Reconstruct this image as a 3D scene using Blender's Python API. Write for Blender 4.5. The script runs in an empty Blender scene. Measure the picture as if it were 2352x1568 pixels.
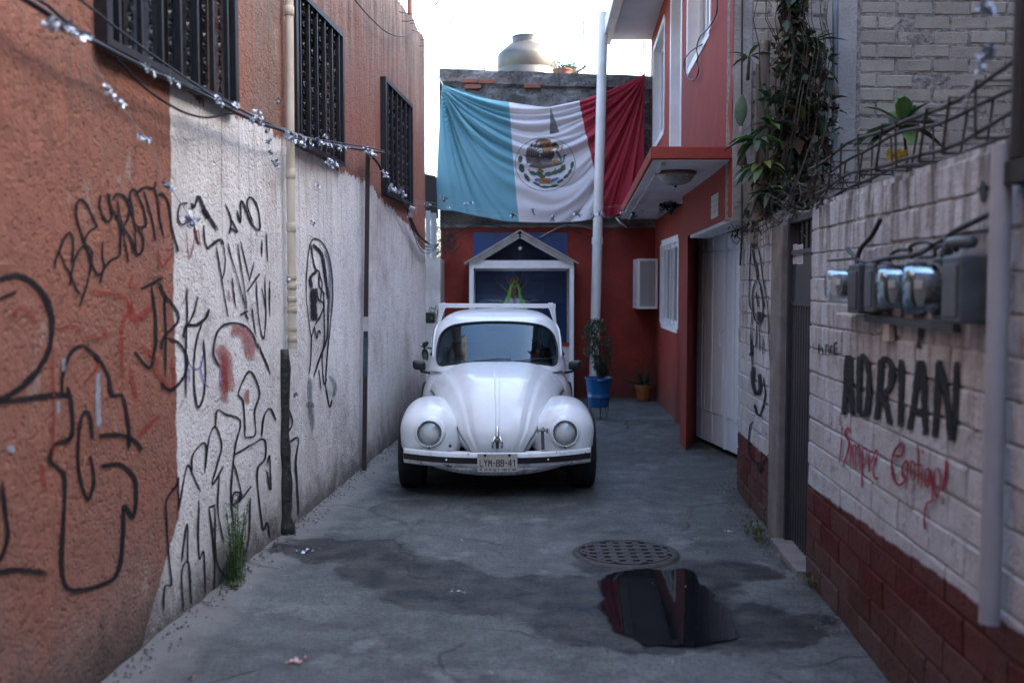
import bpy, bmesh, math, random
from mathutils import Vector, Matrix, noise as mnoise
random.seed(7)
S = bpy.context.scene
C = S.collection
R = math.radians

# ---------------------------------------------------------------- camera, sky, sun, exposure
CAMH = 1.61
PITCH = math.atan(129 / 2286.7)
cam = bpy.data.cameras.new('camera'); camo = bpy.data.objects.new('camera', cam); C.objects.link(camo)
camo.location = (0, 0, CAMH); camo.rotation_euler = (math.pi / 2 - PITCH, 0, 0)
cam.lens = 35; cam.sensor_width = 36; cam.clip_end = 500; cam.clip_start = .05
cam.dof.use_dof = True; cam.dof.focus_distance = 7.7; cam.dof.aperture_fstop = 1.7
S.camera = camo
W = bpy.data.worlds.new('World'); S.world = W; W.use_nodes = True
SUN_EL, SUN_AZ = 38, 93
_n = W.node_tree.nodes; _bg = _n['Background']
_sky = _n.new('ShaderNodeTexSky'); _sky.sky_type = 'NISHITA'; _sky.sun_disc = False
_sky.sun_elevation = R(SUN_EL); _sky.sun_rotation = R(SUN_AZ); _sky.air_density = 1.0; _sky.dust_density = 4.0; _sky.ozone_density = 1.6
W.node_tree.links.new(_sky.outputs[0], _bg.inputs[0]); _bg.inputs[1].default_value = .15
_s = bpy.data.lights.new('sun', 'SUN'); _s.energy = 2.2; _s.angle = R(.6); _s.color = (1, .96, .90)
_so = bpy.data.objects.new('sun', _s); C.objects.link(_so)
_d = Vector((math.sin(R(SUN_AZ)) * math.cos(R(SUN_EL)), math.cos(R(SUN_AZ)) * math.cos(R(SUN_EL)), math.sin(R(SUN_EL))))
_so.rotation_euler = _d.to_track_quat('Z', 'Y').to_euler(); _so.location = _d * 60
S.view_settings.view_transform = 'Standard'; S.view_settings.look = 'None'; S.view_settings.gamma = 1
S.view_settings.exposure = 3.15
S.cycles.max_bounces = 8; S.cycles.transparent_max_bounces = 24; S.cycles.glossy_bounces = 4; S.cycles.transmission_bounces = 6
S.cycles.caustics_reflective = False; S.cycles.caustics_refractive = False

# ---------------------------------------------------------------- measuring helpers: photograph points (2352 px wide) met with real planes
F = 2286.7
def ray(px, py):
    a = (px - 1176) / F; b = (784 - py) / F; c, s = math.cos(PITCH), math.sin(PITCH)
    return Vector((a, c + b * s, b * c - s))
def onY(px, py, Y):
    r = ray(px, py); t = Y / r.y
    return Vector((r.x * t, Y, CAMH + r.z * t))
def onG(px, py, z=0):
    r = ray(px, py); t = (z - CAMH) / r.z
    return Vector((r.x * t, r.y * t, z))
class Plane:                      # vertical wall plane X = x0 + k*Y, local coordinates (Y, z, off); off > 0 is into the alley
    def __init__(s, x0, k, side):
        s.x0, s.k, n = x0, k, Vector((1, -k, 0)).normalized()
        s.n = n * side; s.t = Vector((k, 1, 0)).normalized()
    def P(s, Y, z, off=0):
        return Vector((s.x0 + s.k * Y, Y, z)) + s.n * off
    def hit(s, px, py, off=0):
        r = ray(px, py); o = Vector((s.x0, 0, 0)) + s.n * off - Vector((0, 0, CAMH))
        t = o.dot(s.n) / r.dot(s.n); p = r * t + Vector((0, 0, CAMH)) - s.n * off
        return p.y, p.z
LW = Plane(-1.949, .0741, 1)      # left house wall
RW = Plane(1.30, .06, -1)         # near right white wall
UW = Plane(1.09, .063, -1)        # red house front, over the gate
IW = Plane(1.555, .0343, -1)      # red house ground floor wall, set back
BY = 14.3                          # back wall

# ---------------------------------------------------------------- mesh builder
class MB:
    def __init__(s): s.v = []; s.f = []; s.m = []; s.a = []
    def add(s, vs, fs, mi=0, a=None):
        o = len(s.v); s.v += [Vector(v) for v in vs]; s.f += [tuple(o + i for i in f) for f in fs]; s.m += [mi] * len(fs)
        s.a += (a if a is not None else [1.0] * len(vs)); return s
    def box(s, x0, x1, y0, y1, z0, z1, mi=0):
        v = [(x, y, z) for z in (z0, z1) for y in (y0, y1) for x in (x0, x1)]
        return s.add(v, [(0, 2, 3, 1), (4, 5, 7, 6), (0, 1, 5, 4), (2, 6, 7, 3), (0, 4, 6, 2), (1, 3, 7, 5)], mi)
    def hexa(s, b, t, mi=0):      # four bottom points, four top points
        return s.add(list(b) + list(t), [(3, 2, 1, 0), (4, 5, 6, 7), (0, 1, 5, 4), (1, 2, 6, 5), (2, 3, 7, 6), (3, 0, 4, 7)], mi)
    def pbox(s, pl, Y0, Y1, z0, z1, o0, o1, mi=0):
        P = pl.P
        return s.hexa([P(Y0, z0, o0), P(Y1, z0, o0), P(Y1, z0, o1), P(Y0, z0, o1)], [P(Y0, z1, o0), P(Y1, z1, o0), P(Y1, z1, o1), P(Y0, z1, o1)], mi)
    def bar(s, p, q, w, h=None, up=(0, 0, 1), mi=0):
        p, q = Vector(p), Vector(q); h = h or w; d = (q - p).normalized(); u = Vector(up)
        if abs(d.dot(u)) > .95: u = Vector((0, 1, 0)) if abs(d.y) < .9 else Vector((1, 0, 0))
        x = d.cross(u).normalized() * w / 2; y = x.normalized().cross(d) * h / 2
        return s.hexa([p - x - y, p + x - y, p + x + y, p - x + y], [q - x - y, q + x - y, q + x + y, q - x + y], mi)
    def tube(s, pts, r, n=8, cap=True, mi=0):
        pts = [Vector(p) for p in pts]; N = len(pts); rs = r if isinstance(r, (list, tuple)) else [r] * N
        vs = []; prev = None
        for i, p in enumerate(pts):
            d = (pts[min(i + 1, N - 1)] - pts[max(i - 1, 0)])
            d = d.normalized() if d.length > 1e-9 else Vector((0, 0, 1))
            if prev is None:
                u = d.orthogonal().normalized()
            else:
                u = prev - d * prev.dot(d); u = u.normalized() if u.length > 1e-6 else d.orthogonal().normalized()
            prev = u; w = d.cross(u)
            for k in range(n):
                a = 2 * math.pi * k / n; vs.append(p + (u * math.cos(a) + w * math.sin(a)) * rs[i])
        fs = [(i * n + k, i * n + (k + 1) % n, (i + 1) * n + (k + 1) % n, (i + 1) * n + k) for i in range(N - 1) for k in range(n)]
        if cap: fs += [tuple(range(n - 1, -1, -1)), tuple((N - 1) * n + k for k in range(n))]
        return s.add(vs, fs, mi)
    def lathe(s, prof, n=32, c=(0, 0, 0), ax='z', mi=0, wob=0):
        vs = []
        for r, z in prof:
            for k in range(n):
                a = 2 * math.pi * k / n; rr = r * (1 + wob * math.sin(3 * a + z * 9))
                x, y = rr * math.cos(a), rr * math.sin(a)
                p = (x, y, z) if ax == 'z' else ((x, z, y) if ax == 'y' else (z, x, y))
                vs.append(Vector(c) + Vector(p))
        fs = []
        for i in range(len(prof) - 1):
            for k in range(n):
                q = (i * n + k, i * n + (k + 1) % n, (i + 1) * n + (k + 1) % n, (i + 1) * n + k)
                fs.append(q[::-1] if ax == 'y' else q)
        return s.add(vs, fs, mi)
    def grid(s, P, mi=0, flip=False, a=None, skip=None, mif=None):
        nr, nc = len(P), len(P[0]); vs = [p for r in P for p in r]; o = len(s.v); s.v += [Vector(v) for v in vs]
        s.a += (a if a else [1.0] * len(vs))
        for i in range(nr - 1):
            for j in range(nc - 1):
                if skip and skip(i, j): continue
                q = (o + i * nc + j, o + i * nc + j + 1, o + (i + 1) * nc + j + 1, o + (i + 1) * nc + j)
                s.f.append(q[::-1] if flip else q); s.m.append(mif(i, j) if mif else mi)
        return s
    def build(s, name, mats, parent=None, smooth=False, local=False, base=None, bevel=0, angle=None, clean=False):
        me = bpy.data.meshes.new(name); off = Vector((0, 0, 0))
        if base is not None: off = Vector(base)
        elif parent is not None and not local: off = worldloc(parent)
        me.from_pydata([tuple(v - off) for v in s.v], [], s.f)
        for m in (mats if isinstance(mats, (list, tuple)) else [mats]): me.materials.append(m)
        if any(s.m): me.polygons.foreach_set('material_index', s.m)
        if any(x != 1.0 for x in s.a):
            at = me.attributes.new('a', 'FLOAT', 'POINT'); at.data.foreach_set('value', s.a)
        if clean:
            bm = bmesh.new(); bm.from_mesh(me); bmesh.ops.remove_doubles(bm, verts=bm.verts, dist=1e-5)
            bmesh.ops.recalc_face_normals(bm, faces=bm.faces); bm.to_mesh(me); bm.free()
        if smooth: me.polygons.foreach_set('use_smooth', [True] * len(me.polygons))
        if smooth and angle: me.set_sharp_from_angle(angle=R(angle))
        o = bpy.data.objects.new(name, me); C.objects.link(o)
        if base is not None: o.location = off
        if parent is not None: o.parent = parent
        if base is not None and parent is not None: o.location = off - worldloc(parent)
        if bevel:
            b = o.modifiers.new('bevel', 'BEVEL'); b.width = bevel; b.segments = 2; b.limit_method = 'ANGLE'; b.angle_limit = R(40)
        return o
def worldloc(o):
    p = Vector(o.location)
    while o.parent: o = o.parent; p += o.location
    return p
def tag(o, label=None, cat=None, group=None, kind=None):
    if label: o['label'] = label
    if cat: o['category'] = cat
    if group: o['group'] = group
    if kind: o['kind'] = kind
    return o
def empty(name, loc, label, cat, group=None, rz=0):
    o = bpy.data.objects.new(name, None); C.objects.link(o); o.location = loc; o.rotation_euler = (0, 0, rz); o.empty_display_size = .1
    return tag(o, label, cat, group)
def copy_of(o, parent=None, loc=None, rot=None, scale=None):
    c = o.copy(); C.objects.link(c)
    if parent is not None: c.parent = parent
    if loc is not None: c.location = loc
    if rot is not None: c.rotation_euler = rot
    if scale is not None: c.scale = scale
    return c
def spline(pts, n=8):
    pts = [Vector(p) for p in pts]
    if len(pts) < 3: return [pts[0].lerp(pts[-1], i / n) for i in range(n + 1)]
    out = []; q = [pts[0] * 2 - pts[1]] + pts + [pts[-1] * 2 - pts[-2]]
    for i in range(1, len(q) - 2):
        for k in range(n):
            t = k / n; a, b, c, d = q[i - 1], q[i], q[i + 1], q[i + 2]
            out.append(.5 * ((2 * b) + (c - a) * t + (2 * a - 5 * b + 4 * c - d) * t * t + (3 * b - a - 3 * c + d) * t ** 3))
    out.append(pts[-1]); return out
def lerp(a, b, t): return a + (b - a) * t
def interp(x, xs, ys):
    if x <= xs[0]: return ys[0]
    for i in range(len(xs) - 1):
        if x <= xs[i + 1]: return lerp(ys[i], ys[i + 1], (x - xs[i]) / (xs[i + 1] - xs[i]))
    return ys[-1]
def nz(p, s=1.0, o=0): return mnoise.noise(Vector(p) * s + Vector((o, o * 1.7, o * .3)))

# ---------------------------------------------------------------- materials
class NT:
    def __init__(s, name):
        s.mat = bpy.data.materials.new(name); s.mat.use_nodes = True; s.t = s.mat.node_tree; s.b = s.t.nodes['Principled BSDF']; s.out = s.t.nodes['Material Output']
        g = s.n('ShaderNodeNewGeometry'); s.pos = g.outputs['Position']
    def n(s, ty, **kw):
        x = s.t.nodes.new(ty)
        for k, v in kw.items(): setattr(x, k, v)
        return x
    def l(s, a, b): s.t.links.new(a, b)
    def setin(s, sock, v):
        if hasattr(v, 'is_output'): s.l(v, sock)
        elif v is not None: sock.default_value = v
    def math(s, op, a, b=None, c=None, clamp=False):
        m = s.n('ShaderNodeMath', operation=op); m.use_clamp = clamp
        for i, v in enumerate((a, b, c)):
            if v is not None: s.setin(m.inputs[i], v)
        return m.outputs[0]
    def mapped(s, scale=(1, 1, 1), rot=(0, 0, 0), vec=None, loc=(0, 0, 0)):
        m = s.n('ShaderNodeMapping'); s.l(vec or s.pos, m.inputs[0]); m.inputs['Scale'].default_value = scale; m.inputs['Rotation'].default_value = rot; m.inputs['Location'].default_value = loc
        return m.outputs[0]
    def noise(s, scale, detail=4, rough=.55, vec=None, dist=0):
        m = s.n('ShaderNodeTexNoise'); s.l(vec or s.pos, m.inputs['Vector']); m.inputs['Scale'].default_value = scale; m.inputs['Detail'].default_value = detail; m.inputs['Roughness'].default_value = rough; m.inputs['Distortion'].default_value = dist
        return m.outputs[0]
    def voro(s, scale, vec=None, feat='F1', out='Distance', rnd=1):
        m = s.n('ShaderNodeTexVoronoi', feature=feat); s.l(vec or s.pos, m.inputs['Vector']); m.inputs['Scale'].default_value = scale
        if 'Randomness' in m.inputs: m.inputs['Randomness'].default_value = rnd
        return m.outputs[out]
    def ramp(s, x, lo, hi, a=0., b=1.):
        m = s.n('ShaderNodeMapRange'); m.clamp = True; s.setin(m.inputs[0], x); m.inputs[1].default_value = lo; m.inputs[2].default_value = hi; m.inputs[3].default_value = a; m.inputs[4].default_value = b
        return m.outputs[0]
    def mix(s, f, a, b):
        m = s.n('ShaderNodeMix', data_type='RGBA'); s.setin(m.inputs[0], f); s.setin(m.inputs[6], c4(a)); s.setin(m.inputs[7], c4(b)); return m.outputs[2]
    def xyz(s, vec=None):
        m = s.n('ShaderNodeSeparateXYZ'); s.l(vec or s.pos, m.inputs[0]); return m.outputs
    def bump(s, h, dist=.01, strength=1.0, prev=None):
        m = s.n('ShaderNodeBump'); s.l(h, m.inputs['Height']); m.inputs['Distance'].default_value = dist; m.inputs['Strength'].default_value = strength
        if prev: s.l(prev, m.inputs['Normal'])
        return m.outputs[0]
    def attr(s, name='a'):
        m = s.n('ShaderNodeAttribute'); m.attribute_name = name; return m.outputs['Fac']
    def n_addvec(s, v, k):
        n = s.n('ShaderNodeTexNoise'); s.l(s.pos, n.inputs['Vector']); n.inputs['Scale'].default_value = 2.2; n.inputs['Detail'].default_value = 6
        m = s.n('ShaderNodeVectorMath', operation='MULTIPLY_ADD'); s.l(n.outputs['Color'], m.inputs[0]); m.inputs[1].default_value = (k, k, 0); s.l(v, m.inputs[2]); return m.outputs[0]
    def objrand(s): return s.n('ShaderNodeObjectInfo').outputs['Random']
    def islrand(s):
        g = s.n('ShaderNodeNewGeometry'); return g.outputs['Random Per Island']
    def fin(s, col=None, rough=None, normal=None, metal=None, spec=None, coat=None, alpha=None, trans=None):
        b = s.b.inputs
        if col is not None: s.setin(b['Base Color'], c4(col))
        if rough is not None: s.setin(b['Roughness'], rough)
        if normal is not None: s.l(normal, b['Normal'])
        if metal is not None: s.setin(b['Metallic'], metal)
        if spec is not None: s.setin(b['Specular IOR Level'], spec)
        if coat is not None: s.setin(b['Coat Weight'], coat); b['Coat Roughness'].default_value = .06
        if alpha is not None: s.setin(b['Alpha'], alpha)
        if trans is not None: s.setin(b['Transmission Weight'], trans)
        return s.mat
def c4(c):
    if hasattr(c, 'is_output'): return c
    return (*c, 1) if len(c) == 3 else c
def simple(name, c1, c2=None, scale=8, rough=.6, metal=0, bump=0, bscale=60, coat=None, spec=None, vstretch=1, isl=0, r2=None):
    t = NT(name); c2 = c2 or tuple(x * .7 for x in c1)
    v = t.mapped((1, 1, vstretch))
    n = t.noise(scale, 5, .6, v); f = t.ramp(n, .35, .68)
    col = t.mix(f, c1, c2)
    if isl: col = t.mix(t.math('MULTIPLY', t.islrand(), isl), col, tuple(x * .35 for x in c1))
    nm = None
    if bump: nm = t.bump(t.noise(bscale, 4, .6, v), bump)
    rr = rough if r2 is None else t.ramp(n, .3, .7, rough, r2)
    return t.fin(col, rr, nm, metal, spec, coat)

def m_leftwall():
    t = NT('stucco_orange_and_white'); x, y, z = t.xyz()
    nb = t.noise(2.6, 6, .65); ns = t.noise(22, 5, .6); nf = t.noise(70, 4, .6)
    streak = t.noise(1.0, 6, .62, t.mapped((4, 4, .8))); str2 = t.noise(1.0, 5, .6, t.mapped((13, 13, 1.0)))
    org = t.mix(t.ramp(ns, .3, .75), (.37, .16, .108), (.25, .105, .074))
    org = t.mix(t.ramp(nb, .45, .75, 0, .55), org, (.30, .14, .105))
    # bare and mossy plaster under the top of the wall
    topm = t.math('MULTIPLY', t.ramp(t.math('ADD', z, t.math('MULTIPLY', streak, 1.9)), 4.05, 5.15), .85)
    org = t.mix(topm, org, t.mix(t.ramp(str2, .4, .62), (.30, .27, .24), (.09, .08, .075)))
    org = t.mix(t.math('MULTIPLY', t.ramp(str2, .52, .7), t.ramp(z, 1.5, 3.8, .1, .6)), org, (.16, .09, .07))
    # stained strip behind the pipe
    gp = t.math('MULTIPLY', t.ramp(t.math('ABSOLUTE', t.math('SUBTRACT', y, 6.1)), .12, .5, 1, 0), t.ramp(z, 2.3, 2.7))
    org = t.mix(t.math('MULTIPLY', gp, t.ramp(str2, .35, .6)), org, (.20, .17, .145))
    wht = t.mix(t.ramp(streak, .42, .7), (.82, .81, .79), (.70, .685, .665))
    wht = t.mix(t.ramp(t.noise(5, 5, .7), .56, .74, 0, .6), wht, (.52, .41, .36))
    wht = t.mix(t.ramp(t.noise(30, 3, .5), .62, .72, 0, .5), wht, (.35, .24, .22))
    # region of the white paint
    sp = t.ramp(y, 3.5, 12.5); cv = t.n('ShaderNodeFloatCurve'); t.l(sp, cv.inputs['Value'])
    c = cv.mapping.curves[0]; pts = WHITE_TOP
    def X(Y): return (Y - 3.5) / 9
    c.points[0].location = (0, pts[0][1] / 4); c.points[1].location = (1, pts[-1][1] / 4)
    for Y, Z in pts[1:-1]: c.points.new(X(Y), Z / 4)
    for p in c.points: p.handle_type = 'VECTOR'
    cv.mapping.update()
    edge = t.math('MULTIPLY', t.math('SUBTRACT', t.noise(5, 6, .7), .5), .34)
    inz = t.ramp(t.math('SUBTRACT', t.math('ADD', t.math('MULTIPLY', cv.outputs[0], 4), edge), z), -.01, .01)
    e2 = t.math('MULTIPLY', t.math('SUBTRACT', t.noise(9, 5, .6), .5), .09)
    low = t.math('MULTIPLY', t.ramp(z, .02, .5, 1, 0), .42)
    iny = t.ramp(t.math('ADD', t.math('ADD', y, e2), low), WHITE_Y0 - .006, WHITE_Y0 + .006)
    w = t.math('MULTIPLY', inz, iny)
    col = t.mix(w, org, wht)
    # faint drips of white over orange, damp and dirt near the ground
    damp = t.ramp(t.math('ADD', z, t.math('MULTIPLY', t.noise(2.2, 6, .7), -1.0)), -.62, .12, 1, 0)
    col = t.mix(t.math('MULTIPLY', damp, .62), col, t.mix(ns, (.17, .155, .14), (.29, .26, .24)))
    grn = t.math('MULTIPLY', t.ramp(y, 9, 11), t.ramp(t.math('ADD', z, t.math('MULTIPLY', t.noise(1.5, 5, .6), -1.2)), -.3, .35, 1, 0))
    col = t.mix(t.math('MULTIPLY', grn, .8), col, (.12, .12, .115))
    pit = t.ramp(t.noise(19, 6, .72, t.mapped((1, 1, .75))), .585, .66, 0, .7); col = t.mix(t.math('MULTIPLY', pit, t.math('SUBTRACT', 1.0, t.math('MULTIPLY', w, .72))), col, (.085, .045, .036))
    # broad dirt, patched render and a splashed foot
    col = t.mix(t.math('MULTIPLY', t.ramp(t.noise(.9, 7, .72), .5, .66), .42), col, t.mix(ns, (.16, .12, .10), (.25, .20, .175)))
    col = t.mix(t.math('MULTIPLY', t.ramp(t.noise(3.7, 7, .75, t.mapped((1, 1, .5), loc=(3, 1, 7))), .60, .64), .5), col, (.36, .32, .29))
    drip = t.math('MULTIPLY', t.ramp(t.noise(1, 6, .66, t.mapped((17, 17, .55), loc=(9, 0, 2))), .55, .68), t.ramp(z, 1.3, 2.55)); col = t.mix(t.math('MULTIPLY', drip, .6), col, (.10, .09, .085))
    foot = t.ramp(t.math('ADD', z, t.math('MULTIPLY', t.noise(6, 7, .75), -.62)), -.28, -.02, 1, 0); col = t.mix(t.math('MULTIPLY', foot, .8), col, (.055, .05, .045))
    h = t.math('ADD', t.math('MULTIPLY', ns, .55), t.math('MULTIPLY', nf, .35)); h = t.math('SUBTRACT', h, t.math('MULTIPLY', t.ramp(t.voro(34), 0, .35, 1, 0), .25))
    return t.fin(col, .88, t.bump(h, .022, .95), spec=.25)
WHITE_Y0 = 4.72
WHITE_TOP = [(3.5, 2.56), (6.4, 2.57), (7.9, 2.5), (9.0, 2.52), (9.5, 2.42), (10.8, 2.3), (12.5, 1.95)]

def m_ground():
    t = NT('worn_concrete'); x, y, z = t.xyz()
    nb = t.noise(.9, 6, .6); nm = t.noise(5, 6, .68); nf = t.noise(48, 5, .65); ng = t.noise(150, 3, .6)
    col = t.mix(t.ramp(nb, .35, .68), (.112, .122, .120), (.055, .061, .061))
    col = t.mix(t.ramp(nm, .42, .66, 0, .7), col, (.165, .182, .18))
    nh = t.noise(110, 4, .7); col = t.mix(t.ramp(t.math('ADD', t.math('MULTIPLY', nf, .4), t.math('MULTIPLY', nh, .6)), .47, .60, 0, .7), col, (.040, .042, .042)); col = t.mix(t.ramp(t.noise(2.3, 6, .7), .55, .7, 0, .75), col, (.215, .228, .225))
    col = t.mix(t.ramp(t.noise(14, 6, .7), .58, .72, 0, .7), col, (.06, .055, .05))
    # pale gutter strip by the left wall
    dl = t.math('SUBTRACT', x, t.math('MULTIPLY_ADD', y, .0741, -1.949))
    dl = t.math('ADD', dl, t.math('MULTIPLY', t.math('SUBTRACT', t.noise(3.5, 5, .6), .5), .35))
    col = t.mix(t.math('MULTIPLY', t.ramp(dl, .12, .3, 1, 0), .6), col, t.mix(nf, (.16, .152, .145), (.28, .268, .255)))
    # damp streak across the alley
    px = t.math('ADD', x, t.math('MULTIPLY', t.math('SUBTRACT', t.noise(3.2, 7, .7), .5), .5)); py = t.math('ADD', y, t.math('MULTIPLY', t.math('SUBTRACT', t.noise(2.7, 7, .7, t.mapped((1, 1, 1), loc=(5, 3, 0))), .5), .6))
    def blob(cx, cy, rx, ry, rot=0):
        c, s = math.cos(rot), math.sin(rot)
        dx = t.math('SUBTRACT', px, cx); dy = t.math('SUBTRACT', py, cy)
        u = t.math('DIVIDE', t.math('ADD', t.math('MULTIPLY', dx, c), t.math('MULTIPLY', dy, s)), rx)
        v = t.math('DIVIDE', t.math('SUBTRACT', t.math('MULTIPLY', dy, c), t.math('MULTIPLY', dx, s)), ry)
        return t.ramp(t.math('ADD', t.math('MULTIPLY', u, u), t.math('MULTIPLY', v, v)), .9, 1.08, 1, 0)
    bl = None
    for b in [(-1.02, 6.0, .45, .3, -.15), (-.62, 5.55, .42, .34, -.5), (-.15, 5.12, .62, .3, -.15), (.32, 5.05, .6, .23, 0), (.75, 4.75, .72, .46, -.1), (.95, 4.62, .62, .34, .1), (.45, 5.25, .8, .24, 0), (.85, 5.6, .5, .22, 0), (1.12, 5.55, .38, .22, 0), (-.25, 5.35, .5, .18, -.2)]:
        v = blob(*b); bl = v if bl is None else t.math('MAXIMUM', bl, v)
    hole = t.ramp(t.noise(7, 6, .7, t.mapped((.45, 1.8, 1))), .55, .66, 1, .35)
    wet = t.math('MULTIPLY', bl, hole)
    col = t.mix(t.math('MULTIPLY', wet, .95), col, t.mix(t.ramp(nm, .4, .6), (.007, .009, .011), (.045, .043, .038)))
    # hairline cracks
    cr = t.ramp(t.voro(.62, t.n_addvec(t.mapped((1, 1, 0)), .35), 'DISTANCE_TO_EDGE'), 0, .008, 1, 0); cr = t.math('MULTIPLY', cr, t.ramp(t.noise(1.7, 3), .44, .54))
    col = t.mix(t.math('MULTIPLY', cr, .5), col, (.03, .028, .026))
    rough = t.math('SUBTRACT', t.ramp(nf, .3, .7, .72, .95), t.math('MULTIPLY', wet, .30))
    h = t.math('ADD', t.math('MULTIPLY', nf, .25), t.math('MULTIPLY', ng, .35)); h = t.math('SUBTRACT', h, cr); h = t.math('ADD', h, t.math('MULTIPLY', nm, .8))
    return t.fin(col, rough, t.bump(h, .012, .8), spec=.25)

def m_redwhite(name, z0, kz, y0):
    """painted masonry: white above a red dado"""
    t = NT(name); x, y, z = t.xyz()
    n1 = t.noise(3, 6, .65); n2 = t.noise(26, 5, .6); st = t.noise(1, 6, .6, t.mapped((14, 14, 1.3)))
    wht = t.mix(t.ramp(n1, .4, .72), (.56, .61, .66), (.42, .45, .48))
    wht = t.mix(t.math('MULTIPLY', t.ramp(st, .44, .58), t.ramp(z, 1.5, 2.0, 0.08, .95)), wht, (.085, .08, .07))
    wht = t.mix(t.ramp(t.noise(7, 6, .75), .57, .66, 0, .75), wht, (.22, .18, .165)); wht = t.mix(t.ramp(t.noise(33, 5, .7), .60, .68, 0, .6), wht, (.16, .14, .13))
    rust = t.math('MULTIPLY', t.ramp(st, .44, .6), t.math('MULTIPLY', t.ramp(z, 1.0, 1.35), t.ramp(z, 1.45, 1.55, 1, 0)))
    wht = t.mix(t.math('MULTIPLY', rust, .5), wht, (.21, .14, .10))
    red = t.mix(t.ramp(n2, .35, .7), (.105, .014, .011), (.06, .011, .010))
    red = t.mix(t.ramp(n1, .55, .75, 0, .6), red, (.085, .05, .04))
    e = t.math('MULTIPLY', t.math('SUBTRACT', t.noise(8, 5, .6), .5), .05)
    line = t.math('ADD', t.math('MULTIPLY_ADD', y, -kz, z0 + kz * y0), e)
    f = t.ramp(t.math('SUBTRACT', z, line), -.006, .006)
    col = t.mix(f, red, wht)
    col = t.mix(t.math('MULTIPLY', t.ramp(t.math('ADD', z, t.math('MULTIPLY', n1, -.5)), -.25, .12, 1, 0), .7), col, (.07, .06, .05))
    col = t.mix(t.math('MULTIPLY', t.objrand(), .2), col, (.2, .18, .17))
    return t.fin(col, .85, t.bump(t.math('ADD', n2, t.math('MULTIPLY', t.noise(80, 4), .5)), .012, .9), spec=.25)

def m_redhouse():
    t = NT('red_textured_paint'); x, y, z = t.xyz()
    n = t.noise(1.3, 5, .6); f = t.noise(1, 5, .65, t.mapped((60, 60, 12)))
    col = t.mix(t.ramp(n, .35, .7), (.29, .045, .030), (.22, .038, .027))
    col = t.mix(t.ramp(f, .5, .72, 0, .5), col, (.22, .035, .03))
    col = t.mix(t.math('MULTIPLY', t.ramp(t.noise(1, 5, .6, t.mapped((7, 7, .8))), .56, .72), .45), col, (.19, .05, .045))
    return t.fin(col, .8, t.bump(f, .01, .8), spec=.3)
def m_redback():
    t = NT('red_brown_paint'); x, y, z = t.xyz(); n = t.noise(2.2, 6, .65); f = t.noise(34, 5, .6)
    col = t.mix(t.ramp(n, .35, .7), (.30, .042, .027), (.19, .031, .023))
    col = t.mix(t.math('MULTIPLY', t.ramp(t.math('ADD', z, t.math('MULTIPLY', n, -.8)), -.3, .3, 1, 0), .6), col, (.09, .05, .04))
    return t.fin(col, .82, t.bump(f, .012, .8), spec=.3)
def m_greywall():
    t = NT('sooty_old_render'); x, y, z = t.xyz(); n = t.noise(2.2, 7, .7); f = t.noise(22, 6, .7); s = t.noise(1, 6, .65, t.mapped((3, 3, 9)))
    col = t.mix(t.ramp(n, .4, .62), (.10, .095, .09), (.25, .24, .23))
    col = t.mix(t.ramp(s, .52, .66), col, (.36, .35, .34))
    col = t.mix(t.ramp(f, .52, .66, 0, .8), col, (.035, .033, .032))
    col = t.mix(t.math('MULTIPLY', t.ramp(z, 2.4, 3.1, .8, 0), t.ramp(n, .3, .6)), col, (.27, .24, .20))
    return t.fin(col, .95, t.bump(t.math('ADD', t.math('MULTIPLY', f, .8), t.math('MULTIPLY', n, 1.2)), .06, 1), spec=.15)

M = {}
M['left'] = m_leftwall(); M['ground'] = m_ground()
M['rw'] = m_redwhite('white_and_red_masonry_paint', .52, .035, 5.4); M['rw2'] = m_redwhite('white_and_red_brick_paint', .47, .0, 7)
M['red'] = m_redhouse(); M['redback'] = m_redback(); M['grey'] = m_greywall()
M['white'] = simple('white_enamel', (.80, .80, .80), (.70, .70, .70), 5, .45, bump=.001, bscale=30)
M['dirtywhite'] = simple('weathered_white_paint', (.56, .55, .54), (.38, .37, .35), 4, .7, bump=.004, bscale=40)
M['soffit'] = simple('pale_soffit_paint', (.56, .57, .60), (.47, .47, .50), 2, .8, bump=.003, bscale=40)
M['gate'] = simple('pale_grey_gate_paint', (.70, .80, .90), (.64, .73, .83), 3, .42)
M['iron'] = simple('black_iron_paint', (.012, .012, .014), (.028, .026, .026), 20, .5, .3)
M['rust'] = simple('rusty_dark_iron', (.035, .02, .016), (.018, .015, .015), 12, .7, bump=.003)
M['glass'] = simple('dark_window_glass', (.010, .016, .026), (.016, .024, .036), 1.5, .06, spec=.8)
M['cable'] = simple('black_cable', (.012, .011, .011), rough=.55)
M['string'] = simple('pale_nylon_string', (.5, .5, .5), rough=.5)
M['concrete'] = simple('plain_concrete', (.22, .21, .20), (.13, .125, .12), 6, .9, bump=.01, bscale=30)
M['mortar'] = simple('grey_mortar', (.36, .33, .31), (.12, .11, .10), 30, .95, bump=.02, bscale=45)
M['wood'] = simple('weathered_timber', (.18, .155, .13), (.055, .047, .04), 20, .9, bump=.02, bscale=30, vstretch=.07)
M['pvc'] = simple('cream_pvc_pipe', (.62, .56, .45), (.50, .43, .32), 3, .5)
M['pvcw'] = simple('chalky_white_pipe', (.70, .69, .66), (.54, .53, .50), 2.2, .5, bump=.002)
M['bluepipe'] = simple('blue_grey_pipe', (.12, .16, .19), (.08, .10, .12), 6, .5)
M['black'] = simple('dull_black', (.01, .01, .011), rough=.7)
M['door'] = simple('dark_slate_door_paint', (.022, .025, .032), (.036, .038, .045), 4, .5)
M['steel'] = simple('brushed_stainless', (.12, .11, .095), (.09, .086, .078), 2, .45, metal=.8, r2=.55)
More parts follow.
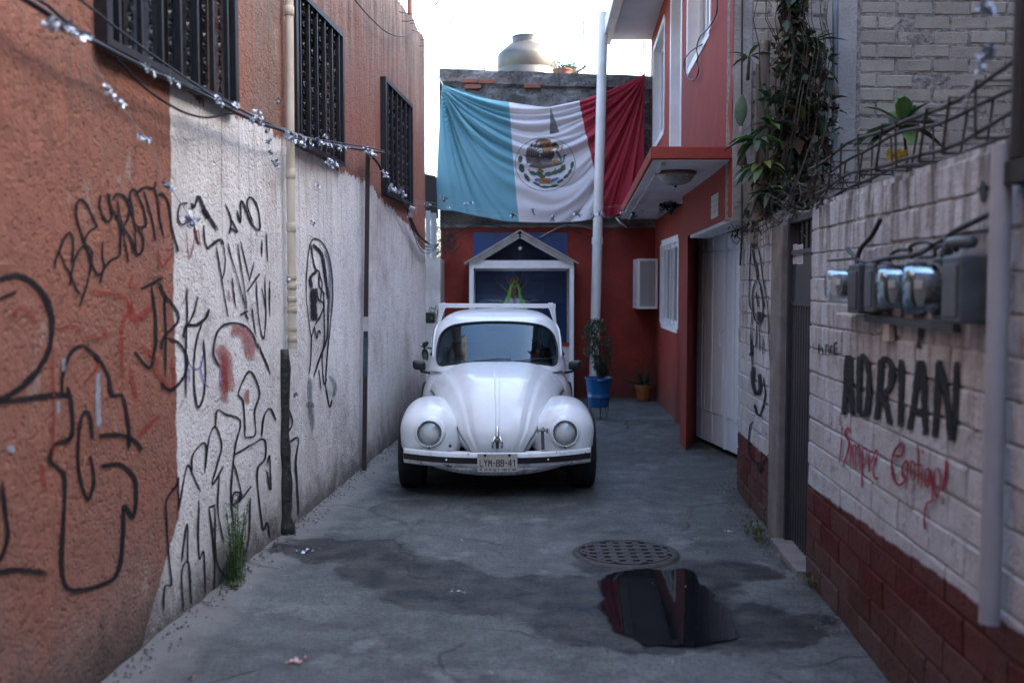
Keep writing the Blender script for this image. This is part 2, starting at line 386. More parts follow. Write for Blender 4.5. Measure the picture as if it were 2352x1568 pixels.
M['chrome'] = simple('chrome', (.75, .75, .76), (.6, .6, .6), 40, .12, metal=1)
def m_foil():
    t = NT('crumpled_silver_foil'); n = t.noise(60, 3)
    return t.fin(t.mix(t.islrand(), (.62, .66, .72), (.25, .29, .35)), .38, t.bump(n, .01, 1), metal=.9)
M['foil'] = m_foil()

# ================================================================ STRUCTURE
# ---- ground
g = MB(); n1, n2 = 130, 150; P = []
for j in range(n2 + 1):
    row = []
    for i in range(n1 + 1):
        x = lerp(-3.2, 4.2, i / n1); y = lerp(-2.0, 16.0, j / n2)
        z = (mnoise.fractal(Vector((x * 1.3, y * 1.3, 3)), .6, 2, 4)) * .006
        wl = -1.949 + .0741 * y; z += .02 * max(0, 1 - abs(x - wl) / .28) * (1 + .8 * nz((x, y, 0), 6))
        d = math.hypot((x - .78) / .55, (y - 4.88) / .6); z -= .014 * max(0, 1 - d)       # the low spot under the puddle
        row.append((x, y, z - .004))
    P.append(row)
o = g.grid(P).build('ground', M['ground'], smooth=True); tag(o, kind='structure')
gg = MB(); gg.add([(-60, -60, -.05), (60, -60, -.05), (60, 90, -.05), (-60, 90, -.05)], [(0, 1, 2, 3)])
tag(gg.build('terrain', M['concrete']), kind='structure')

# ---- left house
def holes_grid(u0, u1, v0, v1, step, holes):
    us = {u0, u1}; vs = {v0, v1}
    for a, b, c, d in holes: us |= {a, b}; vs |= {c, d}
    def fill(s):
        s = sorted(s); out = []
        for a, b in zip(s, s[1:]):
            k = max(1, round((b - a) / step)); out += [lerp(a, b, i / k) for i in range(k)]
        return out + [s[-1]]
    us, vs = fill(us), fill(vs)
    def skip(i, j):
        u = (us[j] + us[j + 1]) / 2; v = (vs[i] + vs[i + 1]) / 2
        return any(a < u < b and c < v < d for a, b, c, d in holes)
    return us, vs, skip
WINS = [(4.02, 5.48, 2.59, 3.92), (6.62, 7.88, 2.57, 3.56), (9.53, 10.98, 2.50, 3.56)]
lh = empty('orange_house', LW.P(8, 0, -.2), 'orange stucco house along the left of the alley, lower wall whitewashed and covered in graffiti', 'house')
us, vs, sk = holes_grid(-4, 12.1, -.12, 4.55, .07, WINS)
def wj(u, v):
    edge = min(1, max(0, (4.55 - v) / .1)) if v > 4.3 else 1
    top = .07 * nz((u, 0, 0), 1.9) + .03 * nz((u, 0, 0), 9) if v > 4.45 else 0
    if any(a - .01 <= u <= b + .01 and c - .01 <= v <= d + .01 for a, b, c, d in WINS): return LW.P(u, v, 0)
    return LW.P(u, v + top, .010 * nz((u, v, 1), 1.1) + .004 * nz((u, v, 2), 7))
w = MB().grid([[wj(u, v) for u in us] for v in vs], skip=sk)
for i in range(len(us) - 1):      # top and end of the wall
    a, b = wj(us[i], 4.55), wj(us[i + 1], 4.55); w.add([a, b, b - LW.n * .3, a - LW.n * .3], [(0, 1, 2, 3)])
e = LW.P(12.1, 0); w.add([LW.P(12.1, -.12), LW.P(12.1, -.12, -3), LW.P(12.1, 4.5, -3), wj(12.1, 4.55)], [(0, 1, 2, 3)])
w.build('wall', M['left'], lh)
b = MB(); b.pbox(LW, -4, 8.6, 4.45, 7.4, -3, -.01); b.build('added_shade_storey', M['left'], lh)  # unseen storey, added to darken the near end of the alley
b = MB(); b.pbox(LW, -4, 12.08, -.1, 4.4, -3, -.36); b.build('inner_wall', M['concrete'], lh)
def cage(win, nb, parent):
    Y0, Y1, z0, z1 = win; H = z1 - z0
    rv = MB()
    for (ya, yb, za, zb) in ((Y0, Y0, z0, z1), (Y1, Y1, z0, z1)):
        rv.add([LW.P(ya, z0, 0), LW.P(ya, z1, 0), LW.P(ya, z1, -.17), LW.P(ya, z0, -.17)], [(0, 1, 2, 3)])
    rv.add([LW.P(Y0, z0, 0), LW.P(Y1, z0, 0), LW.P(Y1, z0, -.17), LW.P(Y0, z0, -.17)], [(0, 1, 2, 3)])
    rv.add([LW.P(Y0, z1, 0), LW.P(Y1, z1, 0), LW.P(Y1, z1, -.17), LW.P(Y0, z1, -.17)], [(0, 1, 2, 3)])
    wd = rv.build('window', simple_reveal, parent)
    gm = MB(); gm.pbox(LW, Y0, Y1, z0, z1, -.175, -.15); gm.build('pane', M['glass'], wd)
    fr = MB(); fw = .045
    fr.pbox(LW, Y0, Y1, z0, z0 + fw, -.15, -.11); fr.pbox(LW, Y0, Y1, z1 - fw, z1, -.15, -.11)
    k = 3
    for i in range(k + 1):
        y = lerp(Y0, Y1 - fw, i / k); fr.pbox(LW, y, y + fw, z0 + fw, z1 - fw, -.149, -.111)
    fr.build('frame', M['iron'], wd)
    cg = MB(); t = .028; po = .035
    cg.pbox(LW, Y0 - .02, Y1 + .02, z0 - .03, z0, -.02, po + .02); cg.pbox(LW, Y0 - .02, Y1 + .02, z1 - t, z1 + .012, -.01, po + .02)
    cg.pbox(LW, Y0 - .02, Y0 + t, z0, z1 - t, .0, po + .02); cg.pbox(LW, Y1 - t, Y1 + .02, z0, z1 - t, .0, po + .02)
    cgo = cg.build('grille', M['iron'], parent)
    for i in range(nb):
        y = lerp(Y0 + .06, Y1 - .06, (i + .5) / nb)
        if i % 2 == 0:
            m = MB(); m.pbox(LW, y - .011, y + .011, z0, z1 - t, po - .011, po + .011); m.build('bar', M['iron'], cgo)
        else:                     # twisted strap
            m = MB(); k = int(H / .02); L = []
            for q in range(k + 1):
                a = q * .95; z = z0 + H * q / k * .985; c, s = math.cos(a) * .010, math.sin(a) * .010
                L.append((LW.P(y - c, z, po - s), LW.P(y + c, z, po + s)))
            m.grid([[a, b] for a, b in L]); m.build('twisted_bar', M['iron'], cgo)
simple_reveal = simple('flaking_brick_reveal', (.30, .15, .10), (.36, .33, .30), 14, .9, bump=.012, bscale=30)
cage(WINS[0], 13, lh); cage(WINS[1], 11, lh); cage(WINS[2], 11, lh)

# ---- red house on the right
rh = empty('red_house', UW.P(10, 0, -.3), 'red two storey house with white window surrounds and overhanging slabs, right of the car', 'house')
UWIN = [(12.4, 14.08, 3.54, 4.85), (10.42, 11.5, 2.62, 4.85), (8.22, 9.8, 3.7, 4.9)]
us, vs, sk = holes_grid(6.98, 14.6, 2.60, 7.0, .25, UWIN)
m = MB().grid([[UW.P(u, v + 0, .006 * nz((u, v, 0), 4)) for u in us] for v in vs], skip=sk, flip=True)
m.add([UW.P(14.6, 2.6), UW.P(14.6, 2.6, -3.2), UW.P(14.6, 7.0, -3.2), UW.P(14.6, 7.0)], [(0, 1, 2, 3)])
m.add([UW.P(6.98, 7.0), UW.P(14.6, 7.0), UW.P(14.6, 7.0, -3.2), UW.P(6.98, 7.0, -3.2)], [(0, 1, 2, 3)])
m.build('upper_wall', M['red'], rh)
m = MB(); m.box(4.9, 5.15, 7.24, 14.6, -.05, 7.0); m.box(2.6, 4.9, 14.36, 14.6, -.05, 7.0); m.build('added_rear_wall', M['red'], rh)  # unseen wall, added to keep sun from leaking through the hollow house
m = MB(); m.pbox(UW, 6.98, 9.66, 2.09, 2.497, -.22, 0); m.build('gate_beam', M['red'], rh)
m = MB(); m.pbox(UW, 7.0, 9.6, 2.06, 2.092, -.21, -.015); m.build('lintel', M['soffit'], rh)
pr = MB(); pr.hexa([UW.P(9.66, 0), (1.935, 10.33, 0), (1.97, 10.6, 0), (1.72, 10.1, 0)], [UW.P(9.66, 2.5), (1.935, 10.33, 2.5), (1.97, 10.6, 2.5), (1.72, 10.1, 2.5)])
pr.build('corner_pilaster', M['red'], rh)
swY = [IW.hit(1520, 640)[0], IW.hit(1557, 640)[0]]
zb = IW.hit(1540, 745)[1]; zt = IW.hit(1540, 560)[1]
SW = (swY[1], swY[0], zb, zt)
us, vs, sk = holes_grid(10.3, 14.3, -.05, 2.53, .3, [SW])
m = MB().grid([[IW.P(u, v) for u in us] for v in vs], skip=sk, flip=True); m.build('ground_floor_wall', M['redback'], rh)
def rwindow(pl, win, parent, depth=.13, mull=2, surr=.0):
    Y0, Y1, z0, z1 = win
    m = MB()
    m.pbox(pl, Y1 - .001, Y1 + .03 + surr, z0 - .03, z1 + .03, -depth, .008); m.pbox(pl, Y0 - .03 - surr, Y0, z0 - .03, z1 + .03, -depth, .008)
    m.pbox(pl, Y0, Y1, z0 - .03 - surr, z0, -depth, .007); m.pbox(pl, Y0, Y1, z1, z1 + .03 + surr, -depth, .007)
    wd = m.build('window', M['white'], parent)
    f = MB(); t = .05
    f.pbox(pl, Y0, Y1, z0, z0 + t, -depth, -depth + .05); f.pbox(pl, Y0, Y1, z1 - t, z1, -depth, -depth + .05)
    for i in range(mull + 1):
        y = lerp(Y0, Y1 - t, i / mull); f.pbox(pl, y, y + t, z0 + t, z1 - t, -depth + .001, -depth + .049)
    f.build('frame', M['white'], wd)
    p = MB(); p.pbox(pl, Y0, Y1, z0, z1, -depth - .02, -depth + .018); p.build('pane', M['curt'], wd)
    return wd
LWDISP = lambda u, v: .010 * nz((u, v, 1), 1.1) + .004 * nz((u, v, 2), 7)
def m_curt():
    t = NT('glass_over_white_curtain'); x, y, z = t.xyz(); w = t.noise(1, 3, .5, t.mapped((30, 30, .6)))
    return t.fin(t.mix(t.ramp(w, .35, .65), (.16, .17, .21), (.06, .07, .09)), .12, spec=.7)
M['curt'] = m_curt()
rwindow(UW, UWIN[0], rh, .15, 3, .04); rwindow(UW, UWIN[2], rh, .15, 3, .04)
wd = rwindow(UW, UWIN[1], rh, .17, 2, .05)
m = MB()
for z in (3.2, 3.7, 4.2): m.pbox(UW, 10.47, 11.45, z, z + .045, -.165, -.115)
m.build('glazing_bar', M['white'], wd)
wd = rwindow(IW, SW, rh, .08, 2, .05)
m = MB()
for i in range(5): y = lerp(SW[0] + .12, SW[1] - .12, i / 4); m.tube([IW.P(y, SW[2], .03), IW.P(y, SW[3], .03)], .008, 6)
m.build('guard_bar', M['white'], wd)
# canopy slab
c0 = onY(1495, 365, 7.0); c1 = Vector((1.50, 14.02, 2.548)); zt0, zt1 = 2.575, 2.66
nr, fr_ = UW.P(7.0, 0), Vector((2.05, 14.02, 0))
m = MB(); m.hexa([(c0.x, 7.0, c0.z), (nr.x + .0, 7.0, c0.z), (fr_.x, 14.02, 2.548), (c1.x, 14.02, 2.548)], [(c0.x, 7.0, zt0), (nr.x, 7.0, zt0), (fr_.x, 14.02, zt1), (c1.x, 14.02, zt1)])
cn = m.build('canopy_slab', M['red'], rh, bevel=.006)
m = MB(); m.hexa([(c0.x + .02, 7.02, c0.z - .012), (nr.x - .01, 7.02, c0.z - .012), (fr_.x, 14.0, 2.534), (c1.x + .02, 14.0, 2.534)], [(c0.x + .02, 7.02, c0.z - .002), (nr.x - .01, 7.02, c0.z - .002), (fr_.x, 14.0, 2.546), (c1.x + .02, 14.0, 2.546)])
m.build('soffit', M['soffit'], cn)
m = MB(); m.bar((c0.x + .10, 7.1, c0.z - .02), (c1.x + .12, 13.9, 2.525), .025, .02); m.build('drip_groove', M['dirtywhite'], cn)
# upper roof slab
us0 = onY(1402, 92, 14.55); zsl = us0.z
m = MB(); m.hexa([(us0.x - .45 * .063 * 7, 7.6, zsl), (2.5, 7.6, zsl), (2.5, 14.55, zsl), (us0.x, 14.55, zsl)], [(us0.x - .45 * .063 * 7, 7.6, zsl + .16), (2.5, 7.6, zsl + .16), (2.5, 14.55, zsl + .16), (us0.x, 14.55, zsl + .16)])
sl = m.build('roof_slab', M['soffit'], rh)
m = MB(); a = Vector((us0.x - .065, 14.5, zsl + .02)); b_ = Vector((us0.x - .065 - .2, 7.6, zsl + .02)); m.bar(a, b_, .12, .2); m.build('gutter', M['pvcw'], sl)
m = MB(); m.lathe([(.055, .0), (.06, -.012), (.045, -.02), (.04, -.004)], 20, (1.75, 11.5, zsl)); m.build('ceiling_rose', M['dirtywhite'], sl, smooth=True)

# ---- back wall: sooty render above, red paint below
bw = empty('back_wall_house', (.2, BY, 0), 'grey sooty wall with red painted lower storey closing the end of the alley', 'house')
xl = onY(1010, 300, BY).x
def bwz(x, z):
    if z > 4.4: z += .012 * nz((x, 0, 0), 2.2) + .010 * nz((x, 0, 0), 9) - .035 * (x - xl)
    return z
us, vs, sk = holes_grid(xl, 3.2, 2.44, 4.66, .09, [])
m = MB().grid([[(u, BY + .02 * nz((u, v, 0), 3) + .012 * nz((u, v, 0), 12) - (.06 if v > 4.42 else 0), bwz(u, v)) for u in us] for v in vs])
for i in range(len(us) - 1):
    a, b = us[i], us[i + 1]; m.add([(a, BY - .06, bwz(a, 4.66)), (b, BY - .06, bwz(b, 4.66)), (b, BY + 5, bwz(b, 4.6)), (a, BY + 5, bwz(a, 4.6))], [(0, 1, 2, 3)])
m.add([(xl, BY - .05, 2.4), (xl, BY + 5, 2.4), (xl, BY + 5, 4.6), (xl, BY - .05, bwz(xl, 4.66))], [(3, 2, 1, 0)])
m.build('upper_wall', M['grey'], bw)
m = MB(); m.box(xl, 3.2, BY - .05, BY + .1, 2.43, 2.475); m.build('ledge', M['concrete'], bw)
us, vs, sk = holes_grid(onY(1040, 700, BY).x - .17, 3.2, -.05, 2.43, .3, [])
m = MB().grid([[(u, BY - .02, v) for u in us] for v in vs]); m.build('lower_wall', M['redback'], bw)
m = MB(); brk = simple('exposed_red_brick', (.27, .09, .055), (.18, .07, .05), 12, .9, bump=.01)
for i, (x, z) in enumerate([(.30, 4.50), (.56, 4.50), (.36, 4.42), (1.2, 4.46)]):
    q = MB(); q.box(xl + x, xl + x + .23, BY - .075, BY, z - .03 - .035 * x, z + .025 - .035 * x); q.build('brick', brk, bw, bevel=.006)

# ---- grey block building at the right
GB_Y = 6.985
gb = empty('block_building', (3.1, GB_Y + .1, 0), 'tall unpainted building of pale cement blocks rising behind the right hand wall', 'building')
m = MB(); m.box(1.54, 5.2, GB_Y + .004, GB_Y + .25, 2.07, 9.0); m.box(1.98, 5.18, GB_Y + .03, GB_Y + .25, -.05, 2.068); m.build('mortar_bed', M['mortar'], gb)  # the unseen upper height and foot are added to shade the alley
def m_block():
    t = NT('pale_cement_block'); r = t.objrand(); n = t.noise(9, 5, .65); f = t.noise(120, 4, .7)
    c = t.mix(r, (.46, .42, .36), (.36, .33, .29)); c = t.mix(t.ramp(n, .5, .72, 0, .6), c, (.27, .24, .21)); c = t.mix(t.ramp(f, .55, .7, 0, .6), c, (.2, .18, .155))
    return t.fin(c, .95, t.bump(t.math('ADD', f, n), .012, 1), spec=.15)
M['block'] = m_block()
def block_mesh(name, L, H, D, seed, mat, jit=.004):
    rnd = random.Random(seed); c = .006; v = []
    for (z, x) in ((0, 0), (0, L), (H, L), (H, 0)): v.append((x + rnd.uniform(-jit, jit), D, z + rnd.uniform(-jit, jit)))
    for (z, x) in ((0, 0), (0, L), (H, L), (H, 0)): v.append((x + rnd.uniform(-jit, jit), c, z + rnd.uniform(-jit, jit)))
    for (z, x) in ((c, c), (c, L - c), (H - c, L - c), (H - c, c)): v.append((x + rnd.uniform(-jit, jit), rnd.uniform(-.002, .002), z + rnd.uniform(-jit, jit)))
    f = [(8, 9, 10, 11)]
    for i in range(4):
        j = (i + 1) % 4; f += [(i, j, 4 + j, 4 + i), (4 + i, 4 + j, 8 + j, 8 + i)]
    me = bpy.data.meshes.new(name); me.from_pydata(v, [], f); me.materials.append(mat); return me
blk = [block_mesh('block', .235, .082, .06, i, M['block'], .0045) for i in range(8)]
hblk = [block_mesh('block', .11, .082, .06, 20 + i, M['block'], .0045) for i in range(3)]
base = worldloc(gb); course = .0985
colx = (2.16, 2.40)
for r in range(24):
    z = 1.90 + r * course
    if z > 4.25: break
    x = 1.66 + (0 if r % 2 else -.125)
    first = True
    while x < 4.75:
        L = .235
        if x < 1.64: x2 = 1.66; me = random.choice(hblk); L = .11
        else: x2 = x; me = random.choice(blk)
        if x2 + L > colx[0] and x2 < colx[1]:
            if x2 + .11 <= colx[0]: me = random.choice(hblk); L = .11
            else:
                x = colx[1] + (.0 if r % 2 else .012); me2 = random.choice(hblk if r % 2 else blk)
                if r % 2:
                    o = bpy.data.objects.new('block', me2); C.objects.link(o); o.parent = gb; o.location = Vector((x + .006, GB_Y - .002, z)) - base; x += .13
                continue
        if random.random() > .012:
            o = bpy.data.objects.new('block', me); C.objects.link(o); o.parent = gb
            o.location = Vector((x2, GB_Y + random.uniform(-.005, .004), z + random.uniform(-.004, .004))) - base; o.rotation_euler = (random.uniform(-.02, .02), random.uniform(-.008, .008), random.uniform(-.012, .012))
        x = x2 + L + .018
m = MB(); m.box(colx[0] + .01, colx[1] - .02, GB_Y - .008, GB_Y + .02, 1.9, 9.0); m.build('concrete_column', M['concrete'] if 0 else simple('smooth_column_render', (.36, .345, .33), (.28, .27, .26), 4, .9, bump=.006, bscale=40), gb)
m = MB(); m.box(1.533, 1.655, GB_Y - .018, GB_Y + .02, 2.06, 9.0); m.box(1.656, 1.76, GB_Y - .017, GB_Y + .0, 2.06, 2.52); m.build('edge_render', simple('pale_edge_render', (.38, .37, .36), (.22, .21, .20), 3, .9, bump=.01, bscale=40), gb)

m = MB(); m.box(4.2, 10, -5.9, 6.95, -.05, 8.6); m.box(1.75, 4.18, -5.9, 1.15, -.05, 7.0); m.build('added_shade_wing', M['block'], gb)  # unseen blocks beside and behind the camera, added to cut light on the alley
# ---- near right walls: painted blocks one by one
def block_wall(name, label, Y0, Y1, z1, mat, bl, ch, seed, hole=None):
    rnd = random.Random(seed); root = empty(name, RW.P((Y0 + Y1) / 2, 0, -.08), label, 'wall'); b = worldloc(root)
    m = MB(); m.pbox(RW, Y0, Y1, -.05, z1 - .01, -.17, -.009); m.build('wall_core', mat, root)
    ms = [block_mesh('block', bl - .012, ch - .010, .05, seed + i, mat, .0055) for i in range(6)]
    short = {}
    ang = math.atan2(RW.t.y, RW.t.x)
    r = 0; z = 0.0
    while z < z1 - .03:
        y = Y0 + (0 if r % 2 else -bl / 2); h = min(1, (z1 - z) / ch)
        while y < Y1 - .02:
            ya, yb = max(y, Y0), min(y + bl, Y1)
            if yb - ya > .03:
                o = bpy.data.objects.new('block', rnd.choice(ms)); C.objects.link(o); o.parent = root
                # local x runs towards the camera (-Y) so that the outer face looks into the alley
                p = RW.P(yb - .006, z + .005, rnd.uniform(-.003, .003))
                o.rotation_euler = (rnd.uniform(-.012, .012), rnd.uniform(-.006, .006), ang + math.pi); o.location = p - b; o.scale = ((yb - ya) / bl, 1, h)
            y += bl
        z += ch; r += 1
    return root
mw = block_wall('meter_wall', 'near white painted block wall with red base that carries the electricity meters and black lettering', 1.2, 5.43, 2.06, M['rw'], .34, .127, 3)
sw = block_wall('gatepost_wall', 'short white painted brick wall with black scribble and red base between garage gate and dark door', 6.47, 7.74, 2.05, M['rw2'], .27, .117, 40)
m = MB(); m.pbox(RW, 6.16, 6.46, -.05, 2.07, -.2, .012); tag(m.build('concrete_post', M['concrete'], base=RW.P(6.3, 0, -.1), bevel=.012), 'bare grey concrete post between the dark metal door and the white brick wall', 'post')
# ================================================================ THE CAR  (local: x right, y away from the alley mouth, z up; origin under the front axle)
CY = 7.95; CX = onG(1142, 1110).x + .002
car = empty('car', (CX, CY, 0), 'white rounded two door car with a white roof rack, parked facing out of the alley', 'car', rz=math.atan(.0153))
def m_paint():
    t = NT('aged_white_car_paint'); n = t.noise(7, 5, .6); o = t.noise(30, 4, .6)
    g = t.n('ShaderNodeTexCoord').outputs['Object']; z = t.xyz(g)[2]
    c = t.mix(t.ramp(n, .4, .75), (.80, .83, .83), (.73, .76, .76))
    c = t.mix(t.math('MULTIPLY', t.ramp(z, .22, .5, 1, 0), t.ramp(t.noise(9, 6, .7), .5, .68)), c, (.22, .19, .16))
    return t.fin(c, t.ramp(n, .3, .7, .30, .38), t.bump(t.noise(5, 2), .002, .3), spec=.5, coat=.55)
M['paint'] = m_paint()
M['rubber'] = simple('black_rubber', (.010, .010, .011), (.018, .018, .018), 30, .6, bump=.002)
M['tyre'] = simple('tyre_rubber', (.014, .014, .014), (.024, .023, .022), 12, .8, bump=.003)
M['blackpl'] = simple('black_trim', (.014, .014, .016), rough=.45)
M['seat'] = simple('dark_seat_cloth', (.03, .032, .036), (.02, .02, .024), 20, .9)
def m_glass(name, tint, tr=.55, rough=.02, k_=1.0):
    t = NT(name); t.t.nodes.remove(t.b)
    gl = t.n('ShaderNodeBsdfGlossy'); gl.inputs['Roughness'].default_value = rough; gl.inputs['Color'].default_value = (.62, .86, 1, 1)
    tp = t.n('ShaderNodeBsdfTransparent'); tp.inputs['Color'].default_value = (*tint, 1)
    fr = t.n('ShaderNodeFresnel'); fr.inputs['IOR'].default_value = 1.5
    k = t.math('ADD', t.math('MULTIPLY', fr.outputs[0], k_), tr, clamp=True)
    mx = t.n('ShaderNodeMixShader'); t.l(k, mx.inputs[0]); t.l(tp.outputs[0], mx.inputs[1]); t.l(gl.outputs[0], mx.inputs[2]); t.l(mx.outputs[0], t.out.inputs['Surface'])
    return t.mat
M['screen'] = m_glass('tinted_car_glass', (.07, .15, .20), .04, .02, .9)
M['clear'] = m_glass('clear_glass', (.93, .95, .96), .0, .02, .45)
M['refl'] = simple('dull_reflector', (.95, .96, .92), (.78, .80, .76), 40, .35, metal=.0, bump=.006, bscale=60)
M['lens'] = m_glass('headlamp_lens', (.92, .93, .90), .03, .08, .8)

def sgn(v): return 1 if v >= 0 else -1
def spw(c, n): return sgn(c) * abs(c) ** (2 / n)
# centre profile: nose bottom -> bonnet -> cowl
PY = [(-.40, .20), (-.475, .26), (-.525, .34), (-.545, .43), (-.525, .53), (-.455, .645), (-.34, .74), (-.16, .815), (.05, .865), (.28, .897), (.50, .922), (.66, .936)]
PW = [.20, .235, .27, .305, .345, .375, .405, .445, .495, .55, .595, .64]
PD = [.14, .16, .18, .20, .23, .29, .36, .44, .52, .58, .62, .66]
prof = spline([(a, b, w) for (a, b), w in zip(PY, PW)], 5); dep = spline([(d, 0, 0) for d in PD], 5)
def frame_at(i):
    p = prof[i]; a = prof[max(0, i - 1)]; b = prof[min(len(prof) - 1, i + 1)]
    t = Vector((0, b[0] - a[0], b[1] - a[1])).normalized(); return Vector((0, p[0], p[1])), Vector((0, -t.z, t.y)) if False else Vector((0, -t.z, t.y)), p[2]
def exq(i): return interp(i / (len(prof) - 1), [0, .45, .75, 1], [2.6, 2.8, 3.3, 3.5])
def bonnet_pt(i, v, lift=0):
    """v in -1..1 over the section; the section's superellipse rolls over from crown to sides"""
    c, n, w = frame_at(i); ex = exq(i); a = math.asin(min(1, abs(v)) ** (ex / 2)) * sgn(v)
    x = w * spw(math.sin(a), ex) if abs(v) > 1e-6 else 0.0
    d = dep[i].x * (1 - spw(math.cos(a), ex))
    return c + Vector((x, 0, 0)) - n * d + n * lift
# even spacing in x: choose angles so that x/w is regular across the crown
def vs_for(n):
    out = []
    for k in range(-n, n + 1):
        q = k / n; out.append(sgn(q) * (1 - (1 - abs(q)) ** 1.7))
    return out
V = vs_for(30)
G = [[bonnet_pt(i, v, -.006) for v in V] for i in range(len(prof))]
# carry the body sides back from the cowl to the tail
for y, z, w, d in ((.80, .955, .66, .72), (1.1, .95, .695, .74), (1.6, .945, .715, .74), (2.1, .93, .70, .73), (2.6, .87, .64, .68), (3.0, .72, .54, .50), (3.2, .5, .40, .25)):
    row = []
    for v in V:
        ex = 4.0; a = math.asin(abs(v) ** (ex / 2)) * sgn(v); row.append(Vector((w * v, y, z - d * (1 - spw(math.cos(a), ex)))))
    G.append(row)
body = MB().grid(G, flip=True).build('body', M['paint'], car, smooth=True, local=True)
# bonnet: a raised lid whose edge follows the seam
SEAM_T = .93
def lid_pt(i, q, lift):
    q = max(-1, min(1, q)); p = bonnet_pt(i, q * SEAM_T, lift)
    return p
NQ = 60; i0, i1 = 5, len(prof) - 4
def seam_shrink(i):               # the lid narrows faster than the nose
    t = (i - i0) / (i1 - i0); return interp(t, [0, .12, .3, .55, .8, 1], [.62, .76, .88, .96, 1.0, 1.0])
L = []
for i in range(i0, i1 + 1):
    row = []
    for k in range(-NQ, NQ + 1):
        q = k / NQ;  e = seam_shrink(i); edge = 1 - min(1, (1 - abs(q)) / .05)
        lift = .010 - .014 * edge ** 2
        # pressed swage inside the edge and the raised centre rib
        t = (i - i0) / (i1 - i0)
        lift += .005 * math.exp(-((abs(q) - .80) / .05) ** 2) * min(1, t * 4) + .012 * max(0, min(1, (.70 - abs(q)) / .12)) * min(1, max(0, (t - .06) * 4))
        if 0 < t < .96: lift += .0035 * max(0, min(1, (.050 - abs(q)) / .022)) - .0012 * math.exp(-((abs(q) - .062) / .014) ** 2)
        row.append(lid_pt(i, q * e, lift))
    L.append(row)
lid = MB().grid(L, flip=True).build('bonnet', M['paint'], car, smooth=True, local=True)
md = lid.modifiers.new('solid', 'SOLIDIFY'); md.thickness = .008; md.offset = -1
for s in (-1, 1):                 # dark gap beside the lid
    m = MB(); m.tube([lid_pt(i, s * seam_shrink(i) * 1.0, .0) + Vector((s * .0065, 0, 0)) for i in range(i0, i1 + 1)], .0052, 6)
    m.build('bonnet_gap', M['black'], body, smooth=True, local=True)

# greenhouse: horizontal slices
def gh(z):
    t = (z - .86) / (1.392 - .86); t = max(0, min(1, t))
    hw = interp(t, [0, .28, .5, .66, .74, .83, .90, .95, .985, 1], [.640, .614, .604, .582, .545, .50, .452, .37, .22, .0])
    yf = interp(t, [0, .17, .32, .545, .71, .79, .865, .92, .97, 1], [.56, .64, .70, .815, .905, .955, 1.03, 1.18, 1.36, 1.62])
    yr = interp(t, [0, .25, .5, .7, .82, .9, .96, 1], [2.95, 2.80, 2.62, 2.42, 2.28, 2.12, 1.92, 1.62])
    return hw, yf, yr
NTH, NZ = 144, 60
def gh_pt(th, z):
    hw, yf, yr = gh(z); yc = (yf + yr) / 2; n = 4.4
    return Vector((hw * spw(math.sin(th), n), yc - (yc - yf if math.cos(th) > 0 else yr - yc) * spw(abs(math.cos(th)), n) * (1 if math.cos(th) > 0 else -1), z))
zs_ = [.86 + (1.392 - .86) * (1 - (1 - k / NZ) ** 1.7) for k in range(NZ + 1)]
# smooth the piecewise profiles by averaging neighbouring levels
def gh_s(th, z):
    acc = Vector((0, 0, 0)); k = 0
    for dz in (-.022, -.011, 0, .011, .022):
        zz = min(1.392, z + dz * min(1, (1.392 - z) / .05)); acc += gh_pt(th, zz); k += 1
    acc /= k; acc.z = z; return acc
D = [[gh_s(2 * math.pi * j / NTH, z) for j in range(NTH + 1)] for z in zs_]
dome = MB().grid(D).build('roof', M['paint'], car, smooth=True, local=True, clean=True)
# window openings cut right through the shell
def front_outline():
    pts = [(0, .950), (.25, .943), (.42, .924), (.485, .915), (.523, .94), (.533, 1.0), (.527, 1.08), (.505, 1.16), (.46, 1.215), (.39, 1.25), (.28, 1.270), (.14, 1.280), (0, 1.283)]
    p = spline([(a, b, 0) for a, b in pts], 6); r = [(v.x, v.y) for v in p]
    return r + [(-x, z) for x, z in r[-2:0:-1]]
def side_outline():
    pts = [(.99, .985), (1.06, .98), (1.5, .975), (1.62, 1.0), (1.60, 1.1), (1.53, 1.18), (1.42, 1.215), (1.30, 1.215), (1.2, 1.19), (1.08, 1.11), (.99, 1.02), (.99, .985)]
    return [(v.x, v.y) for v in spline([(a, b, 0) for a, b in pts], 4)][:-1]
def side2_outline():
    pts = [(1.70, .99), (2.1, .985), (2.22, 1.02), (2.15, 1.13), (1.98, 1.22), (1.75, 1.235), (1.68, 1.2), (1.70, .99)]
    return [(v.x, v.y) for v in spline([(a, b, 0) for a, b in pts], 4)][:-1]
def rear_outline():
    pts = [(0, 1.04), (.3, 1.045), (.37, 1.09), (.33, 1.18), (.2, 1.21), (0, 1.215)]
    r = [(v.x, v.y) for v in spline([(a, b, 0) for a, b in pts], 5)]
    return r + [(-x, z) for x, z in r[-2:0:-1]]
def cutter(outline, axis, lo, hi):
    n = len(outline); m = MB()
    if axis == 'y': v = [(x, lo, z) for x, z in outline] + [(x, hi, z) for x, z in outline]
    else: v = [(lo, y, z) for y, z in outline] + [(hi, y, z) for y, z in outline]
    f = [tuple(range(n)), tuple(range(2 * n - 1, n - 1, -1))] + [(i, i + n, (i + 1) % n + n, (i + 1) % n) for i in range(n)]
    m.add(v, f); return m.build('cutter', M['black'], None, clean=True)
sol = dome.modifiers.new('solid', 'SOLIDIFY'); sol.thickness = .022; sol.offset = -1
cuts = [cutter(front_outline(), 'y', .3, 1.45), cutter(rear_outline(), 'y', 1.9, 3.2), cutter(side_outline(), 'x', -.9, .9), cutter(side2_outline(), 'x', -.9, .9)]
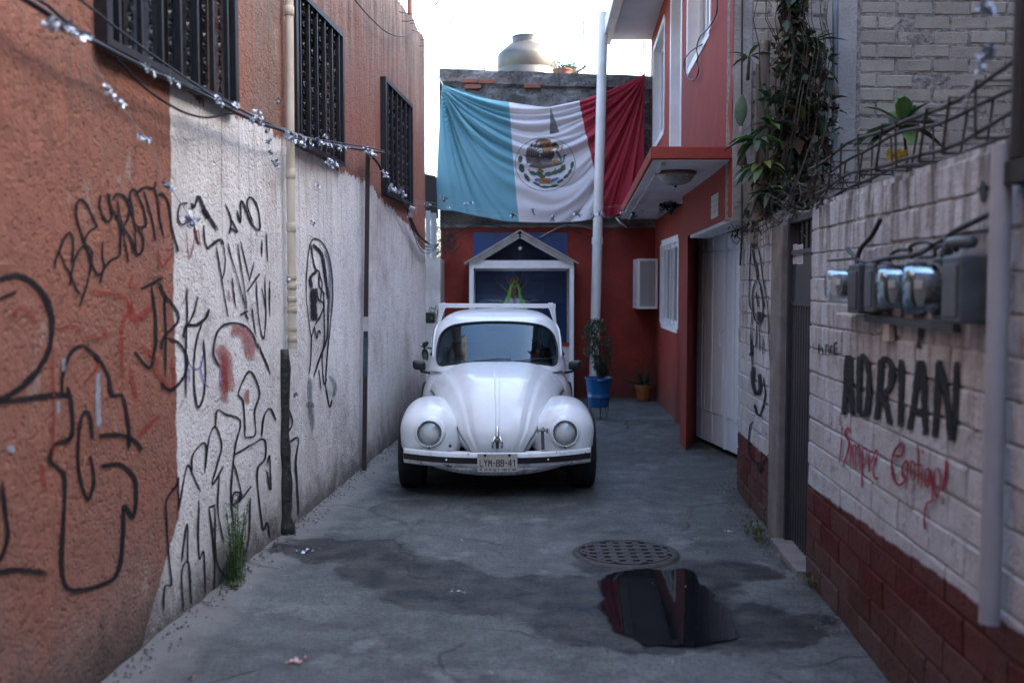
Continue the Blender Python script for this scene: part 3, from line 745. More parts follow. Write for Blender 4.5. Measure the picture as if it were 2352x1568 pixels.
for c_ in cuts:
    bo = dome.modifiers.new('cut', 'BOOLEAN'); bo.object = c_; bo.operation = 'DIFFERENCE'; bo.solver = 'EXACT'
for c_ in cuts: c_.matrix_world = Matrix.Identity(4)
_par = dome.parent; dome.parent = None
bpy.context.view_layer.update(); dg = bpy.context.evaluated_depsgraph_get()
me = bpy.data.meshes.new_from_object(dome.evaluated_get(dg)); dome.modifiers.clear(); dome.data = me; dome.parent = _par
me.set_sharp_from_angle(angle=R(40))
for c_ in cuts: bpy.data.objects.remove(c_)
def onfront(x, z, off=0, rear=False):
    hw, yf, yr = gh(z)
    # find theta on the averaged surface giving x
    lo, hi = (0, math.pi / 2)
    for _ in range(26):
        mid = (lo + hi) / 2; th = mid if not rear else math.pi - mid
        if gh_s(th, z).x < abs(x): lo = mid
        else: hi = mid
    th = (lo if not rear else math.pi - lo); p = gh_s(th, z); p.x = x
    p.y += -off if not rear else off
    return p
def glass_patch(outline, fn, name, parent, mat, rings=9):
    cx = sum(p[0] for p in outline) / len(outline); cz = sum(p[1] for p in outline) / len(outline); n = len(outline)
    P = [[fn(lerp(cx, x, k / rings), lerp(cz, z, k / rings)) for x, z in outline + outline[:1]] for k in range(rings + 1)]
    return MB().grid(P).build(name, mat, parent, smooth=True, local=True, clean=True)
fo = front_outline()
ws = glass_patch(fo, lambda x, z: onfront(x, z, -.008), 'windscreen', car, M['screen'])
m = MB(); ol = fo + fo[:2]; m.tube([onfront(x, z, .002) for x, z in ol], .0095, 8, cap=False); m.build('rubber_seal', M['rubber'], ws, smooth=True, local=True)
ro = rear_outline(); rw_ = glass_patch(ro, lambda x, z: onfront(x, z, -.008, True), 'rear_window', car, M['screen'], 5)
m = MB(); m.tube([onfront(x, z, .002, True) for x, z in ro + ro[:2]], .009, 8, cap=False); m.build('rubber_seal', M['rubber'], rw_, smooth=True, local=True)
def onside(y, z, s, off=0):
    lo, hi = 0, math.pi
    for _ in range(26):
        mid = (lo + hi) / 2
        if gh_s(mid, z).y < y: lo = mid
        else: hi = mid
    p = gh_s(lo, z); return Vector((s * (p.x + off), y, z))
for s in (-1, 1):
    for so in (side_outline(), side2_outline()):
        sw_ = glass_patch(so, lambda y, z: onside(y, z, s, -.008), 'side_window', car, M['screen'], 4)
        m = MB(); m.tube([onside(y, z, s, .001) for y, z in so + so[:2]], .008, 6, cap=False); m.build('rubber_seal', M['rubber'], sw_, smooth=True, local=True)
    # drip rail
    m = MB(); pts = []
    for k in range(30):
        t = k / 29; y = lerp(.90, 2.35, t); z = interp(y, [.90, 1.0, 1.1, 1.2, 1.5, 1.9, 2.2, 2.35], [.97, 1.08, 1.18, 1.235, 1.262, 1.24, 1.17, 1.10]); pts.append(onside(y, z, s, .006))
    m.tube(pts, .008, 6); m.build('drip_rail', M['paint'], car, smooth=True, local=True)
# front wings
WP = spline([(-.50, .285, 0), (-.525, .32, 0), (-.543, .37, 0), (-.552, .48, 0), (-.52, .60, 0), (-.42, .675, 0), (-.25, .706, 0), (-.03, .718, 0), (.16, .70, 0), (.30, .65, 0), (.40, .54, 0), (.46, .40, 0), (.50, .28, 0)], 4)
WX = [(.10, -.30), (.24, -.20), (.30, -.115), (.36, -.06), (.42, -.025), (.48, -.007), (.54, 0), (.60, -.005), (.655, -.019), (.70, -.044), (.735, -.078), (.757, -.118), (.766, -.165), (.768, -.21), (.760, -.222), (.745, -.215)]
WXs = [(v.x, v.y) for v in spline([(a, b, 0) for a, b in WX], 3)]
RWP = spline([(1.75, .22, 0), (1.80, .36, 0), (1.90, .52, 0), (2.08, .66, 0), (2.30, .71, 0), (2.55, .70, 0), (2.80, .62, 0), (2.96, .46, 0), (3.02, .28, 0)], 4)
def wing(path, s, front=True):
    P = []
    N = len(path)
    for i, p in enumerate(path):
        a = path[max(0, i - 1)]; b = path[min(N - 1, i + 1)]; t = Vector((0, b.x - a.x, b.y - a.y)).normalized(); n = Vector((0, -t.z, t.y))
        narrow = interp(i / (N - 1), [0, .15, .3, 1], [.965, .985, 1, 1]) if front else 1
        P.append([Vector((s * (.24 + (x - .24) * narrow * .94), p.x, p.y)) + n * d * (1 if front else 1.1) for x, d in WXs])
    return MB().grid(P, flip=(s > 0))
for s in (-1, 1):
    w = wing(WP, s).build('front_wing', M['paint'], car, smooth=True, local=True)
    sm = w.modifiers.new('solid', 'SOLIDIFY'); sm.thickness = .006; sm.offset = -1
    # headlamp: painted bowl, rim, reflector, lens
    hx, hy, hz = s * .507, -.548, .508; tilt = .10
    def hp(r, d, a): return Vector((hx + r * math.cos(a), hy - d + r * math.sin(a) * tilt, hz + r * math.sin(a)))
    def ring(prof_, n=40): return [[hp(r, d, 2 * math.pi * k / n) for k in range(n + 1)] for r, d in prof_]
    m = MB().grid(ring([(.128, -.050), (.118, -.012), (.109, .008), (.101, .014), (.098, .006)]), flip=False); bw_ = m.build('headlamp_bowl', M['paint'], w, smooth=True, local=True)
    hl = MB().grid(ring([(.104, .004), (.103, .016), (.098, .023), (.091, .022), (.089, .012)])).build('headlamp', M['paint'], car, smooth=True, local=True)
    MB().grid(ring([(.087, .012), (.07, -.012), (.045, -.035), (.02, -.05), (.0005, -.052)])).build('reflector', M['refl'], hl, smooth=True, local=True)
    m = MB().grid(ring([(.0005, .0), (.010, .0), (.018, -.045)])); m.build('bulb', M['dirtywhite'], hl, smooth=True, local=True)
    t = MB().grid(ring([(.087, .014), (.075, .030), (.055, .041), (.03, .048), (.0005, .050)])); t.build('lens', M['lensr'] if 'lensr' in M else M['lens'], hl, smooth=True, local=True)
    m = MB(); m.tube([hp(.0885, .021, 2 * math.pi * k / 40) for k in range(42)], .0028, 6, cap=False); m.build('rim_gasket', M['rubber'], hl, smooth=True, local=True)
    m = MB(); m.box(hx - .006, hx + .006, hy - .028, hy + .0, hz - .115, hz - .095); m.build('rim_screw', M['blackpl'], hl, local=True)
    m = MB(); m.tube([Vector((s * .33, y, z)) for y, z in ((-.45, .62), (-.25, .70), (0, .72), (.2, .71), (.4, .69))], .003, 5)
    r_ = wing(RWP, s, False).build('rear_wing', M['paint'], car, smooth=True, local=True)
    # running board
    m = MB(); m.box(s * .56 if s > 0 else -.74, .74 if s > 0 else -.56, .48, 1.85, .20, .235); m.build('running_board', M['blackpl'], car, local=True, bevel=.01)
    # wheels
    for wy in (0, 2.4):
        cx = s * .672; R0, hw = .305, .100; pr_ = []
        for r, x in ((.20, -.085), (.24, -.098), (.285, -.100), (.300, -.092), (.305, -.080)): pr_.append((r, x))
        for k in range(-4, 5):
            x = k * .018; pr_ += [(.3055, x - .0065), (.3055, x + .0055), (.299, x + .007), (.299, x + .0095)]
        pr_ += [(.305, .080), (.300, .092), (.285, .100), (.24, .098), (.20, .085)]
        wh = MB().lathe([(r, x) for r, x in pr_], 48, (cx, wy, R0), ax='x').build('wheel', M['tyre'], car, smooth=True, local=True)
        MB().lathe([(.2, -.08), (.195, -.02), (.12, 0), (.0, .0)], 32, (cx, wy, R0), ax='x').build('rim', M['refl'], wh, smooth=True, local=True)
        MB().lathe([(.2, .08), (.195, .055), (.15, .04), (.06, .05), (.0, .055)], 32, (cx, wy, R0), ax='x').build('rim', M['refl'], wh, smooth=True, local=True)
        wh.data.set_sharp_from_angle(angle=R(35))
# underbody: dark pan and axle beam
m = MB(); m.box(-.52, .52, -.30, 3.0, .20, .24); m.tube([(-.62, 0, .24), (.62, 0, .24)], .035, 8); m.build('floor_pan', M['black'], car, local=True)
# apron below the bumper
A = []
for z, yy in ((.36, -.500), (.29, -.545), (.25, -.560), (.21, -.555), (.180, -.52)):
    row = []
    for k in range(-20, 21):
        q = k / 20; x = q * .60; dz = (.36 - z) / .18; zz = z + dz * .085 * abs(q) ** 2.2; row.append(Vector((x, yy + .13 * abs(q) ** 2.4, zz)))
    A.append(row)
ap = MB().grid(A).build('front_apron', M['paint'], car, smooth=True, local=True)
for x in (-.30, .30):
    m = MB(); m.box(x - .002, x + .002, -.560 + .03, -.54 + .05, .215, .33); m.build('panel_seam', M['black'], ap, local=True)
# bumper
def bpath(q): return Vector((q * .70, -.775 + .20 * abs(q) ** 2.6 + .035 * q * q, 0))
BPR = [(.035, .386), (.010, .393), (-.005, .389), (-.012, .374), (-.012, .318), (-.008, .300), (.004, .286), (.030, .280)]
def blade(prof_, qs, dz=0, push=0):
    P = []
    for q in qs:
        p = bpath(q); P.append([p + Vector((0, dy - push, z + dz)) for dy, z in prof_])
    return P
qs = [k / 30 for k in range(-30, 31)]
bp = MB().grid(blade(BPR, qs), flip=False)
for q, sg in ((-1, 1), (1, -1)):
    p = bpath(q); ring_ = [p + Vector((0, dy, z)) for dy, z in BPR]; bk = [r + Vector((sg * .03 * 0, .12, 0)) for r in ring_]; bp.grid([ring_, bk], flip=(q > 0))
bump = bp.build('bumper', M['paint'], car, smooth=True, local=True, clean=True, angle=50)
sm = bump.modifiers.new('solid', 'SOLIDIFY'); sm.thickness = .004; sm.offset = 0
MB().grid(blade([(-.008, .3615), (-.019, .360), (-.020, .318), (-.008, .316)], qs)).build('rubber_strip', M['blackpl'], bump, smooth=True, local=True, angle=30)
for q in (-.53, .53):
    p = bpath(q); MB().lathe([(.0085, 0), (.0085, -.004), (.005, -.007), (.0, -.008)], 14, (p.x, p.y - .0205, .339), ax='y').build('bolt', M['chrome'], bump, smooth=True, local=True)
chip = simple('rust_chip', (.07, .035, .022), (.03, .02, .017), 40, .9)
for q, z, s in ((-.52, .313, 1.0), (-.49, .306, .8), (-.55, .320, .7), (.86, .357, 1.1), (.82, .362, .9), (.90, .353, .9), (.78, .315, .6), (-.80, .318, .8), (-.30, .402, .6), (.62, .402, .5), (.93, .39, .8), (.68, .31, .6), (-.84, .325, .5)):
    z -= .014; p = bpath(q); z += -.012 if .33 < z < .38 else 0; off = .0215 if .318 < z < .36 else .0135; m = MB(); n = 9
    m.add([p + Vector((math.cos(2 * math.pi * i / n) * .016 * s * random.uniform(.5, 1.3), -off, z + math.sin(2 * math.pi * i / n) * .008 * s * random.uniform(.5, 1.3))) for i in range(n)], [tuple(range(n))]); m.build('rust_chip', chip, bump, local=True)
# number plate with its own lettering
def txt(body_, size, mat, parent, loc, rot, name='lettering', ext=.0012, sx=1.0, space=1.0):
    cu = bpy.data.curves.new(name, 'FONT'); cu.body = body_; cu.size = size; cu.align_x = 'CENTER'; cu.align_y = 'CENTER'; cu.extrude = ext; cu.offset = size * .004; cu.space_character = space
    tmp = bpy.data.objects.new('t', cu); C.objects.link(tmp); bpy.context.view_layer.update()
    me = bpy.data.meshes.new_from_object(tmp.evaluated_get(bpy.context.evaluated_depsgraph_get())); bpy.data.objects.remove(tmp); bpy.data.curves.remove(cu)
    me.materials.clear(); me.materials.append(mat); o = bpy.data.objects.new(name, me); C.objects.link(o); o.parent = parent; o.location = loc; o.rotation_euler = rot; o.scale = (sx, 1, 1); return o
def m_plate():
    t = NT('worn_number_plate'); n = t.noise(22, 6, .7)
    return t.fin(t.mix(t.ramp(n, .45, .7), (.50, .49, .44), (.30, .27, .22)), .5, t.bump(n, .002), spec=.4)
m = MB(); m.box(-.145, .145, -.812, -.806, .261, .396); np_ = m.build('number_plate', m_plate(), car, local=True, bevel=.003)
ink = simple('plate_black', (.03, .027, .025), (.06, .05, .045), 60, .6); ink2 = simple('plate_brown', (.13, .09, .06), (.22, .18, .13), 50, .6)
GL = {'L': [[(0, 1), (0, 0), (1, 0)]], 'Y': [[(0, 1), (.5, .5), (1, 1)], [(.5, .5), (.5, 0)]], 'M': [[(0, 0), (0, 1), (.5, .45), (1, 1), (1, 0)]], '-': [[(.1, .5), (.9, .5)]],
    '8': [[(.1, .95), (.9, .95), (1, .75), (.85, .52), (.15, .52), (0, .75), (.1, .95)], [(.15, .52), (0, .25), (.1, .03), (.9, .03), (1, .25), (.85, .52)]], '4': [[(.75, 0), (.75, 1), (0, .3), (1, .3)]], '1': [[(.2, .75), (.6, 1), (.6, 0)]]}
x = -.125
for ch in 'LYM-88-41':
    w_ = .016 if ch == '-' else .0215; m = MB(); k_ = 0
    for st in GL[ch]:
        for a, b in zip(st, st[1:]): k_ += 1; a3 = Vector((x + a[0] * w_, -.8125 - k_ * .00015, .303 + a[1] * .048)); b3 = Vector((x + b[0] * w_, -.8125 - k_ * .00015, .303 + b[1] * .048)); dd = (b3 - a3).normalized() * .0025; m.bar(a3 - dd, b3 + dd, .0068, .0016, up=(0, 1, 0))
    m.build('lettering', ink, np_, local=True); x += w_ + .0095
for z0, z1 in ((.270, .289), (.374, .379)):
    m = MB(); x = -.128
    while x < .12:
        wdt = random.uniform(.008, .03); m.box(x, x + wdt, -.8135, -.811, z0 + random.uniform(0, .004), z1 - random.uniform(0, .004)); x += wdt + random.uniform(.005, .02)
    m.build('worn_small_print', ink2, np_, local=True)
for x in (-.088, .088): MB().lathe([(.010, 0), (.010, -.004), (.0, -.006)], 12, (x, -.812, .384), ax='y').build('bolt', M['rust'], np_, local=True)
# bonnet handle, latch strap, dark plugs
q = prof[i0 + 3]
m = MB(); m.tube([(0, -.532, .565), (0, -.556, .53), (0, -.572, .48), (0, -.572, .44)], [.010, .013, .017, .02], 12)
m.tube([(-.018, -.565, .485), (-.036, -.575, .43), (-.033, -.572, .395)], [.007, .009, .006], 8); m.tube([(.018, -.565, .485), (.036, -.575, .43), (.033, -.572, .395)], [.007, .009, .006], 8)
m.build('bonnet_handle', M['chrome'], car, smooth=True, local=True)
m = MB(); m.tube([(0, -.57, .44), (0, -.58, .395)], [.014, .01], 10); m.build('handle_button', M['blackpl'], car, smooth=True, local=True)
stp = MB(); stp.bar((.338, -.535, .52), (.342, -.58, .385), .024, .008, up=(0, 1, 0)); so_ = stp.build('latch_strap', M['blackpl'], car, local=True)
m = MB(); m.box(.300, .376, -.558, -.540, .518, .530)
for x in (.302, .374): m.tube([(x, -.548, .505), (x, -.548, .54)], .007, 8)
m.tube([(.322, -.552, .535), (.338, -.56, .55), (.354, -.552, .535)], .008, 8); m.build('latch_clamp', M['chrome'], so_, smooth=True, local=True, angle=40)
MB().lathe([(.012, 0), (.012, -.01), (0, -.014)], 14, (-.352, -.556, .412), ax='y').build('rubber_plug', M['rubber'], car, smooth=True, local=True)
# wipers
for x0, xa, xb, zz in ((-.20, -.21, .12, .952), (.15, .14, .50, .955)):
    m = MB(); p0 = onfront(x0, .943, .03); p1 = onfront(lerp(xa, xb, .5), .972, .024)
    m.tube([p0, onfront(lerp(x0, lerp(xa, xb, .5), .5), .962, .03), p1], [.007, .005, .004], 6)
    m.tube([onfront(lerp(xa, xb, k / 8), interp(k / 8, [0, .6, 1], [.952, .975, .968]), .012) for k in range(9)], .0055, 6)
    MB.tube(m, [p0 + Vector((0, .02, -.02)), p0 + Vector((0, -.004, .004))], .011, 8)
    m.build('wiper', M['blackpl'], car, smooth=True, local=True)
# mirrors
for s in (-1, 1):
    ang = -.06 if s < 0 else .06; cxm = s * .685
    m = MB(); P = []
    for r, d in ((0.001, -.030), (.45, -.029), (.8, -.024), (.96, -.012), (1, .004), (.97, .026)):
        P.append([Vector((cxm + .058 * r * spw(math.cos(a), 4), .78 + d, (.908) + .041 * r * spw(math.sin(a), 4) + s * .07 * 0 - s * ang * 0 + (.010 * s * math.cos(a)) * r)) for a in [2 * math.pi * k / 32 for k in range(33)]])
    m.grid(P, flip=True); mh = m.build('wing_mirror', M['blackpl'], car, smooth=True, local=True)
    m = MB(); m.tube([(cxm - s * .01, .79, .875), (cxm - s * .02, .80, .852), (cxm - s * .09, .82, .838)], [.012, .011, .012], 8); m.build('mirror_arm', M['blackpl'], mh, smooth=True, local=True)
    m = MB(); m.box(cxm - .05, cxm + .05, .800, .806, .875, .94); m.build('mirror_glass', M['chrome'], mh, local=True)
# roof rack
RY = 1.35
m = MB(); m.bar((-.548, RY, 1.421), (.548, RY, 1.417), .030, .040)
rk = m.build('roof_rack', M['dirtywhite2'] if 'dirtywhite2' in M else M['white'], car, local=True, bevel=.005)
for s in (-1, 1):
    m = MB(); f = onside(RY, 1.262, s, .012)
    m.hexa([f + Vector((-.010, -.02, -.022)), f + Vector((.010, -.02, -.022)), f + Vector((.010, .03, -.022)), f + Vector((-.010, .03, -.022))],
           [Vector((s * .512 - .030, RY - .025, 1.405)), Vector((s * .512 + .030, RY - .025, 1.405)), Vector((s * .512 + .030, RY + .035, 1.405)), Vector((s * .512 - .030, RY + .035, 1.405))])
    m.build('rack_foot', M['white'], rk, local=True, bevel=.006)
    m = MB(); m.box(s * .50 - .024, s * .50 + .024, RY - .030, RY + .03, 1.396, 1.446); m.build('rack_clamp', M['white'], rk, local=True, bevel=.005)
# interior
m = MB(); m.box(-.53, .53, .80, .95, .70, .885); m.build('dashboard', M['blackpl'], car, local=True, bevel=.03)
for x in (-.27, .27):
    m = MB(); m.hexa([(x - .2, 1.36, .5), (x + .2, 1.36, .5), (x + .2, 1.46, .5), (x - .2, 1.46, .5)], [(x - .17, 1.50, 1.07), (x + .17, 1.50, 1.07), (x + .17, 1.60, 1.07), (x - .17, 1.60, 1.07)])
    sb = m.build('seat_back', M['seat'], car, local=True, bevel=.04)
m = MB(); m.box(-.55, .55, 2.15, 2.3, .5, .98); m.build('rear_bench', M['seat'], car, local=True, bevel=.04)
m = MB(); t = [Vector((-.0 + .30 + .19 * math.cos(a), 1.02 + .09 * math.sin(a), .90 + .17 * math.sin(a))) for a in [2 * math.pi * k / 40 for k in range(42)]]
m.tube(t, .011, 8, cap=False); m.tube([(.12, 1.02, .9), (.48, 1.02, .9)], .012, 6); m.build('steering_wheel', M['blackpl'], car, smooth=True, local=True)
m = MB(); m.box(-.09, .09, 1.03, 1.05, 1.195, 1.235); m.build('rear_view_mirror', M['blackpl'], car, local=True, bevel=.006)
# ================================================================ THINGS
# ---- garage gate
def gx(Y): return 1.912 + (10.31 - Y) * .15
gate = empty('garage_gate', (gx(9.3), 9.3, 0), 'pale grey ribbed sheet metal garage gate set into the red house', 'gate')
P = []
ny = 230
for z in (.05, .34, .345, .355, .36, 1.2, 1.93, 1.935, 1.945, 1.95, 2.10):
    row = []
    for k in range(ny + 1):
        Y = lerp(7.6, 10.30, k / ny); ph = (Y / .098) % 1; d = .016 * (0 if .80 < ph < .86 or .93 < ph < .99 else 1)
        if .345 < z < .36 or 1.932 < z < 1.948: d = -.006
        if z < .345: d *= .5
        row.append((gx(Y) - d, Y, z))
    P.append(row)
MB().grid(P, flip=True).build('ribbed_sheet', M['gate'], gate)
m = MB()
for Y in (10.28, 9.42, 8.55): m.bar((gx(Y) - .014, Y, .05), (gx(Y) - .014, Y, 2.10), .035, .03)
m.build('gate_frame', M['gate'], gate)
m = MB(); m.tube([(gx(9.47) - .03, 9.47, 1.02), (gx(9.47) - .06, 9.47, 1.04), (gx(9.47) - .06, 9.47, 1.16), (gx(9.47) - .03, 9.47, 1.18)], .008, 6); m.build('handle', M['gate'], gate)
# ---- dark side door
dr = empty('side_door', RW.P(5.8, 0, -.1), 'narrow dark slate metal door with taped papers in the right hand wall', 'door')
m = MB(); k = 60; P = []
for z in (.05, 1.5):
    P.append([RW.P(lerp(5.47, 6.12, i / k), z, -.065 + .012 * (1 if (i // 3) % 2 else 0)) for i in range(k + 1)])
m.grid(P); m.build('ribbed_panel', M['door'], dr)
m = MB(); m.pbox(RW, 5.47, 6.12, 1.5, 1.80, -.085, -.055); m.build('upper_panel', M['door'], dr)
m = MB(); m.pbox(RW, 5.43, 5.475, .03, 2.02, -.1, -.03); m.pbox(RW, 6.115, 6.16, .03, 2.02, -.1, -.03); m.pbox(RW, 5.475, 6.115, 1.985, 2.02, -.1, -.03); m.pbox(RW, 5.475, 6.115, 1.795, 1.82, -.094, -.04); m.pbox(RW, 5.475, 6.115, 1.49, 1.515, -.094, -.045)
m.build('frame', M['door'], dr)
for i in range(5):
    Y = lerp(5.56, 6.04, i / 4); m = MB(); m.pbox(RW, Y - .006, Y + .006, 1.82, 1.985, -.08, -.065); m.build('grille_bar', M['iron'], dr)
m = MB(); m.pbox(RW, 5.43, 6.16, -.04, .03, -.17, .05); m.build('threshold', M['concrete'], dr)
paper = simple('taped_paper', (.62, .62, .72), (.55, .56, .66), 20, .8)
ink_ = simple('small_grey_print', (.25, .25, .3), rough=.8)
for px0, px1 in ((1814, 1829), (1830, 1843)):
    Ya, _ = RW.hit(px0, 585, -.05); Yb, _ = RW.hit(px1, 585, -.05); z1 = RW.hit(px0, 563, -.05)[1]; z0 = RW.hit(px0, 607, -.05)[1]
    pp = MB(); pp.pbox(RW, Yb, Ya, z0, z1, -.0545, -.0525); po_ = pp.build('paper', paper, base=RW.P(Ya, z0, -.053)); tag(po_, 'left one of two pale notices taped to the dark door' if px0 < 1820 else 'right one of two pale notices taped to the dark door', 'notice', 'notices on the dark door')
    q = MB()
    for i in range(9): z = lerp(z1 - .012, z0 + .012, i / 8); q.pbox(RW, Yb + .008, Ya - .008 - random.random() * .02, z - .0022, z + .0022, -.0524, -.0518)
    q.build('printed_lines', ink_, po_)

# ---- drain pipes and posts
m = MB(); t0 = onY(1386, 30, 13.95); t1 = onY(1364, 872, 13.75); m.tube([Vector((t1.x, 13.75, 0)), t1, t0.lerp(t1, .5), t0, Vector((t0.x, 13.95, zsl + .05))], .068, 18)
dp = m.build('drain_pipe', M['pvcw'], base=(t1.x, 13.75, 0), smooth=True, angle=50); tag(dp, 'tall slightly leaning white downpipe in front of the flag', 'pipe')
m = MB(); m.lathe([(.075, -.05), (.078, -.04), (.078, .04), (.075, .05)], 18, t0.lerp(t1, .62)); m.build('coupling', M['pvcw'], dp, smooth=True)
m = MB(); a = LW.P(6.42, 1.20, .055); m.tube([a, LW.P(6.43, 2.4, .055), LW.P(6.46, 4.4, .055), LW.P(6.47, 5.2, .055)], .027, 14)
cp = m.build('cream_pipe', M['pvc'], base=a, smooth=True, angle=50); tag(cp, 'slim cream drainpipe running up the left wall beside the middle barred window', 'pipe')
for z in (1.26, 1.33, 1.45, 1.52, 1.60, 1.66, 1.98, 2.32, 3.35):
    m = MB(); h = .018 if z < 1.9 else .03; m.lathe([(.029, -h), (.032, -h + .004), (.032, h - .004), (.029, h)], 14, LW.P(6.42 + .01 * (z - 1.2), z, .055)); m.build('coupling', M['pvc'] if z > 1.9 else simple('aged_pvc', (.42, .33, .22), (.5, .42, .32), 9, .6) if 'aged' not in M else M['aged'], cp, smooth=True)
m = MB(); pts = [LW.P(6.36 + .015 * nz((0, 0, z), 3), z, .02 + .012 * nz((1, 0, z), 4)) for z in [k * .06 for k in range(21)]]
m.tube(pts, [.034 + .016 * nz((2, 0, k * .3), 1.6) + (.02 if k < 2 else 0) for k in range(21)], 10)
rp = m.build('rotten_pipe', simple('tar_black_rot', (.012, .014, .013), (.03, .034, .03), 16, .6, bump=.02, bscale=25), base=LW.P(6.36, 0, .02), smooth=True); tag(rp, 'black corroded stub of pipe at the foot of the left wall below the cream pipe', 'pipe')
m = MB(); pb, _ = LW.hit(823, 1080, .03); b0 = LW.P(8.55, 0, .035); tpp = LW.hit(845, 352, .05); t0_ = LW.P(tpp[0], tpp[1], .05); m.bar(b0, t0_, .036, .036); ps = m.build('iron_post', M['rust'], base=b0); tag(ps, 'thin dark iron post leaning on the left wall with a cable tied to its top', 'post')
m = MB(); q = b0.lerp(t0_, .44); m.bar(q, b0.lerp(t0_, .485), .040, .040); m.build('paint_mark', M['dirtywhite'], ps)
m = MB(); m.bar(b0.lerp(t0_, .30), b0.lerp(t0_, .42), .039, .039); m.build('green_paint_patch', simple('old_blue_green_paint', (.05, .09, .11), (.02, .03, .035), 10, .6), ps)

# ---- shrine with tiled back
tileblue = simple('deep_blue_glazed_tile', (.026, .066, .19), (.021, .052, .15), 3, .22, spec=.6)
tx0 = onY(1087, 600, BY - .03).x; tw = .338
for r in range(7):
    for c in range(4):
        z1_ = 2.36 - r * .349
        if z1_ - .343 < -.02: continue
        x = tx0 + c * tw; m = MB(); m.box(x, x + tw - .006, BY - .034 - random.random() * .002, BY - .019, max(.0, z1_ - .343), z1_)
        m.build('tile', tileblue, bw, bevel=.0)
YS = 13.55
sx0, sx1 = onY(1078, 700, YS).x, onY(1318, 700, YS).x; zb1 = onY(1200, 598, YS).z; zb0 = onY(1200, 616, YS).z
sh = empty('shrine', ((sx0 + sx1) / 2, 13.9, 0), 'tall glazed wayside shrine with white metal frame and pitched roof behind the car', 'shrine')
fw = .058; YB = BY - .06
for x in (sx0, sx1 - fw):
    for y in (YS, YB - fw):
        m = MB(); m.box(x, x + fw, y, y + fw, 0, zb0); m.build('post', M['white'], sh)
m = MB(); m.box(sx0, sx1, YS, YS + fw, zb0, zb1); m.box(sx0, sx1, YB - fw, YB, zb0 - .03, zb1 - .03); m.box(sx0, sx0 + fw, YS + fw, YB - fw, zb0, zb1); m.box(sx1 - fw, sx1, YS + fw, YB - fw, zb0, zb1); m.build('top_frame', M['white'], sh)
m = MB(); m.box(sx0 + fw, sx1 - fw, YS + .01, YS + .03, .0, .78); m.build('lower_panel', M['dirtywhite'], sh)
m = MB(); m.box(sx0 + fw, sx1 - fw, YS + .0, YS + .045, .78, .83); m.build('mid_rail', M['redback'], sh)
m = MB(); m.box(sx0 + fw, sx1 - fw, YS + .02, YS + .026, .83, zb0); m.build('front_pane', M['clear'], sh)
for x in (sx0 + .025, sx1 - .031):
    m = MB(); m.box(x, x + .006, YS + fw, YB - fw, .0, zb0); m.build('side_pane', M['clear'], sh)
ap_ = onY(1194, 527, YS - .05); e0 = onY(1066, 604, YS - .05); e1 = onY(1330, 604, YS - .05)
zincm = simple('dull_zinc', (.30, .30, .30), (.20, .20, .195), 5, .55, metal=.3, bump=.002)
roofm = simple('weathered_roof_sheet', (.44, .43, .40), (.28, .27, .25), 6, .7, bump=.004)
for e in (e0, e1):
    m = MB(); d = (e - ap_); n_ = Vector((0, -.02, .0)); up = Vector((-d.z, 0, d.x)).normalized(); up = up if up.z > 0 else -up
    y0, y1 = YS - .07, BY - .02
    A_, B_ = Vector((ap_.x, 0, ap_.z)), Vector((e.x, 0, e.z))
    m.hexa([A_ - up * .016 + Vector((0, y0, 0)), B_ - up * .016 + Vector((0, y0, 0)), B_ - up * .016 + Vector((0, y1, 0)), A_ - up * .016 + Vector((0, y1, 0))], [A_ + Vector((0, y0, 0)), B_ + Vector((0, y0, 0)), B_ + Vector((0, y1, 0)), A_ + Vector((0, y1, 0))])
    m.build('roof_panel', roofm, sh)
    m = MB(); o_ = Vector((0, YS - .02, 0)); m.bar(A_ - up * .040 + o_, A_.lerp(B_, .93) - up * .040 + o_, .05, .045, up=(0, 1, 0)); m.build('verge_board', roofm, sh)
    m = MB(); o_ = Vector((0, YS - .006, 0)); m.bar(A_ - up * .078 + o_, A_.lerp(B_, .86) - up * .078 + o_, .035, .03, up=(0, 1, 0)); m.build('verge_moulding', M['dirtywhite'], sh)
m = MB(); m.add([(sx0 + .16, YS + .02, zb1), (sx1 - .16, YS + .02, zb1), (ap_.x, YS + .02, ap_.z - .11)], [(0, 1, 2)]); m.build('gable_pane', M['clear'], sh)
m = MB(); sc_ = onY(1194.5, 570, YS); pts = []
for k in range(10):
    r = .034 if k % 2 == 0 else .014; a = math.pi / 2 + k * math.pi / 5; pts.append((sc_.x + r * math.cos(a), YS + .006, sc_.z + r * math.sin(a)))
m.add(pts + [(x, y + .006, z) for x, y, z in pts], [tuple(range(9, -1, -1)), tuple(range(10, 20))] + [(k, (k + 1) % 10, 10 + (k + 1) % 10, 10 + k) for k in range(10)]); m.build('star', simple('pale_tin_star', (.6, .6, .5), rough=.4), sh)
m = MB(); m.box(sx0 + fw, sx1 - fw, YS + .08, YB - .06, 0, .62); m.build('plinth', M['dirtywhite'], sh)
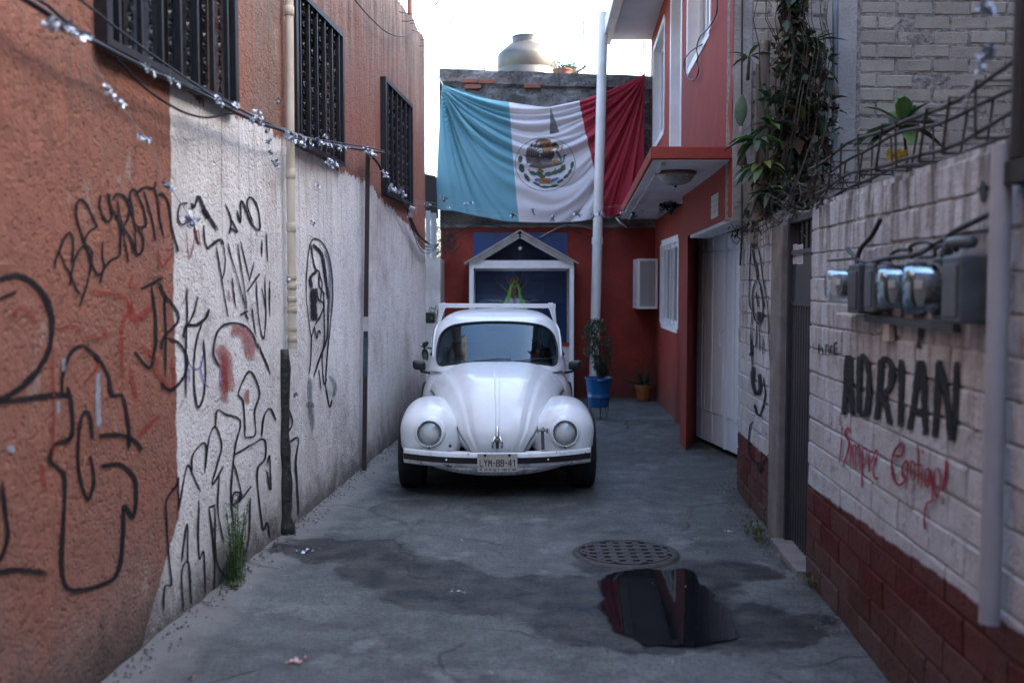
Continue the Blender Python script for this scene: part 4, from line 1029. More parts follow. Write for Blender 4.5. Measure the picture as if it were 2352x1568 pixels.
# statue
sx = onY(1182, 660, 13.95).x; sy = 13.95
st = empty('religious_statue', (sx, sy, .62), 'robed religious statue with green mantle, gold crown and golden rays inside the shrine', 'statue')
skin = simple('painted_brown_skin', (.32, .19, .12), rough=.5); mantle = simple('green_mantle_paint', (.45, .80, .14), (.32, .62, .12), 14, .5, bump=.004); dress = simple('rose_dress_paint', (.36, .22, .20), (.26, .15, .13), 20, .6); gold = simple('gilded_wood', (.62, .38, .12), (.4, .24, .07), 30, .35, metal=.2); lace = simple('white_lace_cloth', (.7, .72, .78), rough=.8)
P = []
for z, rx, ry, yo in ((.62, .20, .13, 0), (.8, .21, .13, 0), (1.0, .205, .12, 0), (1.2, .175, .11, 0), (1.33, .15, .10, 0), (1.42, .115, .085, 0), (1.48, .098, .080, 0), (1.56, .084, .076, 0), (1.62, .062, .064, 0), (1.655, .03, .035, .0), (1.662, .002, .002, 0)):
    op = interp(z, [.62, 1.4, 1.48, 1.6, 1.655], [.30, .34, .40, .38, .05]) * math.pi / 2 * 1.6
    rx *= interp(z, [.6, 1.4, 1.5, 1.66], [1.12, 1.12, 1.0, 1.0]); P.append([Vector((sx + rx * math.sin(a), sy + .01 - ry * math.cos(a) * (1 + .06 * math.sin(a * 9)), z)) for a in [lerp(op * .62, 2 * math.pi - op * .62, k / 40) for k in range(41)]])
mo = MB().grid(P).build('mantle', mantle, st, smooth=True); s_ = mo.modifiers.new('solid', 'SOLIDIFY'); s_.thickness = .012
m = MB(); m.lathe([(.16, .62), (.155, .9), (.12, 1.2), (.10, 1.34), (.06, 1.40), (.028, 1.43), (.026, 1.47), (.043, 1.49), (.052, 1.53), (.053, 1.57), (.045, 1.61), (.025, 1.635), (.001, 1.64)], 28, (sx, sy, 0)); fb = m.build('body', skin, st, smooth=True)
m = MB(); m.lathe([(.166, .621), (.161, .9), (.126, 1.2), (.106, 1.34), (.064, 1.405)], 28, (sx, sy, 0), wob=.03); m.build('dress', dress, st, smooth=True)
m = MB(); m.tube([(sx, sy - .052, 1.565), (sx, sy - .064, 1.545), (sx, sy - .054, 1.538)], [.004, .008, .005], 8); m.build('nose', skin, fb, smooth=True)
for d in (-.02, .02): m = MB(); m.lathe([(.0001, -.004), (.006, -.002), (.006, .002), (.0001, .004)], 10, (sx + d, sy - .050, 1.565), ax='y'); m.build('eye', M['black'], fb, smooth=True)
m = MB(); m.lathe([(.0001, -.002), (.009, 0), (.0001, .002)], 10, (sx, sy - .051, 1.522), ax='y'); m.build('mouth', dress, fb)
for d in (-1, 1):
    m = MB(); m.grid([[Vector((sx + d * lerp(.02, .075, k / 5) * (1 - .25 * j / 8), sy - .125 + .01 * math.sin(k * 2.2) + .02 * (1 - j / 8), lerp(1.43, 1.0, j / 8))) for k in range(6)] for j in range(9)]); m.build('white_scarf', lace, st, smooth=True)
m = MB(); m.tube([(sx - .012, sy - .14, 1.20), (sx - .008, sy - .15, 1.27), (sx - .003, sy - .15, 1.32)], [.018, .014, .006], 8); m.tube([(sx + .012, sy - .14, 1.20), (sx + .008, sy - .15, 1.27), (sx + .003, sy - .15, 1.32)], [.018, .014, .006], 8); m.build('joined_hands', skin, st, smooth=True)
cr = MB(); cr.lathe([(.058, 1.640), (.064, 1.66), (.066, 1.672)], 20, (sx, sy, 0))
for k in range(8): a = k * math.pi / 4; cr.tube([(sx + .064 * math.cos(a), sy + .064 * math.sin(a), 1.67), (sx + .04 * math.cos(a), sy + .04 * math.sin(a), 1.715), (sx, sy, 1.73)], .006, 5)
cr.build('crown', gold, st, smooth=True)
for k, a in enumerate([-1.1, -.85, -.6, -.38, -.15, .1, .95, 1.25, 1.6, 1.95, 2.35, 3.05, 3.28, 3.5, 3.75, 4.05, 4.3]):
    dx, dz = math.cos(a), math.sin(a); c0_ = Vector((sx + .12 * dx, sy + .03, 1.36 + .2 * dz)); L_ = .26 + .05 * math.sin(k * 2)
    m = MB(); m.tube([c0_ + Vector((dx, 0, dz)) * L_ * q + Vector((-dz, 0, dx)) * .008 * math.sin(q * 12 * (1 if k % 2 else 0)) for q in [i / 8 for i in range(9)]], [.010 - .008 * i / 8 for i in range(9)], 5); m.build('ray', gold, st, smooth=True)

# ---- wall box with mesh door
bx0 = onY(1465, 650, 13.72); bx1 = onY(1511, 650, 13.72); bz1 = onY(1480, 594, 13.72).z; bz0 = onY(1480, 709, 13.72).z
mb_ = empty('meter_cage', ((bx0.x + bx1.x) / 2, 14.25, bz0), 'white metal cage box with fine mesh door high on the dark red back wall', 'box')
m = MB(); m.box(bx0.x, bx1.x, 13.76, BY - .025, bz0, bz1); m.build('case', M['white'], mb_)
m = MB(); t = .03; x0, x1 = bx0.x, bx1.x
m.box(x0, x0 + t, 13.735, 13.758, bz0, bz1); m.box(x1 - t, x1, 13.735, 13.758, bz0, bz1); m.box(x0 + t, x1 - t, 13.735, 13.758, bz0, bz0 + t); m.box(x0 + t, x1 - t, 13.735, 13.758, bz1 - t, bz1); dr2 = m.build('door', M['white'], mb_)
m = MB(); m.box(x0 + t, x1 - t, 13.752, 13.757, bz0 + t, bz1 - t); m.build('dark_inside', simple('shaded_grey_metal', (.16, .16, .17), rough=.7), dr2)
m = MB(); n = 22; wv = x1 - x0 - 2 * t
for k in range(-40, 22):
    for sg in (1, -1):
        xa = x0 + t + wv * k / 12; z0_ = bz0 + t; ln = bz1 - bz0 - 2 * t
        p0, p1 = (xa, z0_), (xa + ln * .5, z0_ + ln)
        if sg < 0: p0, p1 = (2 * (x0 + x1) / 2 - p0[0], p0[1]), (x0 + x1 - p1[0], p1[1])
        # clip to the opening
        q = []
        for a, b in ((p0, p1),):
            ts = [0, 1]
            for xx in (x0 + t, x1 - t): ts.append((xx - a[0]) / (b[0] - a[0]))
            ts = sorted(u for u in ts if 0 <= u <= 1)
            for u, v in zip(ts, ts[1:]):
                mx = a[0] + (b[0] - a[0]) * (u + v) / 2
                if x0 + t < mx < x1 - t and v - u > .005: q.append(((a[0] + (b[0] - a[0]) * u, a[1] + (b[1] - a[1]) * u), (a[0] + (b[0] - a[0]) * v, a[1] + (b[1] - a[1]) * v)))
        for a, b in q: m.bar((a[0], 13.742, a[1]), (b[0], 13.742, b[1]), .004, .003)
ms_ = m.build('wire_mesh', M['white'], dr2); tag(ms_, kind='stuff')
for z in (bz0 + .1, bz1 - .1): m = MB(); m.tube([(x0 - .008, 13.745, z - .03), (x0 - .008, 13.745, z + .03)], .009, 8); m.build('hinge', M['white'], mb_)

# ---- potted plants
def pot(name, label, c, prof, mat, extra=None):
    o = MB().lathe(prof, 32, (c[0], c[1], c[2])).build(name, mat, base=c, smooth=True, angle=45); tag(o, label, 'pot'); return o
soil = simple('potting_soil', (.03, .02, .014), (.05, .035, .025), 40, .95, bump=.01)
bc = onG(1375, 962); bluep = simple('bright_blue_plastic', (.006, .10, .30), (.008, .085, .25), 4, .38)
zb_ = .15
bk = pot('blue_bucket', 'bright blue plastic bucket planter on a thin wire stand', (bc.x, bc.y, zb_), [(.0, 0), (.118, 0), (.123, .01), (.133, .115), (.138, .118), (.139, .13), (.136, .134), (.141, .19), (.145, .193), (.146, .205), (.143, .208), (.157, .335), (.170, .338), (.171, .352), (.160, .356), (.155, .35), (.150, .30), (.001, .30)], bluep)
MB().lathe([(.0, .301), (.148, .302)], 24, (bc.x, bc.y, zb_)).build('soil', soil, bk)
m = MB(); m.tube([(bc.x - .03, bc.y - .165, zb_ + .335), (bc.x + .01, bc.y - .185, zb_ + .325), (bc.x + .07, bc.y - .165, zb_ + .335)], [.012, .016, .012], 8); m.build('grip', bluep, bk, smooth=True)
m = MB()
for k in range(3):
    a = .6 + k * 2 * math.pi / 3; p = Vector((bc.x + .125 * math.cos(a), bc.y + .125 * math.sin(a), zb_ + .10)); d = Vector((math.cos(a), math.sin(a), 0))
    m.tube([p, p - Vector((0, 0, .13)) - d * .02, p - Vector((0, 0, .24)) - d * .0, p - Vector((0, 0, .13)) + d * .025, p + d * .01], .005, 5)
m.tube([(bc.x + .137 * math.cos(a), bc.y + .137 * math.sin(a), zb_ + .10) for a in [k * math.pi / 10 for k in range(21)]], .005, 5); stn = m.build('wire_stand', M['iron'], base=(bc.x, bc.y, 0)); tag(stn, 'thin black wire stand under the blue bucket planter', 'stand')
oc = onG(1476, 917); oc.y -= .0
terr = simple('ochre_plastic_pot', (.36, .135, .035), (.30, .11, .03), 5, .5)
op_ = pot('ochre_pot', 'small ochre flower pot holding an aloe in the far corner', (oc.x, oc.y - .08, 0), [(.0, 0), (.085, 0), (.09, .01), (.108, .165), (.125, .168), (.127, .215), (.12, .22), (.112, .19), (.001, .185)], terr)
MB().lathe([(.0, .187), (.111, .19)], 20, (oc.x, oc.y - .08, 0)).build('soil', soil, op_)

# ---- ceiling lamp under the canopy
lc = onY(1552, 398, 8.55); lz = interp(8.55, [7.0, 14.02], [c0.z - .012, 2.534]); Yl = 8.4; r_ = ray(1552, 392); tt = (lz - CAMH) / r_.z; lx, Yl = r_.x * tt, r_.y * tt
lamp = empty('ceiling_lamp', (lx, Yl, lz), 'unlit domed ceiling lamp with brown rim under the canopy', 'lamp')
MB().lathe([(.06, 0), (.150, -.004), (.162, -.018), (.158, -.03), (.14, -.034)], 36, (lx, Yl, lz)).build('rim', simple('brown_lamp_rim', (.14, .05, .035), rough=.5), lamp, smooth=True)
MB().lathe([(.142, -.028), (.135, -.055), (.11, -.085), (.07, -.105), (.02, -.113), (.001, -.113)], 36, (lx, Yl, lz)).build('glass_bowl', simple('frosted_marbled_glass', (.34, .35, .34), (.18, .19, .19), 24, .25), lamp, smooth=True)
MB().lathe([(.008, -.112), (.014, -.12), (.006, -.13), (.001, -.132)], 12, (lx, Yl, lz)).build('finial', M['rust'], lamp, smooth=True)

# ---- number tile over the gate
Ya, za = UW.hit(1634, 452, .01); Yb, zb2 = UW.hit(1649, 496, .01)
m = MB(); m.pbox(UW, Yb, Ya, zb2, za, .002, .012); nt = m.build('number_tile', M['dirtywhite'], base=UW.P(Ya, zb2)); tag(nt, 'small white tile plaque on the red beam over the garage gate', 'plaque')
m = MB(); h = za - zb2; w_ = Ya - Yb
for k in (1, 2, 3): m.pbox(UW, Yb + .01, Ya - .01, zb2 + h * k / 4 - .003, zb2 + h * k / 4 + .003, .012, .0135)
m.pbox(UW, (Ya + Yb) / 2 - .006, (Ya + Yb) / 2 + .006, zb2 + .01, za - .01, .012, .0134); m.build('relief_lines', simple('grey_relief', (.3, .3, .3)), nt)

# ---- roof of the back house: water tank, pots, rods
tcx = onY(1210, 130, 17.2).x; TY = 17.2; sc = 2286.7 / TY
def tz(y): return onY(1210, y, TY).z
tk = empty('water_tank', (tcx, TY, 4.5), 'big stainless steel water tank on the roof of the back house', 'tank')
r1 = (1277 - 1144) / 2 / sc; rn = 33 / sc
pf = [(0, 4.52), (r1, 4.52), (r1, tz(165)), (r1 * .992, tz(164)), (r1 * .992, tz(162)), (r1, tz(161)), (r1, tz(133)), (r1 * .985, tz(129)), (r1 * .93, tz(124)), (rn * 1.2, tz(104)), (rn * 1.02, tz(102)), (rn, tz(100))]
MB().lathe(pf, 64, (tcx, TY, 0)).build('shell', M['steel'], tk, smooth=True, angle=40)
MB().lathe([(rn, tz(101)), (rn, tz(89)), (rn * 1.04, tz(87.5)), (rn * 1.03, tz(85.5)), (rn * .6, tz(84.6)), (0, tz(84.4))], 48, (tcx, TY, 0)).build('lid', M['steel'], tk, smooth=True, angle=40)
m = MB(); m.tube([(tcx + r1 + .01, TY, tz(150)), (tcx + r1 + .05, TY, tz(128)), (tcx + r1 * .6, TY, tz(115))], .012, 6); m.build('vent_pipe', M['steel'], tk)
for px, y0, y1, r, lab in ((1342, 42, 176, .012, 'tall thin aerial rod rising from the back roof right of the tank'), (1113, 150, 170, .014, 'short steel stub standing on the back roof left of the tank')):
    a = onY(px, y1 + 6, 15.2); b = onY(px - (2 if px > 1200 else 0), y0, 15.2); m = MB(); m.tube([a, b], r * .8, 6)
    if px > 1200:
        for yy, wd_ in ((52, .10), (74, .07)): q = onY(px - 1.5, yy, 15.2); m.tube([q - Vector((wd_, 0, 0)), q + Vector((wd_, 0, 0))], .005, 5)
    tag(m.build('roof_rod', M['iron'], base=a), lab, 'rod')
rpot = onY(1292, 168, 15.0); tag(MB().lathe([(0, -.12), (.10, -.12), (.14, .03), (.15, .03), (.15, .05), (.0, .04)], 20, rpot).build('roof_pot', simple('dull_terracotta', (.33, .15, .10), rough=.85), base=rpot - Vector((0, 0, .12)), smooth=True, angle=40), 'brick coloured pot with a yellowish plant on the back roof beside the tank', 'pot')
rpot2 = onY(1322, 168, 15.2); tag(MB().lathe([(0, -.14), (.08, -.14), (.10, .05), (.09, .07), (.0, .06)], 20, rpot2).build('roof_jar', M['dirtywhite'], base=rpot2 - Vector((0, 0, .14)), smooth=True, angle=40), 'small whitish jar on the back roof right of the brick coloured pot', 'jar')
m = MB(); m.bar(onY(1305, 180, 14.9), onY(1346, 152, 14.9), .03, .03); tag(m.build('roof_stick', M['wood'], base=onY(1305, 180, 14.9)), 'slanting stick lying against the pots on the back roof', 'stick')

# ---- barbed wire and mast on the end of the left wall
m = MB(); a = LW.P(11.6, 4.45, -.08); m.tube([a, a + Vector((0, 0, 1.6))], .028, 10); ms2 = m.build('rusty_mast', simple('brick_red_rust', (.20, .06, .04), (.10, .04, .03), 12, .8), base=a); tag(ms2, 'rusty red brown mast at the far top end of the left wall', 'pole')
m = MB(); pts = []; N_ = 260
for k in range(N_):
    t = k / N_; an = t * 2 * math.pi * 6.5; y = lerp(10.2, 12.2, t); p = LW.P(y, 4.83, .05); rr = .40 + .06 * math.sin(k * .21); pts.append(p + Vector((rr * math.cos(an), .12 * math.sin(an * .5), rr * math.sin(an))))
m.tube(pts, .0035, 4)
for k in range(0, N_, 4):
    p = pts[k]; v = Vector((random.uniform(-1, 1), random.uniform(-1, 1), random.uniform(-1, 1))).normalized() * .022; m.tube([p - v, p + v], .0022, 3)
tag(m.build('barbed_wire_coil', M['iron'], base=pts[0]), 'loose coil of thin barbed wire over the far top of the left wall', 'barbed wire')

# ---- behind the end of the left wall
q0, q1 = onY(972, 700, 13.5).x, onY(1012, 700, 13.5).x
m = MB(); us = [lerp(q0 - .2, q1, k / 8) for k in range(9)]; vz = [k * .13 for k in range(16)]
m.grid([[(u, 13.45 + .012 * nz((u, v, 5), 9), v if v < 1.9 else 1.98 + .03 * nz((u, 0, 0), 20)) for u in us] for v in vz]); m.add([(q1, 13.45, 0), (q1, 14.28, 0), (q1, 14.28, 1.96), (q1, 13.45, 1.98)], [(0, 1, 2, 3)]); m.add([(q0 - .2, 13.45, 1.98), (q1, 13.45, 1.98), (q1, 14.28, 1.96), (q0 - .2, 14.28, 1.96)], [(0, 1, 2, 3)])
tag(m.build('white_pier', M['dirtywhite'], base=(q1 - .1, 13.45, 0)), 'rough white rendered pier just past the far end of the left wall', 'pier')
for i, (pa, pb_) in enumerate(((978, 989), (990, 1003))):
    a = onY(pa, 585, 13.7); b = onY(pb_, 585, 13.7); zt_ = onY(pa, 484 + i * 5, 13.7).z; m = MB(); m.box(a.x, b.x, 13.7, 13.73, 1.96, zt_); tag(m.build('upright_plank', simple('pale_blue_board', (.30, .35, .38), (.2, .23, .25), 14, .85, vstretch=.1, bump=.006), base=(a.x, 13.7, 1.96)), ('left' if i == 0 else 'right') + ' of two pale blue grey planks standing above the white pier', 'plank', 'planks above the pier')
a = onY(960, 400, 14.0); m = MB(); m.hexa([(a.x - .2, 13.9, 2.55), (onY(1004, 480, 13.9).x, 13.9, 2.55), (onY(1004, 480, 13.9).x, 14.2, 2.55), (a.x - .2, 14.2, 2.55)], [(a.x - .2, 13.9, 3.22), (onY(1000, 408, 13.9).x, 13.9, 3.12), (onY(1000, 408, 13.9).x, 14.2, 3.12), (a.x - .2, 14.2, 3.22)]); tag(m.build('dark_shed', M['black'], base=(a.x, 14, 2.55)), 'dark lean-to glimpsed between the left wall and the flag', 'shed')

# ---- cables
def wall_path(pl, pts, off):
    out = []
    for i, (x, y) in enumerate(pts):
        o = off[i] if isinstance(off, (list, tuple)) else off; Y, z = pl.hit(x, y, o); out.append(pl.P(Y, z, o))
    return out
def cable(pts, r, label, mat=None, name='cable', group=None, smooth_=10):
    o = MB().tube(spline(pts, smooth_), r, 6).build(name, mat or M['cable'], base=pts[0], smooth=True); return tag(o, label, 'cable' if name == 'cable' else name.replace('_', ' '), group)
main = wall_path(LW, [(-60, -70), (95, 22), (150, 62), (222, 100), (350, 165), (480, 225), (545, 260), (600, 284), (650, 300), (700, 317), (760, 332), (838, 345), (882, 351)], .11)
cable(main, .011, 'thickest black cable running along the left wall under the barred windows')
cable([p + Vector((0, 0, .016 + .012 * math.sin(i * 1.3))) for i, p in enumerate(main)], .006, 'thin black cable twisted over the thick one on the left wall')
cable(wall_path(LW, [(160, -20), (300, 90), (420, 175), (490, 222)], .13), .005, 'thin cable slanting across the nearest barred window')
cable(wall_path(LW, [(262, 128), (300, 170), (350, 215), (420, 257), (475, 270), (520, 262), (552, 262)], .09), .006, 'cable sagging in a curve over the whitewash edge below the nearest window')
cable(wall_path(LW, [(845, 350), (868, 375), (882, 405), (905, 440), (930, 470), (945, 505), (962, 540), (985, 560)], .08), .012, 'black cable dropping from the iron post past the farthest window')
for i, sag in enumerate((0, 9, 18, 28)):
    cable(wall_path(LW, [(936, 490), (950, 520 + sag * .6), (968, 548 + sag), (990, 563 + sag * .6)], .05) + [onY(1010, 560, 13.3)], .005, ['highest and tightest', 'second highest', 'third highest', 'lowest and deepest sagging'][i] + ' of four slack wires between left wall end and pier', group='slack wires at the wall end')
cable(wall_path(LW, [(815, 0), (850, 40), (890, 75), (925, 84), (955, 72)], .06), .006, 'thin wire looping under the top edge of the left wall')
cv = [(655, -10), (650, 90), (600, 180), (545, 240), (525, 310), (533, 360), (527, 400), (537, 450), (520, 500), (495, 510), (462, 490), (444, 430), (455, 370), (500, 320), (560, 285)]
cable(wall_path(UW, [((1500 + x / 2.614) * .9408, y / 2.614 * .9408) for x, y in cv], .03), .006, 'black wire hanging in a loop on the upper red wall')
cable([Vector((1.575, 6.95, 5.2)), Vector((1.58, 6.94, 3.2)), Vector((1.59, 6.92, 2.05)), Vector((1.60, 7.0, 1.75))], .006, 'thin dark cable hanging down the render edge beside the red house')
# hanging wires beyond the flag corner
cable([onY(1480, 180, 14.0), onY(1479, 140, 14.0), onY(1478, 95, 14.2)], .008, 'dark cord tying the red corner of the flag to the slab')

# ---- electricity meters
mg = simple('meter_box_blue_grey', (.10, .125, .14), (.055, .07, .08), 9, .45, metal=.2, bump=.002)
mgl = simple('meter_box_dark', (.05, .062, .07), (.035, .042, .05), 9, .5)
dial = simple('meter_dial', (.18, .19, .2), (.06, .06, .06), 60, .4)
def meter(Y, z, r, boxd, label, glass=True):
    root = empty('electricity_meter', RW.P(Y, z - .12, 0), label, 'electricity meter', 'electricity meters on the right wall')
    m = MB(); m.pbox(RW, Y - r * 1.05, Y + r * 1.05, z - r * 1.25, z + r * 1.2, .004, boxd); m.build('case', mg, root, bevel=.012)
    n = RW.n
    def ringp(prof_):
        u = RW.t; return [[RW.P(Y, z, boxd) + n * d + (u * math.cos(a) + Vector((0, 0, 1)) * math.sin(a)) * rr for a in [2 * math.pi * k / 40 for k in range(41)]] for rr, d in prof_]
    MB().grid(ringp([(r, 0), (r * 1.04, .004), (r * 1.04, .022), (r * .96, .026)])).build('collar', mgl, root, smooth=True)
    MB().grid(ringp([(r * .93, .0), (r * .93, .105), (r * .80, .122), (.001, .125)])).build('glass_dome', M['dome'], root, smooth=True)
    MB().grid(ringp([(r * .7, .0), (r * .7, .07), (.001, .072)])).build('dial_drum', dial, root)
    m = MB(); p = RW.P(Y, z + r * .2, boxd + .074); m.pbox(RW, Y - r * .45, Y + r * .45, z + .0, z + r * .35, boxd + .073, boxd + .076); m.build('register', M['dirtywhite'], root)
    return root
M['dome'] = m_glass('meter_glass', (.88, .88, .87), .0, .14, .4)
meter(4.47, 1.612, .076, .030, 'glass domed electricity meter, the farthest one, nearest the dark door')
meter(3.72, 1.60, .082, .030, 'glass domed electricity meter in the middle of the row over the name')
meter(3.42, 1.598, .088, .034, 'largest glass domed electricity meter, nearest the white corner conduit')
def ebox(Y0, Y1, z0, z1, d, label, mat=mg):
    m = MB(); m.pbox(RW, Y0, Y1, z0, z1, .003, d); o = m.build('breaker_box', mat, base=RW.P((Y0 + Y1) / 2, z0, 0), bevel=.008); tag(o, label, 'box')
    m = MB(); m.pbox(RW, Y0 + .02, Y1 - .02, z0 + .02, z1 - .03, d, d + .006); m.build('lid', mat, o, bevel=.003); return o
ebox(4.17, 4.33, 1.49, 1.70, .10, 'dark flat switch box next to the farthest meter', mgl)
ebox(4.01, 4.14, 1.50, 1.70, .085, 'blue grey switch box second from the farthest meter')
b3 = ebox(3.86, 3.96, 1.52, 1.69, .09, 'small blue grey switch box with a pale label between boxes and meters')
m = MB(); m.pbox(RW, 3.88, 3.94, 1.62, 1.66, .0965, .0975); m.build('label_plate', M['dirtywhite'], b3)
ebox(3.08, 3.24, 1.49, 1.705, .098, 'large blue grey service box by the white corner conduit')
m = MB(); m.pbox(RW, 3.30, 4.3, 1.455, 1.485, .01, .035); tag(m.build('mounting_rail', mgl, base=RW.P(3.8, 1.455, 0)), 'dark rail under the row of meters', 'rail')
m = MB(); m.tube([RW.P(3.32, 1.71, .06), RW.P(3.26, 1.75, .06), RW.P(3.12, 1.745, .05)], .02, 10); tag(m.build('conduit_elbow', mg, base=RW.P(3.3, 1.7, .06), smooth=True), 'thick grey conduit bend on top of the large service box', 'conduit')
m = MB(); m.pbox(RW, 4.30, 4.62, 1.475, 1.483, .0, .07); tag(m.build('shelf_strip', M['white'], base=RW.P(4.45, 1.475, 0)), 'thin white ledge under the farthest meter', 'ledge')
m = MB(); m.pbox(RW, 3.98, 4.06, 1.385, 1.47, .006, .03); tag(m.build('junction_cover', M['dirtywhite'], base=RW.P(4.0, 1.385, 0), bevel=.003), 'white junction cover on the wall below the switch boxes', 'cover')
Z5 = lambda pts: [((1980 + x / 4.9) * .9408, (560 + y / 4.9) * .9408) for x, y in pts]
for k, (pts, r) in enumerate([([(830, -120), (740, 60), (610, 210), (560, 330), (545, 440)], .011), ([(2300, -260), (1760, 0), (1600, 110), (1420, 220), (1250, 300), (1080, 330), (940, 340), (740, 390)], .010),
    ([(940, 380), (960, 300), (1050, 245), (1200, 245)], .008), ([(1210, 340), (1180, 240), (1220, 180), (1330, 150), (1430, 170), (1430, 210), (1340, 270), (1250, 290)], .008), ([(1600, 110), (1660, 190), (1740, 240)], .010),
    ([(430, 230), (520, 330), (600, 380), (700, 400), (700, 430), (520, 450)], .009), ([(600, 510), (680, 545), (800, 540), (830, 440)], .007), ([(1480, 250), (1475, 320), (1300, 335)], .007), ([(200, 370), (330, 365), (480, 350), (560, 360)], .006), ([(1700, 190), (1560, 190), (1480, 240)], .008)]):
    cable(wall_path(RW, Z5(pts), .06 if k not in (1, 0) else [.03 + .05 * i / len(pts) for i in range(len(pts))]), r, ['thick black cable slanting down to the switch boxes', 'long black cable rising right from the boxes towards the conduit', 'short bent cable arching over the small box', 'cable coiled in an open loop above the middle meter', 'short cable dropping to the service box', 'cable knot beside the farthest meter', 'cable curling under the second switch box', 'squared wire bend above the nearest meter', 'thin wire over the white ledge', 'black wire hump over the nearest meter'][k])
for k, pts in enumerate([[(2060, 430), (2042, 500), (2010, 570), (1985, 640)], [(2230, 430), (2180, 520), (2090, 590), (2010, 640)]]): pass
c = RW.P(2.97, 1.94, .0)
hole = MB().grid([[RW.P(3.16, 1.905, .006) + (RW.t * math.cos(a) * r * .7 + Vector((0, 0, 1)) * math.sin(a) * r) for a in [2 * math.pi * k / 20 for k in range(21)]] for r in (.001, .035)]); tag(hole.build('socket_hole', M['black'], base=RW.P(3.16, 1.905, 0)), 'dark round knocked-out hole high at the near end of the meter wall', 'hole')

# ---- near corner: conduit and dark mast
m = MB(); p = RW.P(2.93, .60, .045); m.tube([p, p + Vector((0, 0, 1.42))], .030, 16); tag(m.build('corner_conduit', simple('grey_white_conduit', (.34, .36, .40), (.27, .28, .31), 3, .5), base=p, smooth=True, angle=50), 'thick pale conduit standing against the near end of the meter wall', 'pipe')
m = MB(); p = RW.P(2.84, 1.97, -.03); m.tube([p, p + Vector((0, 0, 3))], .085, 14); tag(m.build('dark_mast', simple('tarred_timber', (.012, .010, .010), (.02, .017, .015), 14, .85, bump=.01, vstretch=.1), base=p, smooth=True, angle=50), 'dark tarred mast standing on the near end of the meter wall', 'pole')
m = MB(); m.pbox(RW, 2.74, 2.92, 1.90, 1.965, -.1, .05); tag(m.build('mast_foot', M['black'], base=RW.P(2.84, 1.9, -.03)), 'black block under the dark mast', 'block')

# ---- rebar cage on the wall top
rb = empty('rebar_cage', RW.P(4.2, 2.06, -.08), 'rusty rebar cage lying along the top of the meter wall', 'rebar')
def rbz(Y): return 2.115 + .02 * math.sin(Y * 3)
for o_, dz in ((-.02, 0), (-.15, 0), (-.02, .15), (-.15, .15)):
    m = MB(); m.tube([RW.P(Y, rbz(Y) + dz + .008 * math.sin(Y * 7 + o_ * 30), o_) for Y in [2.4 + k * .2 for k in range(17)]], .008, 6); m.build('long_bar', M['rust'], rb, smooth=True)
for k in range(12):
    Y = 2.45 + k * .27 + random.uniform(-.03, .03); z = rbz(Y); m = MB(); sk_ = random.uniform(-.09, .09)
    m.tube([RW.P(Y, z - .02, -.01), RW.P(Y + sk_, z + .165, -.01), RW.P(Y + sk_, z + .165, -.16), RW.P(Y, z - .02, -.16), RW.P(Y, z - .02, -.01)], .006, 5); m.build('stirrup', M['rust'], rb)

# ---- manhole grate
mc = onG(1437, 1271); mh = empty('drain_cover', (mc.x, mc.y, 0), 'round cast iron drain grate with square holes set in the concrete', 'drain cover')
cast = simple('worn_cast_iron', (.06, .057, .053), (.028, .026, .025), 22, .65, metal=.3, bump=.006)
MB().lathe([(.33, -.01), (.315, .008), (.295, .012), (.280, .012), (.278, -.03)], 48, (mc.x, mc.y, 0), wob=.006).build('ring', cast, mh, smooth=True)
m = MB(); n = 13; st_ = .52 / n; R_ = .318
for i in range(n):
    for j in range(n):
        x0 = -.26 + i * st_; y0 = -.26 + j * st_
        cx_, cy_ = x0 + st_ / 2, y0 + st_ / 2
        if math.hypot(cx_, cy_) > .265: continue
        hole = i % 2 == 1 and j % 2 == 1 and math.hypot(cx_, cy_) < .245
        if not hole: m.box(mc.x + x0, mc.x + x0 + st_, mc.y + y0, mc.y + y0 + st_, -.02, .014 if (i + j) % 2 else .0155)
m.build('grate', cast, mh)
MB().lathe([(.252, -.02), (.252, .0155), (.275, .0155), (.275, -.02)], 48, (mc.x, mc.y, 0)).build('rim', cast, mh)
MB().lathe([(0, .0052), (.27, .0052)], 32, (mc.x, mc.y, 0)).build('pit_shade_disc', M['black'], mh)  # flat black disc puts the darkness below the grate into colour

# ---- puddle
PU = [(1385, 1322), (1420, 1312), (1480, 1306), (1530, 1310), (1570, 1306), (1600, 1318), (1606, 1338), (1632, 1352), (1640, 1372), (1668, 1396), (1676, 1425), (1692, 1446), (1680, 1468), (1640, 1472), (1600, 1482), (1540, 1478), (1490, 1480), (1450, 1462), (1420, 1452), (1400, 1420), (1382, 1395), (1390, 1360), (1374, 1340)]
pg = [onG(x, y) for x, y in PU]; pp = spline([(p.x, p.y, 0) for p in pg] + [(pg[0].x, pg[0].y, 0)], 6)
ctr = sum((Vector(p) for p in pp), Vector()) / len(pp); m = MB()
pp = [p + Vector((nz(p, 9) * .03, nz(p, 9, 4) * .035, 0)) for p in pp[:-1]]
LV = (0.001, .5, .86, .95, 1.02, 1.10, 1.2); m.grid([[ctr.lerp(p, t) + Vector((0, 0, .0015)) for p in pp + pp[:1]] for t in LV], a=[v for v in (1, 1, 1, .85, .5, .2, 0) for _ in range(len(pp) + 1)])
t = NT('dark_puddle_water'); al = t.ramp(t.math('ADD', t.attr('a'), t.math('MULTIPLY', t.math('SUBTRACT', t.noise(16, 6, .7), .5), .9)), .42, .62); pm = t.fin((.006, .008, .010), t.ramp(al, .5, 1, .25, .02), t.bump(t.noise(9, 2), .0006, .5), spec=.17, alpha=al); tag(m.build('puddle', pm), kind='structure')
